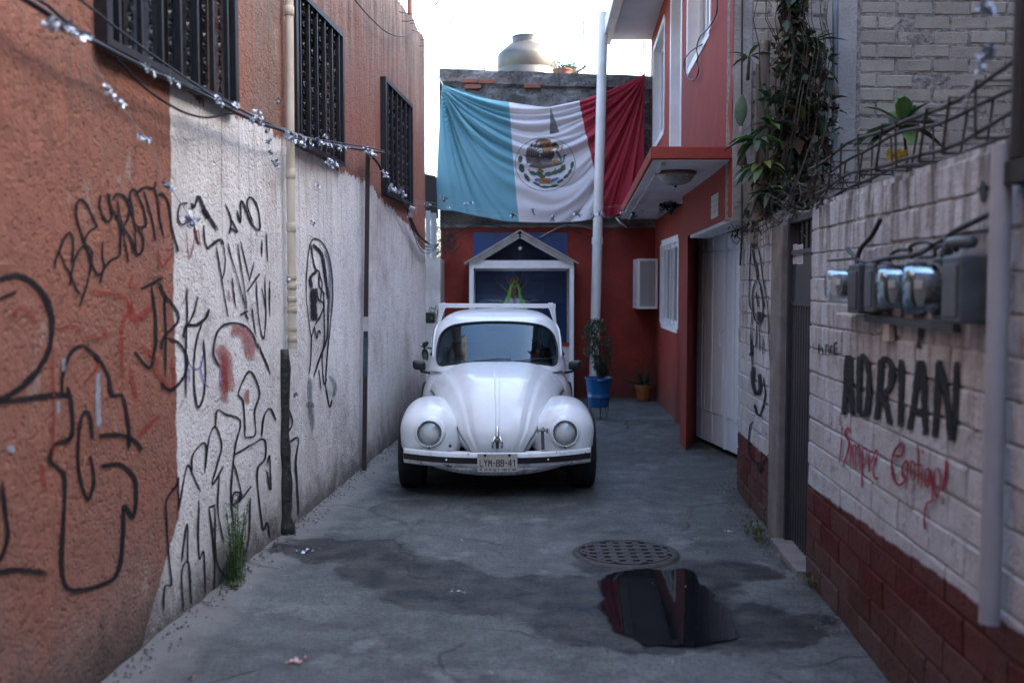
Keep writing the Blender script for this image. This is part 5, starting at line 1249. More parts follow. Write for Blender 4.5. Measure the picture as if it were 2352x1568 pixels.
# ================================================================ FLAG
FY = 14.07
def fb(u, v):
    """outline of the hanging cloth in photograph points, on a plane just in front of the wall; u across, v down"""
    top = [(1016, 196), (1070, 212), (1133, 230), (1185, 239), (1236, 247), (1258, 249), (1300, 240), (1334, 232), (1400, 208), (1440, 191), (1481, 170)]
    bot = [(1000, 482), (1040, 484), (1100, 497), (1160, 508), (1230, 511), (1280, 511), (1330, 508), (1370, 502), (1410, 494), (1440, 488), (1474, 482)]
    def at(L, t): t *= len(L) - 1; i = min(int(t), len(L) - 2); f = t - i; return Vector((lerp(L[i][0], L[i + 1][0], f), lerp(L[i][1], L[i + 1][1], f)))
    lf = Vector((lerp(1016, 1000, v ** .8), lerp(196, 482, v))); rt = Vector((lerp(1481, 1476, v), lerp(170, 482, v)))
    T, B = at(top, u), at(bot, u); c00, c10, c01, c11 = at(top, 0), at(top, 1), at(bot, 0), at(bot, 1)
    return T * (1 - v) + B * v + lf * (1 - u) + rt * u - (c00 * (1 - u) * (1 - v) + c10 * u * (1 - v) + c01 * (1 - u) * v + c11 * u * v)
def fold(px, py):
    x = (px - 1248) / 236; w = max(.02, 1 - x * x); ytop = lerp(196, 170, (x + 1) / 2)
    s = (py - ytop) / 150; ang = math.atan2(s, w * 1.15)
    e = min(1, max(0, s * 3)) * (1 - .75 * max(0, min(1, (ang - 1.25) / .25)) * (1 if x < 0 else .5))
    low = max(0, min(1, (-x * 1.1 + (py - 300) / 190 - 1.05)))
    n = mnoise.noise(Vector((ang * 4, x * 1.2, 0)))
    n2 = mnoise.noise(Vector((ang * 9, x * 2.2, 5)))
    f = (1 - 2 * abs(math.sin(ang * 26 + n * 3.0 + x * .8)) ** .8) * .55 + math.sin(ang * 93 + n2 * 5 + x * 1.5) * .22 * (.6 + n2) + math.sin(ang * 31 - x + n * 2) * .4
    near = max(0, 1 - math.hypot(abs(x) - 1, s * .55) * 1.2)
    return f * e * (1 - low * .85) * (.068 + .01 * near)
def fpt(px, py, off=0): p = onY(px, py, FY); return Vector((p.x, FY + fold(px, py) - off - .03, p.z))
fcol = []
for nm, c1, c2 in (('faded_turquoise_cloth', (.19, .42, .49), (.155, .36, .43)), ('white_cloth', (.74, .72, .74), (.66, .64, .66)), ('faded_red_cloth', (.47, .055, .085), (.40, .045, .07))):
    t = NT(nm); n = t.noise(4, 4); tr = t.n('ShaderNodeBsdfTranslucent'); c = t.mix(n, c1, c2); t.l(c, tr.inputs[0]); t.fin(c, .85, t.bump(t.noise(1, 3, .5, t.mapped((300, 300, 300))), .0008, .4), spec=.15)
    mx = t.n('ShaderNodeMixShader'); mx.inputs[0].default_value = .22; t.l(t.b.outputs[0], mx.inputs[1]); t.l(tr.outputs[0], mx.inputs[2]); t.l(mx.outputs[0], t.out.inputs[0]); fcol.append(t.mat)
NV = 170
def ucols(v):
    b = lerp(.268, .345, v ** .8); r = lerp(.688, .735, v); s1 = .512 - .034 * min(1, v / .235) * 0; ap = .515
    wdt = min(1, v / .235); sl = ap - .016 * wdt; sr = ap + .036 * wdt
    if v <= .005: sl = sr = ap
    anch = [(0, b, 60), (b, sl, 40), (sl, sr, 4), (sr, r, 34), (r, 1, 60)]
    out = []; idx = []
    for k, (a, c, n) in enumerate(anch):
        for i in range(n): out.append(lerp(a, c, i / n)); idx.append(k)
    return out + [1.0], idx
idx = ucols(0)[1]
P = []
for j in range(NV + 1):
    v = j / NV; P.append([fpt(*fb(u, v)) for u in ucols(v)[0]])
slit_rows = int(NV * .235)
fl = MB().grid(P, flip=False, skip=lambda i, j: idx[j] == 2 and i < slit_rows and i > 0, mif=lambda i, j: (0 if idx[j] == 0 else (2 if idx[j] == 4 else 1)))
flag = fl.build('flag', fcol, base=fpt(1020, 200), smooth=True)
tag(flag, 'faded turquoise, white and red flag hanging in folds with an eagle emblem and slit', 'flag')
# printed emblem, following the cloth
ZE = lambda x, y: ((1060 + x / 4.3556) * .9408, (200 + y / 4.3556) * .9408)
def emb(pts, mat, off, name, closed=True, sub=6):
    """flat print: a polygon filled from its middle and laid on the cloth"""
    q = []
    n = len(pts)
    for i in range(n):
        a, b = pts[i], pts[(i + 1) % n]; k = max(1, int(math.hypot(b[0] - a[0], b[1] - a[1]) / 14))
        for t in range(k): q.append((lerp(a[0], b[0], t / k), lerp(a[1], b[1], t / k)))
    cx = sum(p[0] for p in q) / len(q); cy = sum(p[1] for p in q) / len(q)
    m = MB(); m.grid([[fpt(*ZE(lerp(cx, x, r), lerp(cy, y, r)), off) for x, y in q + q[:1]] for r in [.001] + [i / sub for i in range(1, sub + 1)]]); return m.build(name, mat, flag)
def embline(pts, w, mat, off, name):
    p = spline([(x, y, 0) for x, y in pts], 6); L = []
    for i, a in enumerate(p):
        d = (p[min(i + 1, len(p) - 1)] - p[max(0, i - 1)]).normalized(); nrm = Vector((-d.y, d.x, 0)); ww = w * (1 if not isinstance(w, tuple) else 1) * min(1, (min(i, len(p) - 1 - i) + 1) / 3)
        L.append([fpt(*ZE(*(a + nrm * ww / 2 * s)[:2]), off) for s in (-1, 0, 1)])
    return MB().grid(L).build(name, mat, flag)
def pm_(n, a, b, sc=30): return simple(n, a, b, sc, .85)
eb = pm_('print_dark_brown', (.055, .04, .035), (.13, .10, .09), 16); eo = pm_('print_ochre', (.33, .17, .05), (.15, .08, .03), 14); eg = pm_('print_green', (.05, .10, .06), (.025, .05, .035), 18); et = pm_('print_teal', (.07, .13, .14), (.16, .2, .2)); ebl = pm_('print_blue', (.05, .17, .42), (.06, .12, .3)); ew = pm_('print_grey_line', (.20, .19, .19), (.3, .28, .28)); er_ = pm_('print_red_fruit', (.4, .07, .05), (.3, .1, .06))
cir = [(1180 + 318 * math.cos(a), 878 + 285 * math.sin(a)) for a in [2 * math.pi * k / 60 for k in range(61)]]
embline(cir, 8, ew, .004, 'emblem_ring')
emb([(1075, 640), (1110, 610), (1180, 605), (1230, 625), (1245, 650), (1200, 665), (1190, 700), (1215, 740), (1270, 745), (1280, 780), (1250, 830), (1290, 870), (1370, 880), (1250, 910), (1170, 925), (1120, 930), (1000, 905), (1100, 850), (1120, 800), (1060, 840), (1040, 880), (1030, 820), (1015, 885), (1000, 810), (985, 880), (970, 790), (985, 720), (1030, 665)], eb, .004, 'eagle_body')
emb([(1110, 625), (1180, 605), (1235, 622), (1245, 650), (1205, 662), (1190, 690), (1230, 700), (1290, 660), (1310, 690), (1270, 720), (1210, 760), (1150, 740), (1130, 690)], eo, .0048, 'eagle_neck')
emb([(1240, 665), (1290, 650), (1330, 680), (1310, 705), (1265, 715)], eb, .0054, 'eagle_head')
emb([(1300, 690), (1335, 692), (1330, 715), (1305, 735), (1290, 715)], eo, .0058, 'eagle_beak')
for k in range(9): embline([(990 + k * 16, 700 - k * 4), (985 + k * 19, 760), (990 + k * 22, 830 - k * 2)], 5, ew, .0056, 'feather_line')
for k in range(7): embline([(1130 + k * 20, 770 + (k % 2) * 12), (1140 + k * 18, 830), (1150 + k * 16, 890)], 5, ew, .0056, 'feather_line')
embline([(1345, 675), (1365, 690), (1350, 715), (1340, 700), (1355, 730), (1340, 745)], 12, et, .005, 'snake_tail')
embline([(1285, 740), (1320, 775), (1345, 810), (1340, 850), (1310, 865)], 24, et, .005, 'snake_coil')
embline([(1320, 870), (1365, 855), (1380, 810), (1385, 785), (1405, 780)], 20, et, .0052, 'snake_coil')
embline([(1250, 885), (1265, 850), (1300, 840), (1335, 865)], 26, eo, .0056, 'claw'); embline([(1095, 960), (1120, 940), (1165, 965)], 22, eo, .0056, 'claw')
for cx_, cy_, rx, ry, rt in ((1050, 975, 42, 22, .4), (1120, 985, 40, 26, .3), (1150, 1010, 34, 20, 0), (1215, 985, 44, 24, -.1), (1280, 970, 44, 24, -.3), (1335, 950, 40, 26, -.5), (1370, 920, 26, 30, -.3), (915, 825, 24, 42, .1), (930, 925, 30, 48, -.25), (985, 1020, 22, 52, -.55), (1440, 960, 16, 36, .6), (1400, 1010, 16, 36, .9), (1340, 1060, 14, 40, 1.1), (1465, 890, 18, 42, .2), (1090, 1090, 14, 48, -1.1), (1270, 1110, 14, 50, 1.4), (1180, 1120, 60, 14, 0)):
    c_, s__ = math.cos(rt), math.sin(rt); emb([(cx_ + rx * math.cos(a) * c_ - ry * math.sin(a) * s__, cy_ + rx * math.cos(a) * s__ + ry * math.sin(a) * c_) for a in [2 * math.pi * k / 16 for k in range(16)]], eg, .0045, 'cactus_pad' if cy_ < 1011 and 1000 < cx_ < 1380 else 'laurel_leaf', sub=3)
for a in ((1008, 942), (1285, 935), (1385, 890)): emb([(a[0] + 11 * math.cos(t), a[1] + 11 * math.sin(t)) for t in [k * .7 for k in range(9)]], er_, .0052, 'fruit', sub=2)
emb([(1110, 1030), (1240, 1030), (1230, 1085), (1120, 1085)], eo, .0046, 'emblem_base'); emb([(1062, 1045), (1075, 1030), (1112, 1032), (1118, 1072), (1095, 1060), (1080, 1065)], ebl, .0047, 'water_panel'); emb([(1240, 1040), (1310, 1018), (1330, 1030), (1300, 1050), (1240, 1078)], ebl, .0047, 'water_panel')
cable([onY(1008, 178, 14.1), fpt(1018, 198)], .006, 'pale cord tying the turquoise corner of the flag to the roof corner', M['string'], name='cord')

# ================================================================ TINSEL
def bow(p, r, seed, parent=None, name='tinsel_bow', axis=None):
    rnd = random.Random(seed); m = MB(); p = Vector(p)
    for k in range(15):
        d = Vector((rnd.gauss(0, 1), rnd.gauss(0, 1), rnd.gauss(0, 1))).normalized(); w = d.orthogonal().normalized() * r * rnd.uniform(.15, .38); L_ = r * rnd.uniform(.3, 1.15); u = d.cross(w).normalized() * r * .25
        q = [p, p + d * L_ * .5 + u * rnd.uniform(-1, 1), p + d * L_ + u * rnd.uniform(-1.5, 1)]
        m.add([q[0] - w * .3, q[0] + w * .3, q[1] + w, q[1] - w, q[2] + w * .6, q[2] - w * .7], [(0, 1, 2, 3), (3, 2, 4, 5)])
    return m.build(name, M['foil'], parent, base=None if parent else p)
gar = empty('tinsel_garland', (main[4] + Vector((0, 0, 0))), 'line of silver foil bows knotted along the black cables on the left wall', 'garland')
B1 = [(500, 229, 15), (508, 236, 12), (542, 242, 12), (588, 262, 12), (592, 258, 10), (605, 277, 12), (600, 285, 10), (615, 300, 9), (617, 325, 9), (622, 350, 9), (630, 374, 10), (636, 380, 8), (660, 315, 9), (672, 323, 13), (684, 326, 12), (698, 330, 13), (714, 332, 13), (731, 323, 12), (740, 330, 10), (756, 370, 11), (762, 375, 12), (770, 378, 9), (748, 312, 8), (780, 343, 9), (800, 338, 7), (838, 342, 12), (848, 348, 13), (856, 352, 10), (882, 397, 10), (888, 405, 8), (899, 430, 11), (905, 438, 10), (912, 436, 9), (922, 441, 11), (927, 446, 9), (945, 478, 9), (942, 495, 8)]
for i, (x, y, s) in enumerate(B1):
    Y, z = LW.hit(x, y, .13); p = LW.P(Y, z, .13); bow(p, s * 1.0 * Y / F, 100 + i, gar, 'bow')
for q, (i0_, i1_) in enumerate(((38, 46), (64, 70), (80, 90), (98, 105))):
    sp_ = spline(main, 10)[i0_:i1_ + 1]; sp_ = spline(sp_, 8); P = []
    for i, p in enumerate(sp_):
        a = i * 1.9; rr = .010 + .006 * abs(nz((i * .23, q, 0), 1)); u = Vector((LW.n.x * math.cos(a), 0, math.sin(a))); P.append([p + u * rr, p + u * (rr + .008 + .007 * math.sin(i * 2.1))])
    MB().grid(P).build('tinsel_strand', M['foil'], gar)
ng = empty('tinsel_garland', LW.P(3.6, 2.2, .25), 'silver foil bows on a thin thread crossing the bare orange wall, out of focus', 'garland')
B2 = [(113, 55, 24), (124, 62, 20), (150, 67, 24), (165, 74, 18), (188, 80, 20), (205, 84, 14)]
for i, (x, y, s) in enumerate(B2): Y, z = LW.hit(x, y, .25); bow(LW.P(Y, z, .25), s * 1.0 * Y / F, 200 + i, ng, 'bow')
B3 = [(252, 206, 17), (256, 216, 12), (272, 228, 14), (281, 236, 13), (320, 317, 12), (334, 319, 14), (345, 320, 10), (382, 424, 17), (392, 432, 12), (441, 504, 20), (436, 512, 14)]
for i, (x, y, s) in enumerate(B3): Y, z = LW.hit(x, y, .18); bow(LW.P(Y, z, .18), s * 1.0 * Y / F, 220 + i, ng, 'bow')
m = MB(); m.tube(spline(wall_path(LW, [(165, 74), (215, 150), (256, 216), (334, 319), (390, 428), (441, 504)], .18)), .0018, 4); m.build('thread', M['string'], ng)
for i, (x, y, s, lab) in enumerate([(733, 428, 10, 'foil scrap hanging high on the whitewash right of the cream pipe'), (720, 514, 9, 'foil scrap above the graffiti face'), (661, 642, 8, 'foil scrap on the cream pipe joint'), (679, 903, 10, 'foil scrap low on the wall right of the black pipe stub'), (640, 232, 9, 'foil shred tied round the cream pipe')]):
    Y, z = LW.hit(x, y, .08); p = LW.P(Y, z, .08); tag(bow(p, s * Y / F, 300 + i, None, 'foil_scrap'), lab, 'foil scrap', 'foil scraps on the left wall')
cg_ = empty('tinsel_garland', onY(1000, 463, 11.0), 'thin strings with silver foil bows crossing the alley in front of the flag', 'garland')
YG = 11.0
for (p0, pm, p1) in (((938, 458), (1200, 486), (1560, 462)), ((938, 464), (1180, 498), (1545, 497))):
    m = MB(); m.tube(spline([onY(*p0, YG), onY(*pm, YG), onY(*p1, YG)], 14), .0016, 4); m.build('string', M['string'], cg_)
for i, (x, y, s) in enumerate([(947, 478, 8), (984, 468, 9), (978, 470, 7), (1022, 460, 10), (1014, 452, 7), (1071, 467, 7), (1082, 466, 6), (1030, 478, 5), (1178, 493, 9), (1185, 496, 6), (1223, 484, 6), (1226, 490, 6), (1268, 502, 9), (1272, 497, 6), (1325, 489, 10), (1330, 493, 7), (1361, 497, 9), (1378, 491, 11), (1386, 494, 7), (1428, 488, 9), (1434, 487, 6), (1474, 484, 8)]):
    bow(onY(x, y, YG), s * YG / F, 400 + i, cg_, 'bow')
for i, (x, y, s) in enumerate([(1455, 494, 11), (1458, 498, 9)]): bow(onY(x, y, YG), s * YG / F, 430 + i, cg_, 'teal_bow').data.materials[0] = M.setdefault('tealfoil', simple('teal_foil', (.05, .22, .24), (.02, .09, .1), 60, .35, metal=.7))
nt_ = empty('tinsel_garland', onY(2262, 60, 2.7), 'blurred silver foil tufts hanging at the top right in front of the block wall', 'garland')
for i, (x, y, s) in enumerate([(2262, 12, 22), (2272, 26, 20), (2255, 20, 16), (2278, 112, 26), (2262, 132, 24), (2268, 122, 22), (2250, 150, 16), (2252, 162, 14)]): bow(onY(x, y, 2.75), s * 2.75 / F, 450 + i, nt_, 'bow')
m = MB(); m.tube([onY(2266, -20, 2.75), onY(2280, 60, 2.75), onY(2268, 120, 2.75), onY(2225, 210, 2.75), onY(2205, 260, 2.75)], .0015, 4); m.build('thread', M['string'], nt_)
wd_ = empty('dried_flower_bunch', UW.P(10.9, 2.43, .05), 'bunch of teal ribbon and dried flowers under the canopy by the small window', 'decoration')
for i in range(12):
    x, y = random.uniform(1515, 1548), random.uniform(466, 490); o = bow(onY(x, y, 10.4), 10 * 10.4 / F, 470 + i, wd_, 'ribbon'); o.data.materials[0] = [M['tealfoil'], M['foil'], M['rust']][i % 3]

# ================================================================ PLANTS
def m_leaf(name, c1, c2, rough=.5, sheen=.5):
    t = NT(name); r = t.islrand(); n = t.noise(14, 3); c = t.mix(r, c1, c2); c = t.mix(t.ramp(n, .4, .7, 0, .5), c, tuple(x * .6 for x in c1)); t.fin(c, rough, spec=sheen)
    tr = t.n('ShaderNodeBsdfTranslucent'); t.l(c, tr.inputs[0]); mx = t.n('ShaderNodeMixShader'); mx.inputs[0].default_value = .2; t.l(t.b.outputs[0], mx.inputs[1]); t.l(tr.outputs[0], mx.inputs[2]); t.l(mx.outputs[0], t.out.inputs[0]); return t.mat
lfd = m_leaf('dark_green_leaf', (.020, .042, .026), (.045, .080, .042)); lfl = m_leaf('yellow_green_leaf', (.07, .11, .025), (.14, .15, .03)); lfb = m_leaf('dry_brown_leaf', (.035, .022, .016), (.065, .04, .028), .8, .2); lfg = m_leaf('fresh_green_leaf', (.05, .11, .03), (.09, .17, .04)); lft = m_leaf('succulent_green', (.06, .13, .05), (.10, .2, .08))
def leaf(m, p, d, L_, w, rnd, curl=.25, mi=0, seg=2):
    d = Vector(d).normalized(); s = d.cross(Vector((rnd.uniform(-.4, .4), rnd.uniform(-.4, .4), 1))); s = s.normalized() if s.length > 1e-3 else Vector((1, 0, 0)); up = s.cross(d).normalized()
    pts = []
    rows = [(0, .12), (.3, .9), (.6, 1.0), (.85, .6), (1, .05)] if seg > 2 else [(0, .15), (.45, 1.0), (1, .08)]
    for t, ww in rows:
        c = Vector(p) + d * L_ * t - Vector((0, 0, 1)) * curl * L_ * t * t
        pts.append([c - s * w / 2 * ww + up * w * .18 * ww, c, c + s * w / 2 * ww + up * w * .18 * ww])
    m.grid(pts, mi=mi)
def rv(rnd): return Vector((rnd.gauss(0, 1), rnd.gauss(0, 1), rnd.gauss(0, 1))).normalized()

# climbing vine on the courtyard side
rnd = random.Random(5)
vine = empty('climbing_vine', (1.95, 6.7, 2.0), 'tangled dark climbing vine with dry stems against the block wall', 'vine')
def vc(y): return interp(y, [-20, 60, 120, 200, 320, 420, 490], [1822, 1818, 1845, 1838, 1838, 1812, 1785])
def vw(y): return interp(y, [-20, 60, 120, 200, 320, 420, 490], [26, 24, 66, 88, 84, 84, 96])
m = MB(); mb2 = MB()
for k in range(3700):
    y = rnd.uniform(-30, 480); cl = .5 + .5 * nz((y * .03, k % 7, 0), 1); x = vc(y) + rnd.gauss(0, .48) * vw(y)
    if abs(x - vc(y)) > vw(y) * 1.05: continue
    if nz((x * .035, y * .035, 3)) < (-.12 if y < 330 else -.02): continue
    p = onY(x, y, rnd.uniform(6.45, 6.93)); dry = nz((x * .02, y * .02, 9)) + rnd.uniform(-.5, .5) > (.28 if y < 340 else .05)
    leaf(m, p, rv(rnd) + Vector((0, -.4, -.3)), (L9 := rnd.choice((.03, .045, .06, .085)) * rnd.uniform(.7, 1.2)), L9 * rnd.uniform(.55, .9), rnd, mi=(1 if dry else (2 if rnd.random() < .07 else 0)))
tag(m.build('foliage', [lfd, lfb, lfl], vine), kind='stuff')
m = MB()
for k in range(24):
    x = vc(200) + rnd.gauss(0, 34); pts = []; ph = rnd.uniform(0, 6)
    for j in range(9): y = 500 - j * 65; pts.append(onY(x + 14 * math.sin(j * .8 + ph) + (vc(y) - vc(200)), y, 6.6 + .2 * math.sin(ph + j * .5)))
    m.tube(pts, [.006 - .0005 * j for j in range(9)], 5)
tag(m.build('stems', simple('vine_bark', (.06, .045, .035), (.03, .022, .02), 30, .9), vine), kind='stuff')
# broad leaved sprays among the vine: things of their own
def spray(name, label, px, py, Y, n, L_, w, mat, tilt=.5, seed=1, stem=None, cat='plant', droop=.3):
    rnd = random.Random(seed); c = onY(px, py, Y); root = empty(name, c if stem is None else stem, label, cat)
    m = MB(); m.tube([stem if stem is not None else c - Vector((0, 0, .15)), (c + (stem if stem is not None else c)) / 2 + Vector((.01, 0, 0)), c], [.012, .009, .006], 6); m.build('stem', simple_bark, root, smooth=True)
    for k in range(n):
        a = 2 * math.pi * k / n * 1.0 + rnd.uniform(-.25, .25); el = rnd.uniform(-.25, .9) * tilt * 2
        d = Vector((math.cos(a) * math.cos(el), math.sin(a) * math.cos(el) * .8, math.sin(el))); m = MB(); leaf(m, c + d * .01, d, L_ * rnd.uniform(.7, 1.15), w * rnd.uniform(.8, 1.15), rnd, droop, seg=3); m.build('leaf', mat if not isinstance(mat, list) else rnd.choice(mat), root, smooth=True)
    return root
simple_bark = simple('green_brown_stem', (.07, .06, .035), (.04, .035, .025), 20, .8)
spray('loquat_plant', 'broad leaved loquat plant rising behind the rebar cage', 2075, 288, 5.5, 21, .24, .09, [lfd, lfd, lfg], .75, 3, stem=onY(2085, 470, 5.5))
spray('loquat_plant', 'glossy broad leaved spray high in the vine beside the blue pipe', 1872, 96, 6.7, 11, .19, .05, [lfd, lfl, lfg], .5, 8)
spray('loquat_plant', 'broad leaved spray left of the timber stump top', 1718, 132, 6.7, 8, .15, .04, [lfd, lfg], .5, 11)
spray('loquat_plant', 'yellowing broad leaved spray right of the timber stump foot', 1785, 240, 6.5, 10, .18, .045, [lfl, lfd], .5, 15)
spray('loquat_plant', 'drooping dark leafed spray below the timber stump', 1770, 290, 6.45, 14, .19, .05, [lfd, lfg, lfd], .35, 18, droop=.5)
spray('papaya_shoot', 'bright green deeply leaved shoot left of the vine foot', 1738, 325, 6.4, 14, .19, .055, [lfg, lfd], .35, 21, droop=.55)
spray('papaya_shoot', 'dark green leafy shoot hanging above the brick gatepost', 1752, 385, 6.4, 16, .20, .06, [lfd, lfg, lfl], .3, 25, droop=.7)
spray('papaya_shoot', 'yellow green leafy shoot low beside the door top', 1772, 440, 6.35, 12, .14, .04, [lfl, lfd], .35, 29, droop=.6)
# dry tangle along the wall tops
rnd = random.Random(31)
m = MB(); ml = MB()
tgl = empty('dry_creeper', RW.P(6.6, 2.05, -.05), 'dry twiggy creeper sprawling over the tops of gatepost and door', 'creeper')
for k in range(150):
    Y = rnd.uniform(5.2, 7.75); z = 2.03 + rnd.uniform(-.06, .20); p = RW.P(Y, z, rnd.uniform(-.2, .08)); pts = [p]
    for j in range(5): p = p + Vector((rnd.uniform(-.05, .05), rnd.uniform(-.12, .12), rnd.uniform(-.05, .05))); pts.append(p.copy())
    m.tube(pts, .0032, 4)
    for q in range(3): leaf(ml, pts[rnd.randint(1, 5)], rv(rnd), rnd.uniform(.025, .05), .02, rnd, mi=0 if rnd.random() < .5 else 1)
tag(m.build('twigs', simple('dry_twig', (.06, .05, .045), (.03, .025, .022), 30, .9), tgl), kind='stuff'); tag(ml.build('foliage', [lfb, lfd], tgl), kind='stuff')
# tangle of dead wire and twigs by the pier
m = MB()
for k in range(90):
    p = onY(rnd.uniform(985, 1042), rnd.uniform(512, 585) , 13.9); pts = [p]
    for j in range(6): p = p + Vector((rnd.uniform(-.09, .09), rnd.uniform(-.05, .05), rnd.uniform(-.07, .07))); pts.append(p.copy())
    m.tube(pts, .004, 4)
tag(m.build('wire_tangle', M['cable'], base=onY(1010, 560, 13.9)), 'dark tangle of old wires and twigs between the planks and the red wall', 'wire tangle')
for k, pts in enumerate([[(1030, 545), (1080, 520), (1130, 517), (1180, 530), (1190, 540)], [(1040, 530), (1100, 522), (1150, 530)], [(1240, 545), (1290, 520), (1330, 518), (1370, 530)], [(1300, 518), (1360, 545), (1420, 522), (1470, 518)]]):
    cable([onY(x, y, 14.2) for x, y in pts], .007, ['dark wire running from the tangle to the shrine gable', 'second thinner wire left of the shrine gable', 'pale grey wire arching right of the shrine gable', 'dark wire drooping behind the white downpipe'][k], M['cable'] if k != 2 else M['string'])
cable([onY(1415, 500, 13.9), onY(1425, 512, 13.9), onY(1440, 522, 14.0)], .012, 'short white hose end below the canopy corner', M['white'], name='hose')
# timber stump, blue pipe, cactus
m = MB(); a0, a1 = onY(1741, 235, 6.72), onY(1768, 235, 6.72)
st_ = empty('timber_post', ((a0.x + a1.x) / 2, 6.75, 2.1), 'split weathered timber post standing in the vine', 'post')
for i, (xa, xb, yt) in enumerate(((1736, 1747, 148), (1746, 1768, 116))):
    p, q = onY(xa, yt, 6.72), onY(xb, yt + 4, 6.72); m = MB(); m.hexa([(p.x, 6.70, 2.1), (q.x, 6.70, 2.1), (q.x, 6.76, 2.1), (p.x, 6.76, 2.1)], [(p.x, 6.70, p.z), (q.x, 6.70, q.z), (q.x - .01, 6.76, q.z - .04), (p.x + .01, 6.76, p.z + .02)]); m.build('plank', M['wood'], st_, bevel=.006)
p = onY(1757, 116, 6.74); MB().lathe([(.034, -.02), (.038, .04), (.03, .06), (.001, .055)], 10, p, wob=.1).build('knob', M['wood'], st_)
bp_ = [onY(1919, -60, 6.75), onY(1919, 60, 6.75), onY(1917, 330, 6.75), onY(1914, 360, 6.7), onY(1930, 415, 6.3)]
o = MB().tube(bp_, [.020, .020, .020, .016, .012], 12).build('service_mast', M['bluepipe'], base=bp_[-1], smooth=True); tag(o, 'blue grey service pipe in front of the block wall', 'pipe')
for (y, r) in ((215, .030), (228, .027), (285, .024)): m = MB(); c_ = onY(1918, y, 6.75); m.lathe([(r * .8, -.04), (r, -.02), (r * .9, .02), (r * .8, .04)], 10, c_, wob=.12); m.build('rag_binding', simple('old_rag', (.20, .18, .15), (.10, .08, .06), 30, .9) if y == 215 else M['rag'] if 'rag' in M else M['dirtywhite'], o)
c_ = onY(1700, 255, 6.7)
np2 = empty('prickly_pear', onY(1706, 320, 6.7), 'flat prickly pear pad growing at the edge of the red house', 'cactus')
cac = simple('cactus_skin', (.075, .12, .07), (.05, .085, .05), 30, .6, bump=.004)
m = MB(); P = []
for j in range(13):
    t = j / 12; r = math.sin(math.pi * min(.98, max(.02, t))) ** .6; P.append([Vector((c_.x + .043 * r * math.cos(a) + .01 * t, 6.7 + .014 * r * math.sin(a), c_.z - .10 + .205 * t)) for a in [2 * math.pi * k / 20 for k in range(21)]])
m.grid(P); m.build('pad', cac, np2, smooth=True)
m = MB(); m.tube([onY(1706, 380, 6.7), onY(1702, 330, 6.7), onY(1702, 290, 6.7)], [.03, .026, .012], 8); m.build('old_pad', simple('corky_pad', (.20, .16, .12), (.12, .09, .07), 20, .9), np2, smooth=True)
for k in range(26): pass
# yellow plastic behind the cage
m = MB(); c_ = onY(2050, 352, 5.4); P = []
for j in range(6): P.append([Vector((c_.x - .03 + .11 * i / 9, 5.4 + .02 * nz((i * .5, j * .6, 0), 1), c_.z + .02 - .06 * j / 5 + .03 * nz((i * .6, j, 3), 1))) for i in range(10)])
m.grid(P); tag(m.build('yellow_rag', simple('bright_yellow_plastic', (.42, .30, .02), (.30, .2, .02), 20, .5), base=c_, smooth=True), 'yellow plastic rag caught behind the rebar cage under the loquat', 'rag')

# bushy tree in the blue bucket
rnd = random.Random(77); m = MB(); bt = empty('potted_shrub', (bc.x, bc.y, zb_ + .30), 'small leaved bushy shrub growing in the blue bucket', 'shrub')
def sh_c(z): return interp(z, [.55, .68, .8, .95, 1.08, 1.18], [.05, .02, .0, -.02, -.05, -.04])
def sh_w(z): return interp(z, [.50, .60, .70, .82, .95, 1.08, 1.20], [.05, .09, .13, .17, .18, .15, .07])
for k in range(3400):
    z = rnd.uniform(.52, 1.20); a = rnd.uniform(0, 2 * math.pi); r = sh_w(z) * math.sqrt(rnd.random()) * (1 + .35 * nz((math.cos(a) * 2, math.sin(a) * 2, z * 7), 1.3))
    if nz((r * math.cos(a) * 9, r * math.sin(a) * 9, z * 9)) < -.25: continue
    p = Vector((bc.x + sh_c(z) + r * math.cos(a), bc.y + r * math.sin(a), z)); leaf(m, p, rv(rnd) + Vector((0, 0, .4)), rnd.uniform(.022, .038), rnd.uniform(.014, .022), rnd, mi=1 if (rnd.random() < .12 and r > sh_w(z) * .75) else 0)
tag(m.build('foliage', [lfd, lfl], bt), kind='stuff')
for k in range(6):
    m = MB(); a = k; m.tube([Vector((bc.x + .02 * math.cos(a), bc.y + .02 * math.sin(a), .44)), Vector((bc.x + .03 * math.cos(a), bc.y + .03 * math.sin(a), .62)), Vector((bc.x - .02 + .07 * math.cos(a), bc.y + .07 * math.sin(a), .85)), Vector((bc.x - .04 + .08 * math.cos(a * 2), bc.y + .08 * math.sin(a), 1.05))], [.008, .007, .005, .003], 5); m.build('stem', simple_bark, bt)
al = empty('aloe', (oc.x, oc.y - .08, .19), 'dark spiky aloe in the ochre pot', 'plant'); rnd = random.Random(9)
for k in range(15):
    a = k * 2.4; el = .25 + .9 * k / 15; L_ = .22 if k not in (1, 4) else .36; m = MB(); d = Vector((math.cos(a) * math.cos(el), math.sin(a) * math.cos(el), math.sin(el)))
    m.tube([Vector((oc.x, oc.y - .08, .19)) + d * L_ * t + Vector((0, 0, .10 * t * t * (1 if el > .6 else -.5))) for t in (0, .3, .6, .85, 1)], [.018, .019, .013, .007, .001], 6); m.build('leaf', lfd, al, smooth=True)
rnd = random.Random(12); m = MB(); rp_ = empty('roof_plant', rpot, 'yellow green bushy plant in the pot on the back roof', 'plant')
for k in range(420):
    p = rpot + Vector((rnd.gauss(.06, .10), rnd.gauss(0, .06), .05 + abs(rnd.gauss(0, .055)))); leaf(m, p, rv(rnd) + Vector((0, 0, 1)), rnd.uniform(.03, .06), .018, rnd)
tag(m.build('foliage', lfl, rp_), kind='stuff')
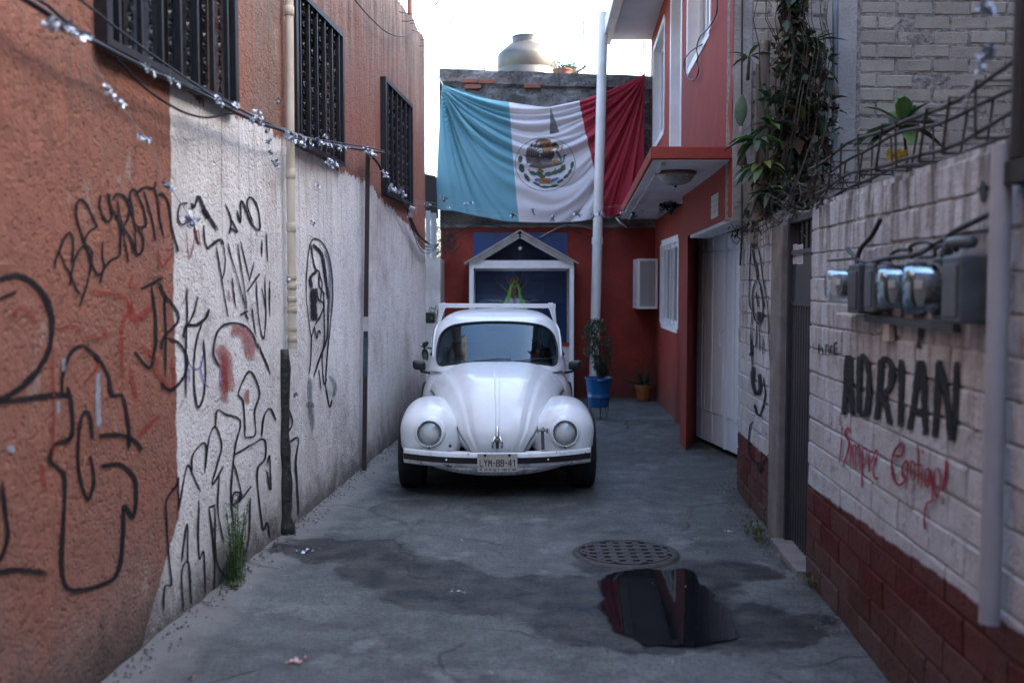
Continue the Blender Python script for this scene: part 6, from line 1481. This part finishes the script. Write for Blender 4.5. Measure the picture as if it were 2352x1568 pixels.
# planter at the pier and the small dark leaf
c_ = onY(993, 728, 13.2); m = MB(); m.box(c_.x - .09, c_.x + .03, 13.1, 13.3, c_.z - .08, c_.z + .06); tag(m.build('hanging_planter', M['black'], base=c_, bevel=.01), 'small black planter fixed to the white pier beside the roof rack', 'planter')
pl_ = empty('succulent', c_ + Vector((0, 0, .05)), 'pale green trailing succulent in the black planter', 'plant'); m = MB(); rnd = random.Random(4)
for k in range(70): p = c_ + Vector((rnd.uniform(-.03, .10), rnd.uniform(-.12, .0), rnd.uniform(-.04, .12))); leaf(m, p, rv(rnd) + Vector((0, -.5, .3)), .05, .022, rnd)
tag(m.build('foliage', lft, pl_), kind='stuff')
m = MB(); rnd = random.Random(3); c_ = onY(975, 800, 10.8)
for k in range(5): leaf(m, c_, Vector((rnd.uniform(-.2, .5), -.3, rnd.uniform(-.8, 1))), .12, .07, rnd, seg=3)
tag(m.build('wall_seedling', lfd, base=c_), 'little dark leafed seedling on the left wall just above the car mirror', 'plant')
# weeds
def weed(px, py, h, n, w, label, mats, seed, spread=.08, toward=LW):
    rnd = random.Random(seed); c = onG(px, py); root = empty('weed', c, label, 'weed'); m = MB()
    for k in range(n):
        b = c + Vector((rnd.gauss(0, spread * .45), rnd.gauss(0, spread), 0)); lean = Vector((rnd.gauss(0, .10), rnd.gauss(0, .18), 1)).normalized(); H = h * rnd.uniform(.35, 1.05); pts = [b + lean * H * t + Vector((rnd.uniform(-.006, .006), rnd.uniform(-.006, .006), 0)) for t in (0, .33, .66, 1)]
        m.tube(pts, [.003, .0025, .002, .001], 4, mi=0)
        for q in range(int(22 * H / .3)):
            t = rnd.uniform(.08, 1); p = b + lean * H * t; leaf(m, p, Vector((rnd.gauss(0, 1), rnd.gauss(0, 1), rnd.uniform(.2, 1.4))), rnd.uniform(.025, .055), w, rnd, .1, mi=rnd.choice([0, 0, 0, 1, 2]))
    o = m.build('foliage', mats, root); tag(o, kind='stuff')
    return root
weed(541, 1338, .44, 36, .006, 'tall feathery green weed at the foot of the scribbled left wall', [lfg, lfd, lfl], 1, .055)
weed(800, 1082, .40, 24, .009, 'pale green weed at the foot of the iron post', [lfg, lfl, lfd], 2, .07)
weed(1738, 1232, .10, 24, .010, 'low yellow green weed by the foot of the white brick gatepost wall', [lfl, lfg, lfb], 3, .10)
weed(1868, 1352, .07, 12, .010, 'tiny weed at the corner of the door step', [lfl, lfb, lfd], 4, .05)
weed(548, 1352, .05, 14, .010, 'scrap of yellow low weed before the tall feathery weed', [lfl, lfl, lfd], 5, .04)

# ================================================================ LITTER
def scrap(px, py, s, mat, label, n=6, seed=0, name='litter', cat='litter', group='scraps of litter on the ground'):
    rnd = random.Random(seed); c = onG(px, py) + Vector((0, 0, .006)); m = MB()
    for k in range(n):
        p = c + Vector((rnd.gauss(0, s * .5), rnd.gauss(0, s * .4), rnd.uniform(0, s * .12))); d = Vector((rnd.uniform(-1, 1), rnd.uniform(-1, 1), rnd.uniform(-.1, .3))).normalized() * s * rnd.uniform(.3, .8); w = Vector((-d.y, d.x, rnd.uniform(-.02, .02))) * rnd.uniform(.25, .6)
        m.add([p, p + d * .5 + w * .5 + Vector((0, 0, s * .15)), p + d, p + d * .5 - w * .5], [(0, 1, 2, 3)])
    tag(m.build(name, mat, base=c), label, cat, group); return
wh_ = simple('white_litter', (.62, .64, .66), rough=.6); rd_ = simple('red_wrapper_print', (.42, .06, .05), (.55, .45, .42), 30, .4); br_ = simple('brown_leaf', (.14, .06, .03), (.09, .04, .025), 20, .8)
scrap(700, 1268, .05, M['foil'], 'crumpled foil cluster at the left edge of the damp streak', 14, 1)
scrap(722, 1262, .035, simple('yellow_scrap', (.4, .36, .1), rough=.6), 'yellow green scrap beside the crumpled foil cluster', 3, 2)
scrap(685, 1527, .05, rd_, 'crumpled red and white wrapper in the near left foreground', 7, 3, 'wrapper', 'wrapper')
scrap(440, 1560, .035, simple('orange_scrap', (.5, .22, .1), rough=.6), 'orange scrap at the very bottom left of the ground', 4, 4)
scrap(1045, 1360, .035, M['foil'], 'shiny strip in the middle of the damp streak', 4, 5)
scrap(1062, 1362, .02, wh_, 'white shred right beside the shiny strip in the damp streak', 3, 15)
scrap(1360, 1272, .022, wh_, 'white scrap lying on the drain grate edge', 3, 6)
scrap(1486, 1255, .015, wh_, 'tiny white crumb on the far rim of the drain grate', 2, 7)
scrap(1602, 1240, .02, wh_, 'pale crumb to the right beyond the drain grate', 2, 8)
scrap(1662, 1133, .03, M['foil'], 'foil piece by the foot of the white brick gatepost wall', 5, 9)
scrap(1672, 1222, .03, wh_, 'cluster of pale scraps beside the low yellow weed', 7, 10)
scrap(1545, 1522, .022, wh_, 'pale scrap in the right foreground', 2, 11)
scrap(1580, 1348, .016, simple('yellow_leaf', (.5, .4, .12), rough=.7), 'yellow leaf at the far edge of the puddle', 2, 12)
scrap(1498, 1342, .014, simple('amber_leaf', (.45, .25, .08), rough=.7), 'amber leaf floating at the top of the puddle', 2, 13)
scrap(568, 1352, .02, wh_, 'white crumb at the foot of the tall feathery weed', 3, 14)
LL = [(630, 1404, 'crumb in the left foreground before the damp streak'), (648, 1398, 'leaf next to the crumb in the left foreground'), (985, 1225, 'leaf on dry concrete above the damp streak'), (1065, 1243, 'crumb mid alley above the damp streak'), (875, 1222, 'leaf above the start of the damp streak'), (1202, 1538, 'leaf at the bottom centre of the ground'), (1130, 1550, 'crumb at the very bottom centre'), (1210, 1220, 'leaf left of the drain grate, farther up'), (860, 1420, 'leaf just below the damp streak on the left'), (1325, 1505, 'leaf below the puddle on its left'), (1700, 1215, 'crumb left of the low yellow weed'), (1560, 1120, 'leaf right of the right front wheel'), (1180, 1305, 'leaf on the damp streak left of the grate'), (752, 1370, 'crumb in the left foreground below the foil cluster'), (1010, 1530, 'leaf in the near foreground left of centre'), (830, 1500, 'crumb right of the red wrapper'), (1420, 1180, 'leaf in front of the right front wheel'), (1600, 1175, 'crumb far right of the drain grate'), (1500, 1225, 'leaf just beyond the drain grate'), (820, 1100, 'crumb at the foot of the iron post'), (845, 1108, 'leaf right of the iron post foot'), (870, 1088, 'leaf between iron post and left front wheel')]
for i, (x, y, lab) in enumerate(LL): scrap(x, y, .016, br_ if 'leaf' in lab else wh_, ('small brown ' if 'leaf' in lab else 'small pale ') + lab, 2, 30 + i, 'fallen_leaf' if 'leaf' in lab else 'crumb', 'leaf' if 'leaf' in lab else 'litter', 'fallen leaves and crumbs')
rnd = random.Random(88); m = MB()
for k in range(900):
    t = rnd.random(); Y = rnd.uniform(3.2, 12) if t < .6 else rnd.uniform(4.5, 8); x = (LW.x0 + LW.k * Y + abs(rnd.gauss(0, .07)) + .015) if t < .6 else (RW.x0 + RW.k * Y - abs(rnd.gauss(0, .09)) - .01); r = rnd.uniform(.003, .011)
    c = Vector((x, Y, .010 if t > .6 else .022)); vs = [c + Vector((r * rnd.uniform(.6, 1.2) * math.cos(a), r * rnd.uniform(.6, 1.2) * math.sin(a), rnd.uniform(-.3, .1) * r)) for a in (0, 1.3, 2.6, 3.9, 5.2)]
    m.add(vs + [c + Vector((0, 0, r * .8)), c - Vector((0, 0, .02))], [(0, 1, 5), (1, 2, 5), (2, 3, 5), (3, 4, 5), (4, 0, 5)])
tag(m.build('grit', simple('dark_grit', (.10, .10, .095), (.05, .05, .048), 60, .9)), kind='stuff')
# ================================================================ PAINT ON THE WALLS
def m_spray(name, col, hard=.5, maxa=.95):
    t = NT(name); a = t.attr('a'); n = t.noise(42, 4, .65); f = t.noise(170, 3, .6)
    v = t.math('ADD', a, t.math('ADD', t.math('MULTIPLY', t.math('SUBTRACT', n, .5), 1.35), t.math('MULTIPLY', t.math('SUBTRACT', f, .5), 1.0)))
    al = t.ramp(v, hard - .28, hard + .22, 0, maxa); return t.fin(t.mix(n, col, tuple(c * 1.4 for c in col)), .75, alpha=al, spec=.2)
SPB = m_spray('black_spray', (.014, .014, .018)); SPR = m_spray('faded_red_spray', (.32, .045, .035), .62, .55); SPL = m_spray('pale_blue_spray', (.36, .42, .50), .6, .6); SPV = m_spray('violet_spray', (.20, .16, .42), .65, .6); SPG = m_spray('grey_mist_spray', (.10, .13, .18), .72, .6); SPK = m_spray('black_brush_paint', (.016, .018, .020), .35, 1.0); SPC = m_spray('crimson_brush_paint', (.25, .012, .03), .42, .97)
_off = [0]
def strokes(pl, conv, L, mat, parent, name='graffiti', label=None, off0=.012, wpx=14, each=False):
    if each:
        for s in L: strokes(pl, conv, [s], mat, parent, 'paint_smear', label, off0, wpx)
        return
    m = MB()
    for s in L:
        if isinstance(s, tuple): pts, w = s
        else: pts, w = s, wpx
        _off[0] = (_off[0] + 1) % 12; off = (.0035 if pl is LW else off0) + _off[0] * .0002
        p = spline([(x, y, 0) for x, y in pts], 7); n = len(p); rows = []; al = []
        for i, q in enumerate(p):
            d = p[min(i + 1, n - 1)] - p[max(0, i - 1)]; d = d.normalized() if d.length > 1e-6 else Vector((1, 0, 0)); nr = Vector((-d.y, d.x, 0)); e = min(1, (min(i, n - 1 - i) + .6) / 2.2); w0 = w; 
            r = []
            for sft, a in ((-1.25, 0), (-.62, .78), (0, 1.0), (.62, .78), (1.25, 0)):
                x, y = conv(*(q + nr * w / 2 * (1 + .45 * nz((i * .16, len(L), w0), 1)) * sft)[:2]); Y, z = pl.hit(x, y, off); r.append(pl.P(Y, z, off + (LWDISP(Y, z) if pl is LW else 0))); al.append(a * (.35 + .65 * e))
            rows.append(r)
        m.grid(rows, a=al)
    o = m.build(name, mat, parent)
    if label: o['label'] = label
    return o
def cv_(ox, oy, sc): return lambda x, y: ((ox + x / sc) * .9408, (oy + y / sc) * .9408)
A = cv_(100, 420, 4.3556); Bc = cv_(400, 440, 2.6133); Cc = cv_(380, 900, 2.6132); Dc = cv_(0, 640, 1.8667); Ec = cv_(700, 560, 3.136); Fc = cv_(1780, 540, 2.45); Gc = cv_(1950, 780, 3.016)
strokes(LW, A, [([(145, 1030), (160, 930), (200, 830), (250, 700), (305, 650), (343, 690), (347, 800), (335, 960)], 30), ([(200, 850), (260, 990), (320, 1100), (380, 1240), (430, 1300)], 24), ([(315, 1210), (325, 1090), (370, 920), (440, 805), (500, 785), (545, 850), (540, 980), (500, 1180), (420, 1430)], 26),
    ([(610, 585), (550, 450), (500, 350), (430, 290), (385, 350), (385, 480), (440, 650), (490, 800), (540, 950), (600, 1080), (650, 1075), (740, 950), (850, 890)], 30), ([(600, 580), (520, 640), (480, 720), (478, 780)], 26), ([(660, 740), (665, 900), (680, 1000), (640, 1180)], 24),
    ([(645, 240), (635, 350), (670, 470), (720, 530), (760, 470), (750, 370), (710, 220)], 28), ([(735, 230), (740, 330), (780, 420), (840, 520), (855, 650), (850, 890)], 28), ([(770, 290), (820, 235), (900, 260), (950, 380), (930, 500), (890, 590), (960, 700), (1020, 870), (1085, 830), (1090, 700), (1040, 590)], 30),
    ([(820, 300), (850, 450), (880, 620), (910, 800), (935, 960)], 20), ([(960, 310), (960, 220), (1000, 190), (1040, 250), (1110, 420), (1120, 570), (1010, 560), (980, 400), (950, 260)], 28), ([(1010, 560), (1010, 700), (1025, 860)], 24), ([(1020, 225), (1110, 165), (1205, 170), (1218, 105)], 32), ([(1100, 200), (1140, 330), (1190, 520), (1220, 730)], 24),
    ([(1212, 175), (1255, 330), (1270, 500), (1320, 710)], 28), ([(1250, 240), (1310, 240), (1370, 350), (1390, 520), (1430, 720), (1465, 850)], 28)], SPB, lh, label='black spray tag in spiky capitals across the orange wall')
strokes(LW, Dc, [([(610, 405), (680, 480), (703, 380), (708, 240), (690, 110)], 16), ([(640, 122), (690, 98), (742, 70)], 16), ([(728, 95), (750, 150), (800, 210), (810, 270), (740, 350), (732, 400)], 14), ([(750, 150), (755, 300), (752, 525)], 12), ([(760, 345), (820, 370), (855, 440), (840, 520), (780, 580), (728, 550)], 15),
    ([(855, 115), (855, 250), (850, 400), (850, 620)], 11), ([(905, 155), (890, 220), (858, 290)], 10), ([(838, 345), (850, 290), (900, 285), (940, 255), (957, 212)], 16), ([(925, 280), (900, 350), (888, 450), (890, 600), (905, 660), (930, 610), (940, 470), (930, 350)], 11)], SPB, lh, label='black spray letters straddling the orange and white paint')
strokes(LW, Dc, [([(-60, 90), (0, 76), (80, 62), (150, 95), (210, 170), (240, 270), (225, 390), (170, 490), (90, 570), (0, 622), (-40, 630)], 30), ([(-40, 640), (120, 620), (240, 605), (325, 605)], 26), ([(-20, 175), (10, 160), (75, 130)], 16),
    ([(285, 605), (290, 500), (320, 420), (375, 380), (440, 430), (490, 510), (508, 600), (556, 608), (575, 680), (585, 780), (585, 850)], 19), ([(310, 565), (325, 640), (325, 790), (250, 830), (230, 900), (270, 940), (295, 980), (290, 1130), (280, 1380), (320, 1490), (480, 1460), (540, 1400), (560, 1250), (565, 1110), (605, 1162), (620, 1050), (605, 970), (540, 920), (455, 930)], 21),
    ([(450, 790), (540, 785), (610, 810), (645, 855)], 22), ([(422, 805), (412, 710), (392, 680), (370, 710), (357, 800), (360, 950), (385, 1050), (410, 1072), (430, 980), (412, 880)], 18), ([(-60, 1425), (0, 1410), (80, 1400), (215, 1415)], 24), ([(0, 1000), (20, 1150), (30, 1250), (0, 1340), (-30, 1360)], 22)], SPB, lh, label='large black bubble graffiti low on the orange wall')
strokes(LW, Cc, [[(50, 1545), (58, 1390), (100, 1370), (85, 1200), (70, 950), (75, 830), (142, 735), (146, 700), (150, 905)], [(150, 900), (175, 740), (208, 615), (240, 680), (288, 785)], [(235, 655), (240, 550), (318, 475), (316, 665)], [(318, 640), (340, 450), (385, 370), (420, 490), (395, 600), (360, 740), (432, 618)], [(385, 370), (400, 265), (450, 290), (538, 330), (510, 480), (495, 600), (480, 750), (485, 900), (500, 1010)],
    [(498, 550), (600, 490), (690, 450), (700, 570), (650, 640), (660, 800), (690, 1020), (715, 980), (735, 1080)], [(567, 440), (635, 415), (630, 270), (660, 150), (600, 15), (530, 150), (560, 220), (568, 440)], [(675, 440), (690, 300), (730, 255), (768, 330)], [(495, 600), (530, 720), (540, 800), (490, 870), (500, 790), (550, 800), (530, 850), (613, 745)], [(605, 820), (600, 1050), (580, 1185)], [(715, 600), (730, 560), (738, 770), (712, 640)],
    [(840, 480), (912, 442), (895, 600), (912, 945)], [(850, 255), (875, 340), (845, 410)], [(860, 620), (866, 900)], [(275, 835), (270, 1200), (303, 1168), (310, 1435)], [(335, 885), (382, 868)], [(338, 885), (370, 1200), (370, 1410)], [(402, 680), (395, 900), (432, 1100)], [(172, 1540), (165, 1290), (205, 1240), (225, 1505)], [(160, 1235), (200, 985), (200, 1235)], [(375, 870), (380, 1200), (432, 1320)], [(385, 1400), (425, 1450)], [(330, 1450), (380, 1480)]], SPB, lh, label='row of thin angular black letters near the ground on the white paint', wpx=13)
strokes(LW, Bc, [[(162, 145), (110, 160), (100, 250), (130, 282), (190, 240)], ([(180, 145), (200, 170), (230, 105), (270, 190), (348, 320)], 22), ([(255, 180), (275, 215), (290, 245)], 34), [(200, 290), (225, 412)], [(262, 285), (265, 380), (285, 440)], ([(282, 438), (355, 380), (383, 410)], 18), ([(395, 150), (432, 250), (420, 345)], 13), ([(425, 300), (470, 330), (432, 245)], 14), [(465, 190), (490, 270), (495, 130), (560, 280), (610, 312), (602, 180), (560, 110), (532, 150), (570, 280)]], SPB, lh, label='black scribbled words high on the white paint')
strokes(LW, Bc, [[(337, 420), (375, 640), (415, 870)], [(375, 640), (395, 520), (380, 400)], [(410, 400), (440, 520), (525, 825)], [(435, 620), (462, 822)], [(470, 410), (500, 600), (530, 820)], [(490, 390), (545, 640)], ([(612, 595), (530, 712)], 14), [(575, 515), (545, 640)], [(590, 640), (595, 800), (632, 1010), (650, 860), (625, 690)], [(645, 620), (650, 870)], [(560, 815), (590, 1000)], [(625, 380), (626, 490)], [(655, 330), (662, 520)], [(675, 640), (675, 870)], ([(490, 860), (540, 830)], 18), ([(520, 850), (540, 890)], 12)], SPB, lh, label='column of thin elongated black letters left of the cream pipe', wpx=9)
strokes(LW, Bc, [[(362, 1190), (325, 1100), (345, 970), (410, 915), (500, 920), (560, 970), (600, 1070)], [(600, 1040), (680, 1240)]], SPB, lh, label='black sprayed arch over the red smear', wpx=15)
strokes(LW, Ec, [([(182, 95), (160, 250), (150, 520), (190, 850)], 9), ([(190, 800), (186, 1000), (170, 1110)], 9), ([(178, 112), (215, 70), (280, 110), (330, 240), (350, 450), (335, 700), (310, 950), (295, 1190)], 11), ([(200, 110), (270, 200), (300, 400), (318, 530)], 28), ([(318, 500), (310, 800), (262, 960), (205, 1130)], 15), ([(185, 115), (215, 290), (250, 330), (250, 430), (290, 500)], 14), ([(190, 450), (183, 370), (230, 320)], 26), ([(205, 450), (205, 560), (212, 700)], 62), ([(230, 450), (240, 530), (285, 578), (250, 670), (212, 735)], 11), ([(210, 740), (228, 830), (245, 775), (258, 800)], 13), ([(210, 740), (190, 830)], 9), ([(280, 480), (288, 800), (270, 980), (285, 1180), (305, 1140)], 12), ([(295, 1190), (325, 1355), (345, 1300)], 14), ([(245, 1070), (262, 1220)], 10), ([(255, 560), (270, 400), (240, 340)], 8)], SPB, lh, label='black sprayed profile of a long face with one eye on the whitewashed wall')
strokes(LW, Ec, [([(175, 1130), (180, 1300), (200, 1560)], 46), ([(150, 1330), (210, 1350)], 50), ([(320, 1120), (370, 1190), (350, 1290)], 34), ([(290, 150), (330, 300), (320, 700)], 40)], SPG, lh, label='faint grey spray mist around the painted face', each=True)
strokes(LW, Bc, [([(360, 1050), (400, 1150), (420, 1350)], 95), ([(430, 960), (520, 980), (560, 1150)], 80), ([(380, 1100), (395, 1420)], 60), ([(415, 700), (422, 770)], 16), ([(530, 1330), (530, 1430)], 40), ([(100, 820), (180, 680)], 8), ([(150, 300), (170, 500), (220, 320), (240, 430)], 12)], SPR, lh, label='faded red spray smear on the white paint', each=True)
strokes(LW, Dc, [([(610, 50), (590, 110), (640, 100)], 16), ([(590, 190), (620, 260), (690, 200)], 40), ([(640, 380), (700, 440), (720, 520), (800, 560), (780, 440)], 24), ([(560, 560), (555, 300), (600, 200), (540, 150), (420, 130)], 22), ([(240, 310), (350, 290), (345, 340)], 14), ([(370, 340), (470, 340), (480, 290)], 18), ([(60, 250), (80, 210), (130, 230), (170, 290)], 22), ([(240, 400), (245, 600), (240, 900)], 14), ([(620, 800), (740, 680)], 24), ([(180, 900), (210, 1050)], 22), ([(380, 560), (440, 480), (430, 430)], 18), ([(590, 480), (620, 640)], 26), ([(720, -60), (740, 20), (790, -40)], 16)], SPR, lh, label='faint old red spray scrawl under the black graffiti', each=True)
strokes(LW, Dc, [([(450, 500), (445, 620), (452, 760)], 30), ([(295, 430), (290, 500)], 20), ([(266, 620), (266, 690)], 20), ([(42, 830), (46, 870)], 50)], SPL, lh, label='pale blue spray streak on the orange wall', each=True)
strokes(LW, Bc, [([(150, 1140), (190, 1200), (240, 1190), (260, 1100)], 16), ([(160, 1180), (165, 1290)], 20), ([(240, 1150), (250, 1260), (290, 1330)], 16), ([(365, 1190), (365, 1320)], 14)], SPV, lh, label='violet spray squiggle over the thin black letters', each=True)
# black doodle on the gatepost wall
strokes(RW, Fc, [([(132, 85), (124, 260), (120, 480), (138, 535)], 7), ([(135, 85), (178, 180), (200, 330), (232, 525)], 7), ([(130, 95), (150, 160)], 26), ([(140, 170), (165, 300), (170, 345)], 16), ([(168, 340), (140, 420), (145, 560), (178, 612), (202, 540), (190, 400), (168, 342)], 9), ([(180, 540), (182, 600)], 34), ([(165, 620), (160, 760)], 8), ([(180, 620), (184, 780)], 7), ([(130, 700), (135, 800)], 16), ([(120, 790), (140, 800)], 26), ([(145, 870), (140, 960), (160, 1040)], 24), ([(180, 910), (185, 1000), (165, 1040)], 26), ([(205, 930), (215, 1050), (180, 1160), (150, 1090)], 12), ([(150, 1100), (165, 1150), (195, 1165)], 12), ([(145, 1195), (122, 1240), (120, 1380), (180, 1450), (240, 1390)], 9), ([(180, 1440), (185, 1500)], 24), ([(232, 530), (238, 700), (250, 1000), (242, 1350)], 6), ([(135, 540), (130, 700), (140, 900)], 7), ([(205, 700), (200, 800)], 6), ([(160, 420), (175, 520)], 12), ([(185, 400), (215, 520)], 9)], SPB, sw, label='tall tangled black spray doodle on the white brick', off0=.007)
# the name and the message on the meter wall
strokes(RW, Gc, [([(355, 262), (345, 450), (330, 700)], 38), ([(372, 262), (380, 480), (392, 712)], 34), ([(350, 560), (388, 560)], 60), ([(448, 268), (442, 480), (440, 690)], 42), ([(448, 272), (492, 288), (512, 380), (512, 560), (495, 680), (448, 705)], 40), ([(602, 290), (592, 500), (570, 740)], 42), ([(602, 292), (662, 300), (684, 380), (664, 500), (605, 560)], 42), ([(618, 560), (645, 650), (668, 768)], 40), ([(752, 292), (752, 540), (744, 788)], 42), ([(885, 300), (855, 550), (812, 815)], 44), ([(908, 300), (920, 560), (935, 850)], 46), ([(850, 670), (925, 690)], 58), ([(896, 50), (890, 120), (880, 212)], 30), ([(1030, 298), (1015, 600), (1000, 865)], 46), ([(1030, 310), (1080, 560), (1125, 890)], 54), ([(1160, 308), (1150, 600), (1130, 890)], 44)], SPK, mw, 'lettering', 'name ADRIÁN in tall black brushed capitals', off0=.006)
strokes(RW, Gc, [([(318, 875), (298, 1055)], 11), ([(320, 790), (322, 815)], 12), ([(385, 835), (360, 800), (342, 850), (372, 905), (352, 1000), (325, 1080)], 15), ([(388, 935), (380, 1080)], 10), ([(405, 1085), (398, 960), (418, 925), (420, 1100)], 11), ([(425, 950), (445, 930), (450, 1115)], 11), ([(470, 945), (466, 1100), (463, 1235)], 12), ([(468, 950), (500, 960), (490, 1060), (468, 1070)], 10), ([(515, 1120), (520, 980), (545, 975)], 10), ([(535, 1050), (570, 960), (575, 1000), (545, 1100), (560, 1165), (585, 1160)], 12),
    ([(772, 905), (755, 1000), (700, 985), (760, 900), (710, 960), (685, 1060), (700, 1170), (745, 1215), (800, 1160)], 17), ([(785, 1040), (762, 1090), (770, 1160), (800, 1130), (800, 1050), (782, 1040)], 14), ([(825, 1170), (828, 1050), (850, 1060), (852, 1180)], 11), ([(875, 915), (882, 1060), (880, 1210)], 12), ([(845, 1060), (915, 1075)], 12), ([(912, 1090), (905, 1235)], 11), ([(913, 955), (914, 985)], 10), ([(965, 1095), (935, 1110), (930, 1200), (955, 1225), (968, 1100), (985, 1320), (948, 1350), (925, 1450), (930, 1545)], 15), ([(1005, 1100), (990, 1200), (1012, 1300), (1040, 1240), (1035, 1110), (1003, 1100)], 13), ([(1092, 1020), (1080, 1140), (1062, 1265)], 24), ([(1066, 1310), (1062, 1360)], 15), ([(800, 1190), (790, 1250)], 8), ([(850, 1200), (850, 1260)], 7)], SPC, mw, 'lettering', 'dripping crimson brushed words ¡Siempre Contigo!', off0=.006)
strokes(RW, Gc, [([(150, 175), (147, 250)], 10), ([(160, 210), (175, 215), (178, 255)], 9), ([(200, 180), (198, 255)], 9), ([(205, 185), (222, 200), (222, 255)], 8), ([(235, 250), (238, 195), (250, 200)], 9), ([(285, 170), (262, 180), (265, 250), (290, 255)], 10), ([(265, 215), (285, 215)], 8), ([(145, 255), (290, 262)], 4)], SPK, mw, 'lettering', 'small black stencilled scrawl left of the name', off0=.006)

# ---- added unseen houses behind camera: they cut skylight and show in glass, chrome, puddle
oh = empty('added_street_house', (0, -6, 0), 'plain two storey houses across the street, mirrored in the car windscreen', 'house')
m = MB(); m.box(-14, -2.2, -9, -6, -.05, 7.0); m.build('wall', simple('ochre_render', (.16, .12, .09), (.12, .09, .07), 2, .9), oh)
m = MB(); m.box(-2.2, 4.5, -9, -5.9, -.05, 5.8); m.build('wall', simple('grey_pink_render', (.15, .13, .13), (.12, .1, .1), 2, .9), oh)
m = MB(); m.box(4.5, 14, -9, -6, -.05, 6.6); m.build('wall', simple('teal_render', (.14, .22, .22), (.1, .17, .17), 2, .9), oh)
for x in (-9, -6, -3.8, -.8, 2.2, 6, 9):
    for z in (1.0, 3.4):
        m = MB(); m.box(x - .5, x + .5, -5.89, -5.87, z, z + 1.1) if -2.2 < x < 4.5 else m.box(x - .5, x + .5, -6.02, -5.96, z, z + 1.1); m.build('window', M['glass'], oh)
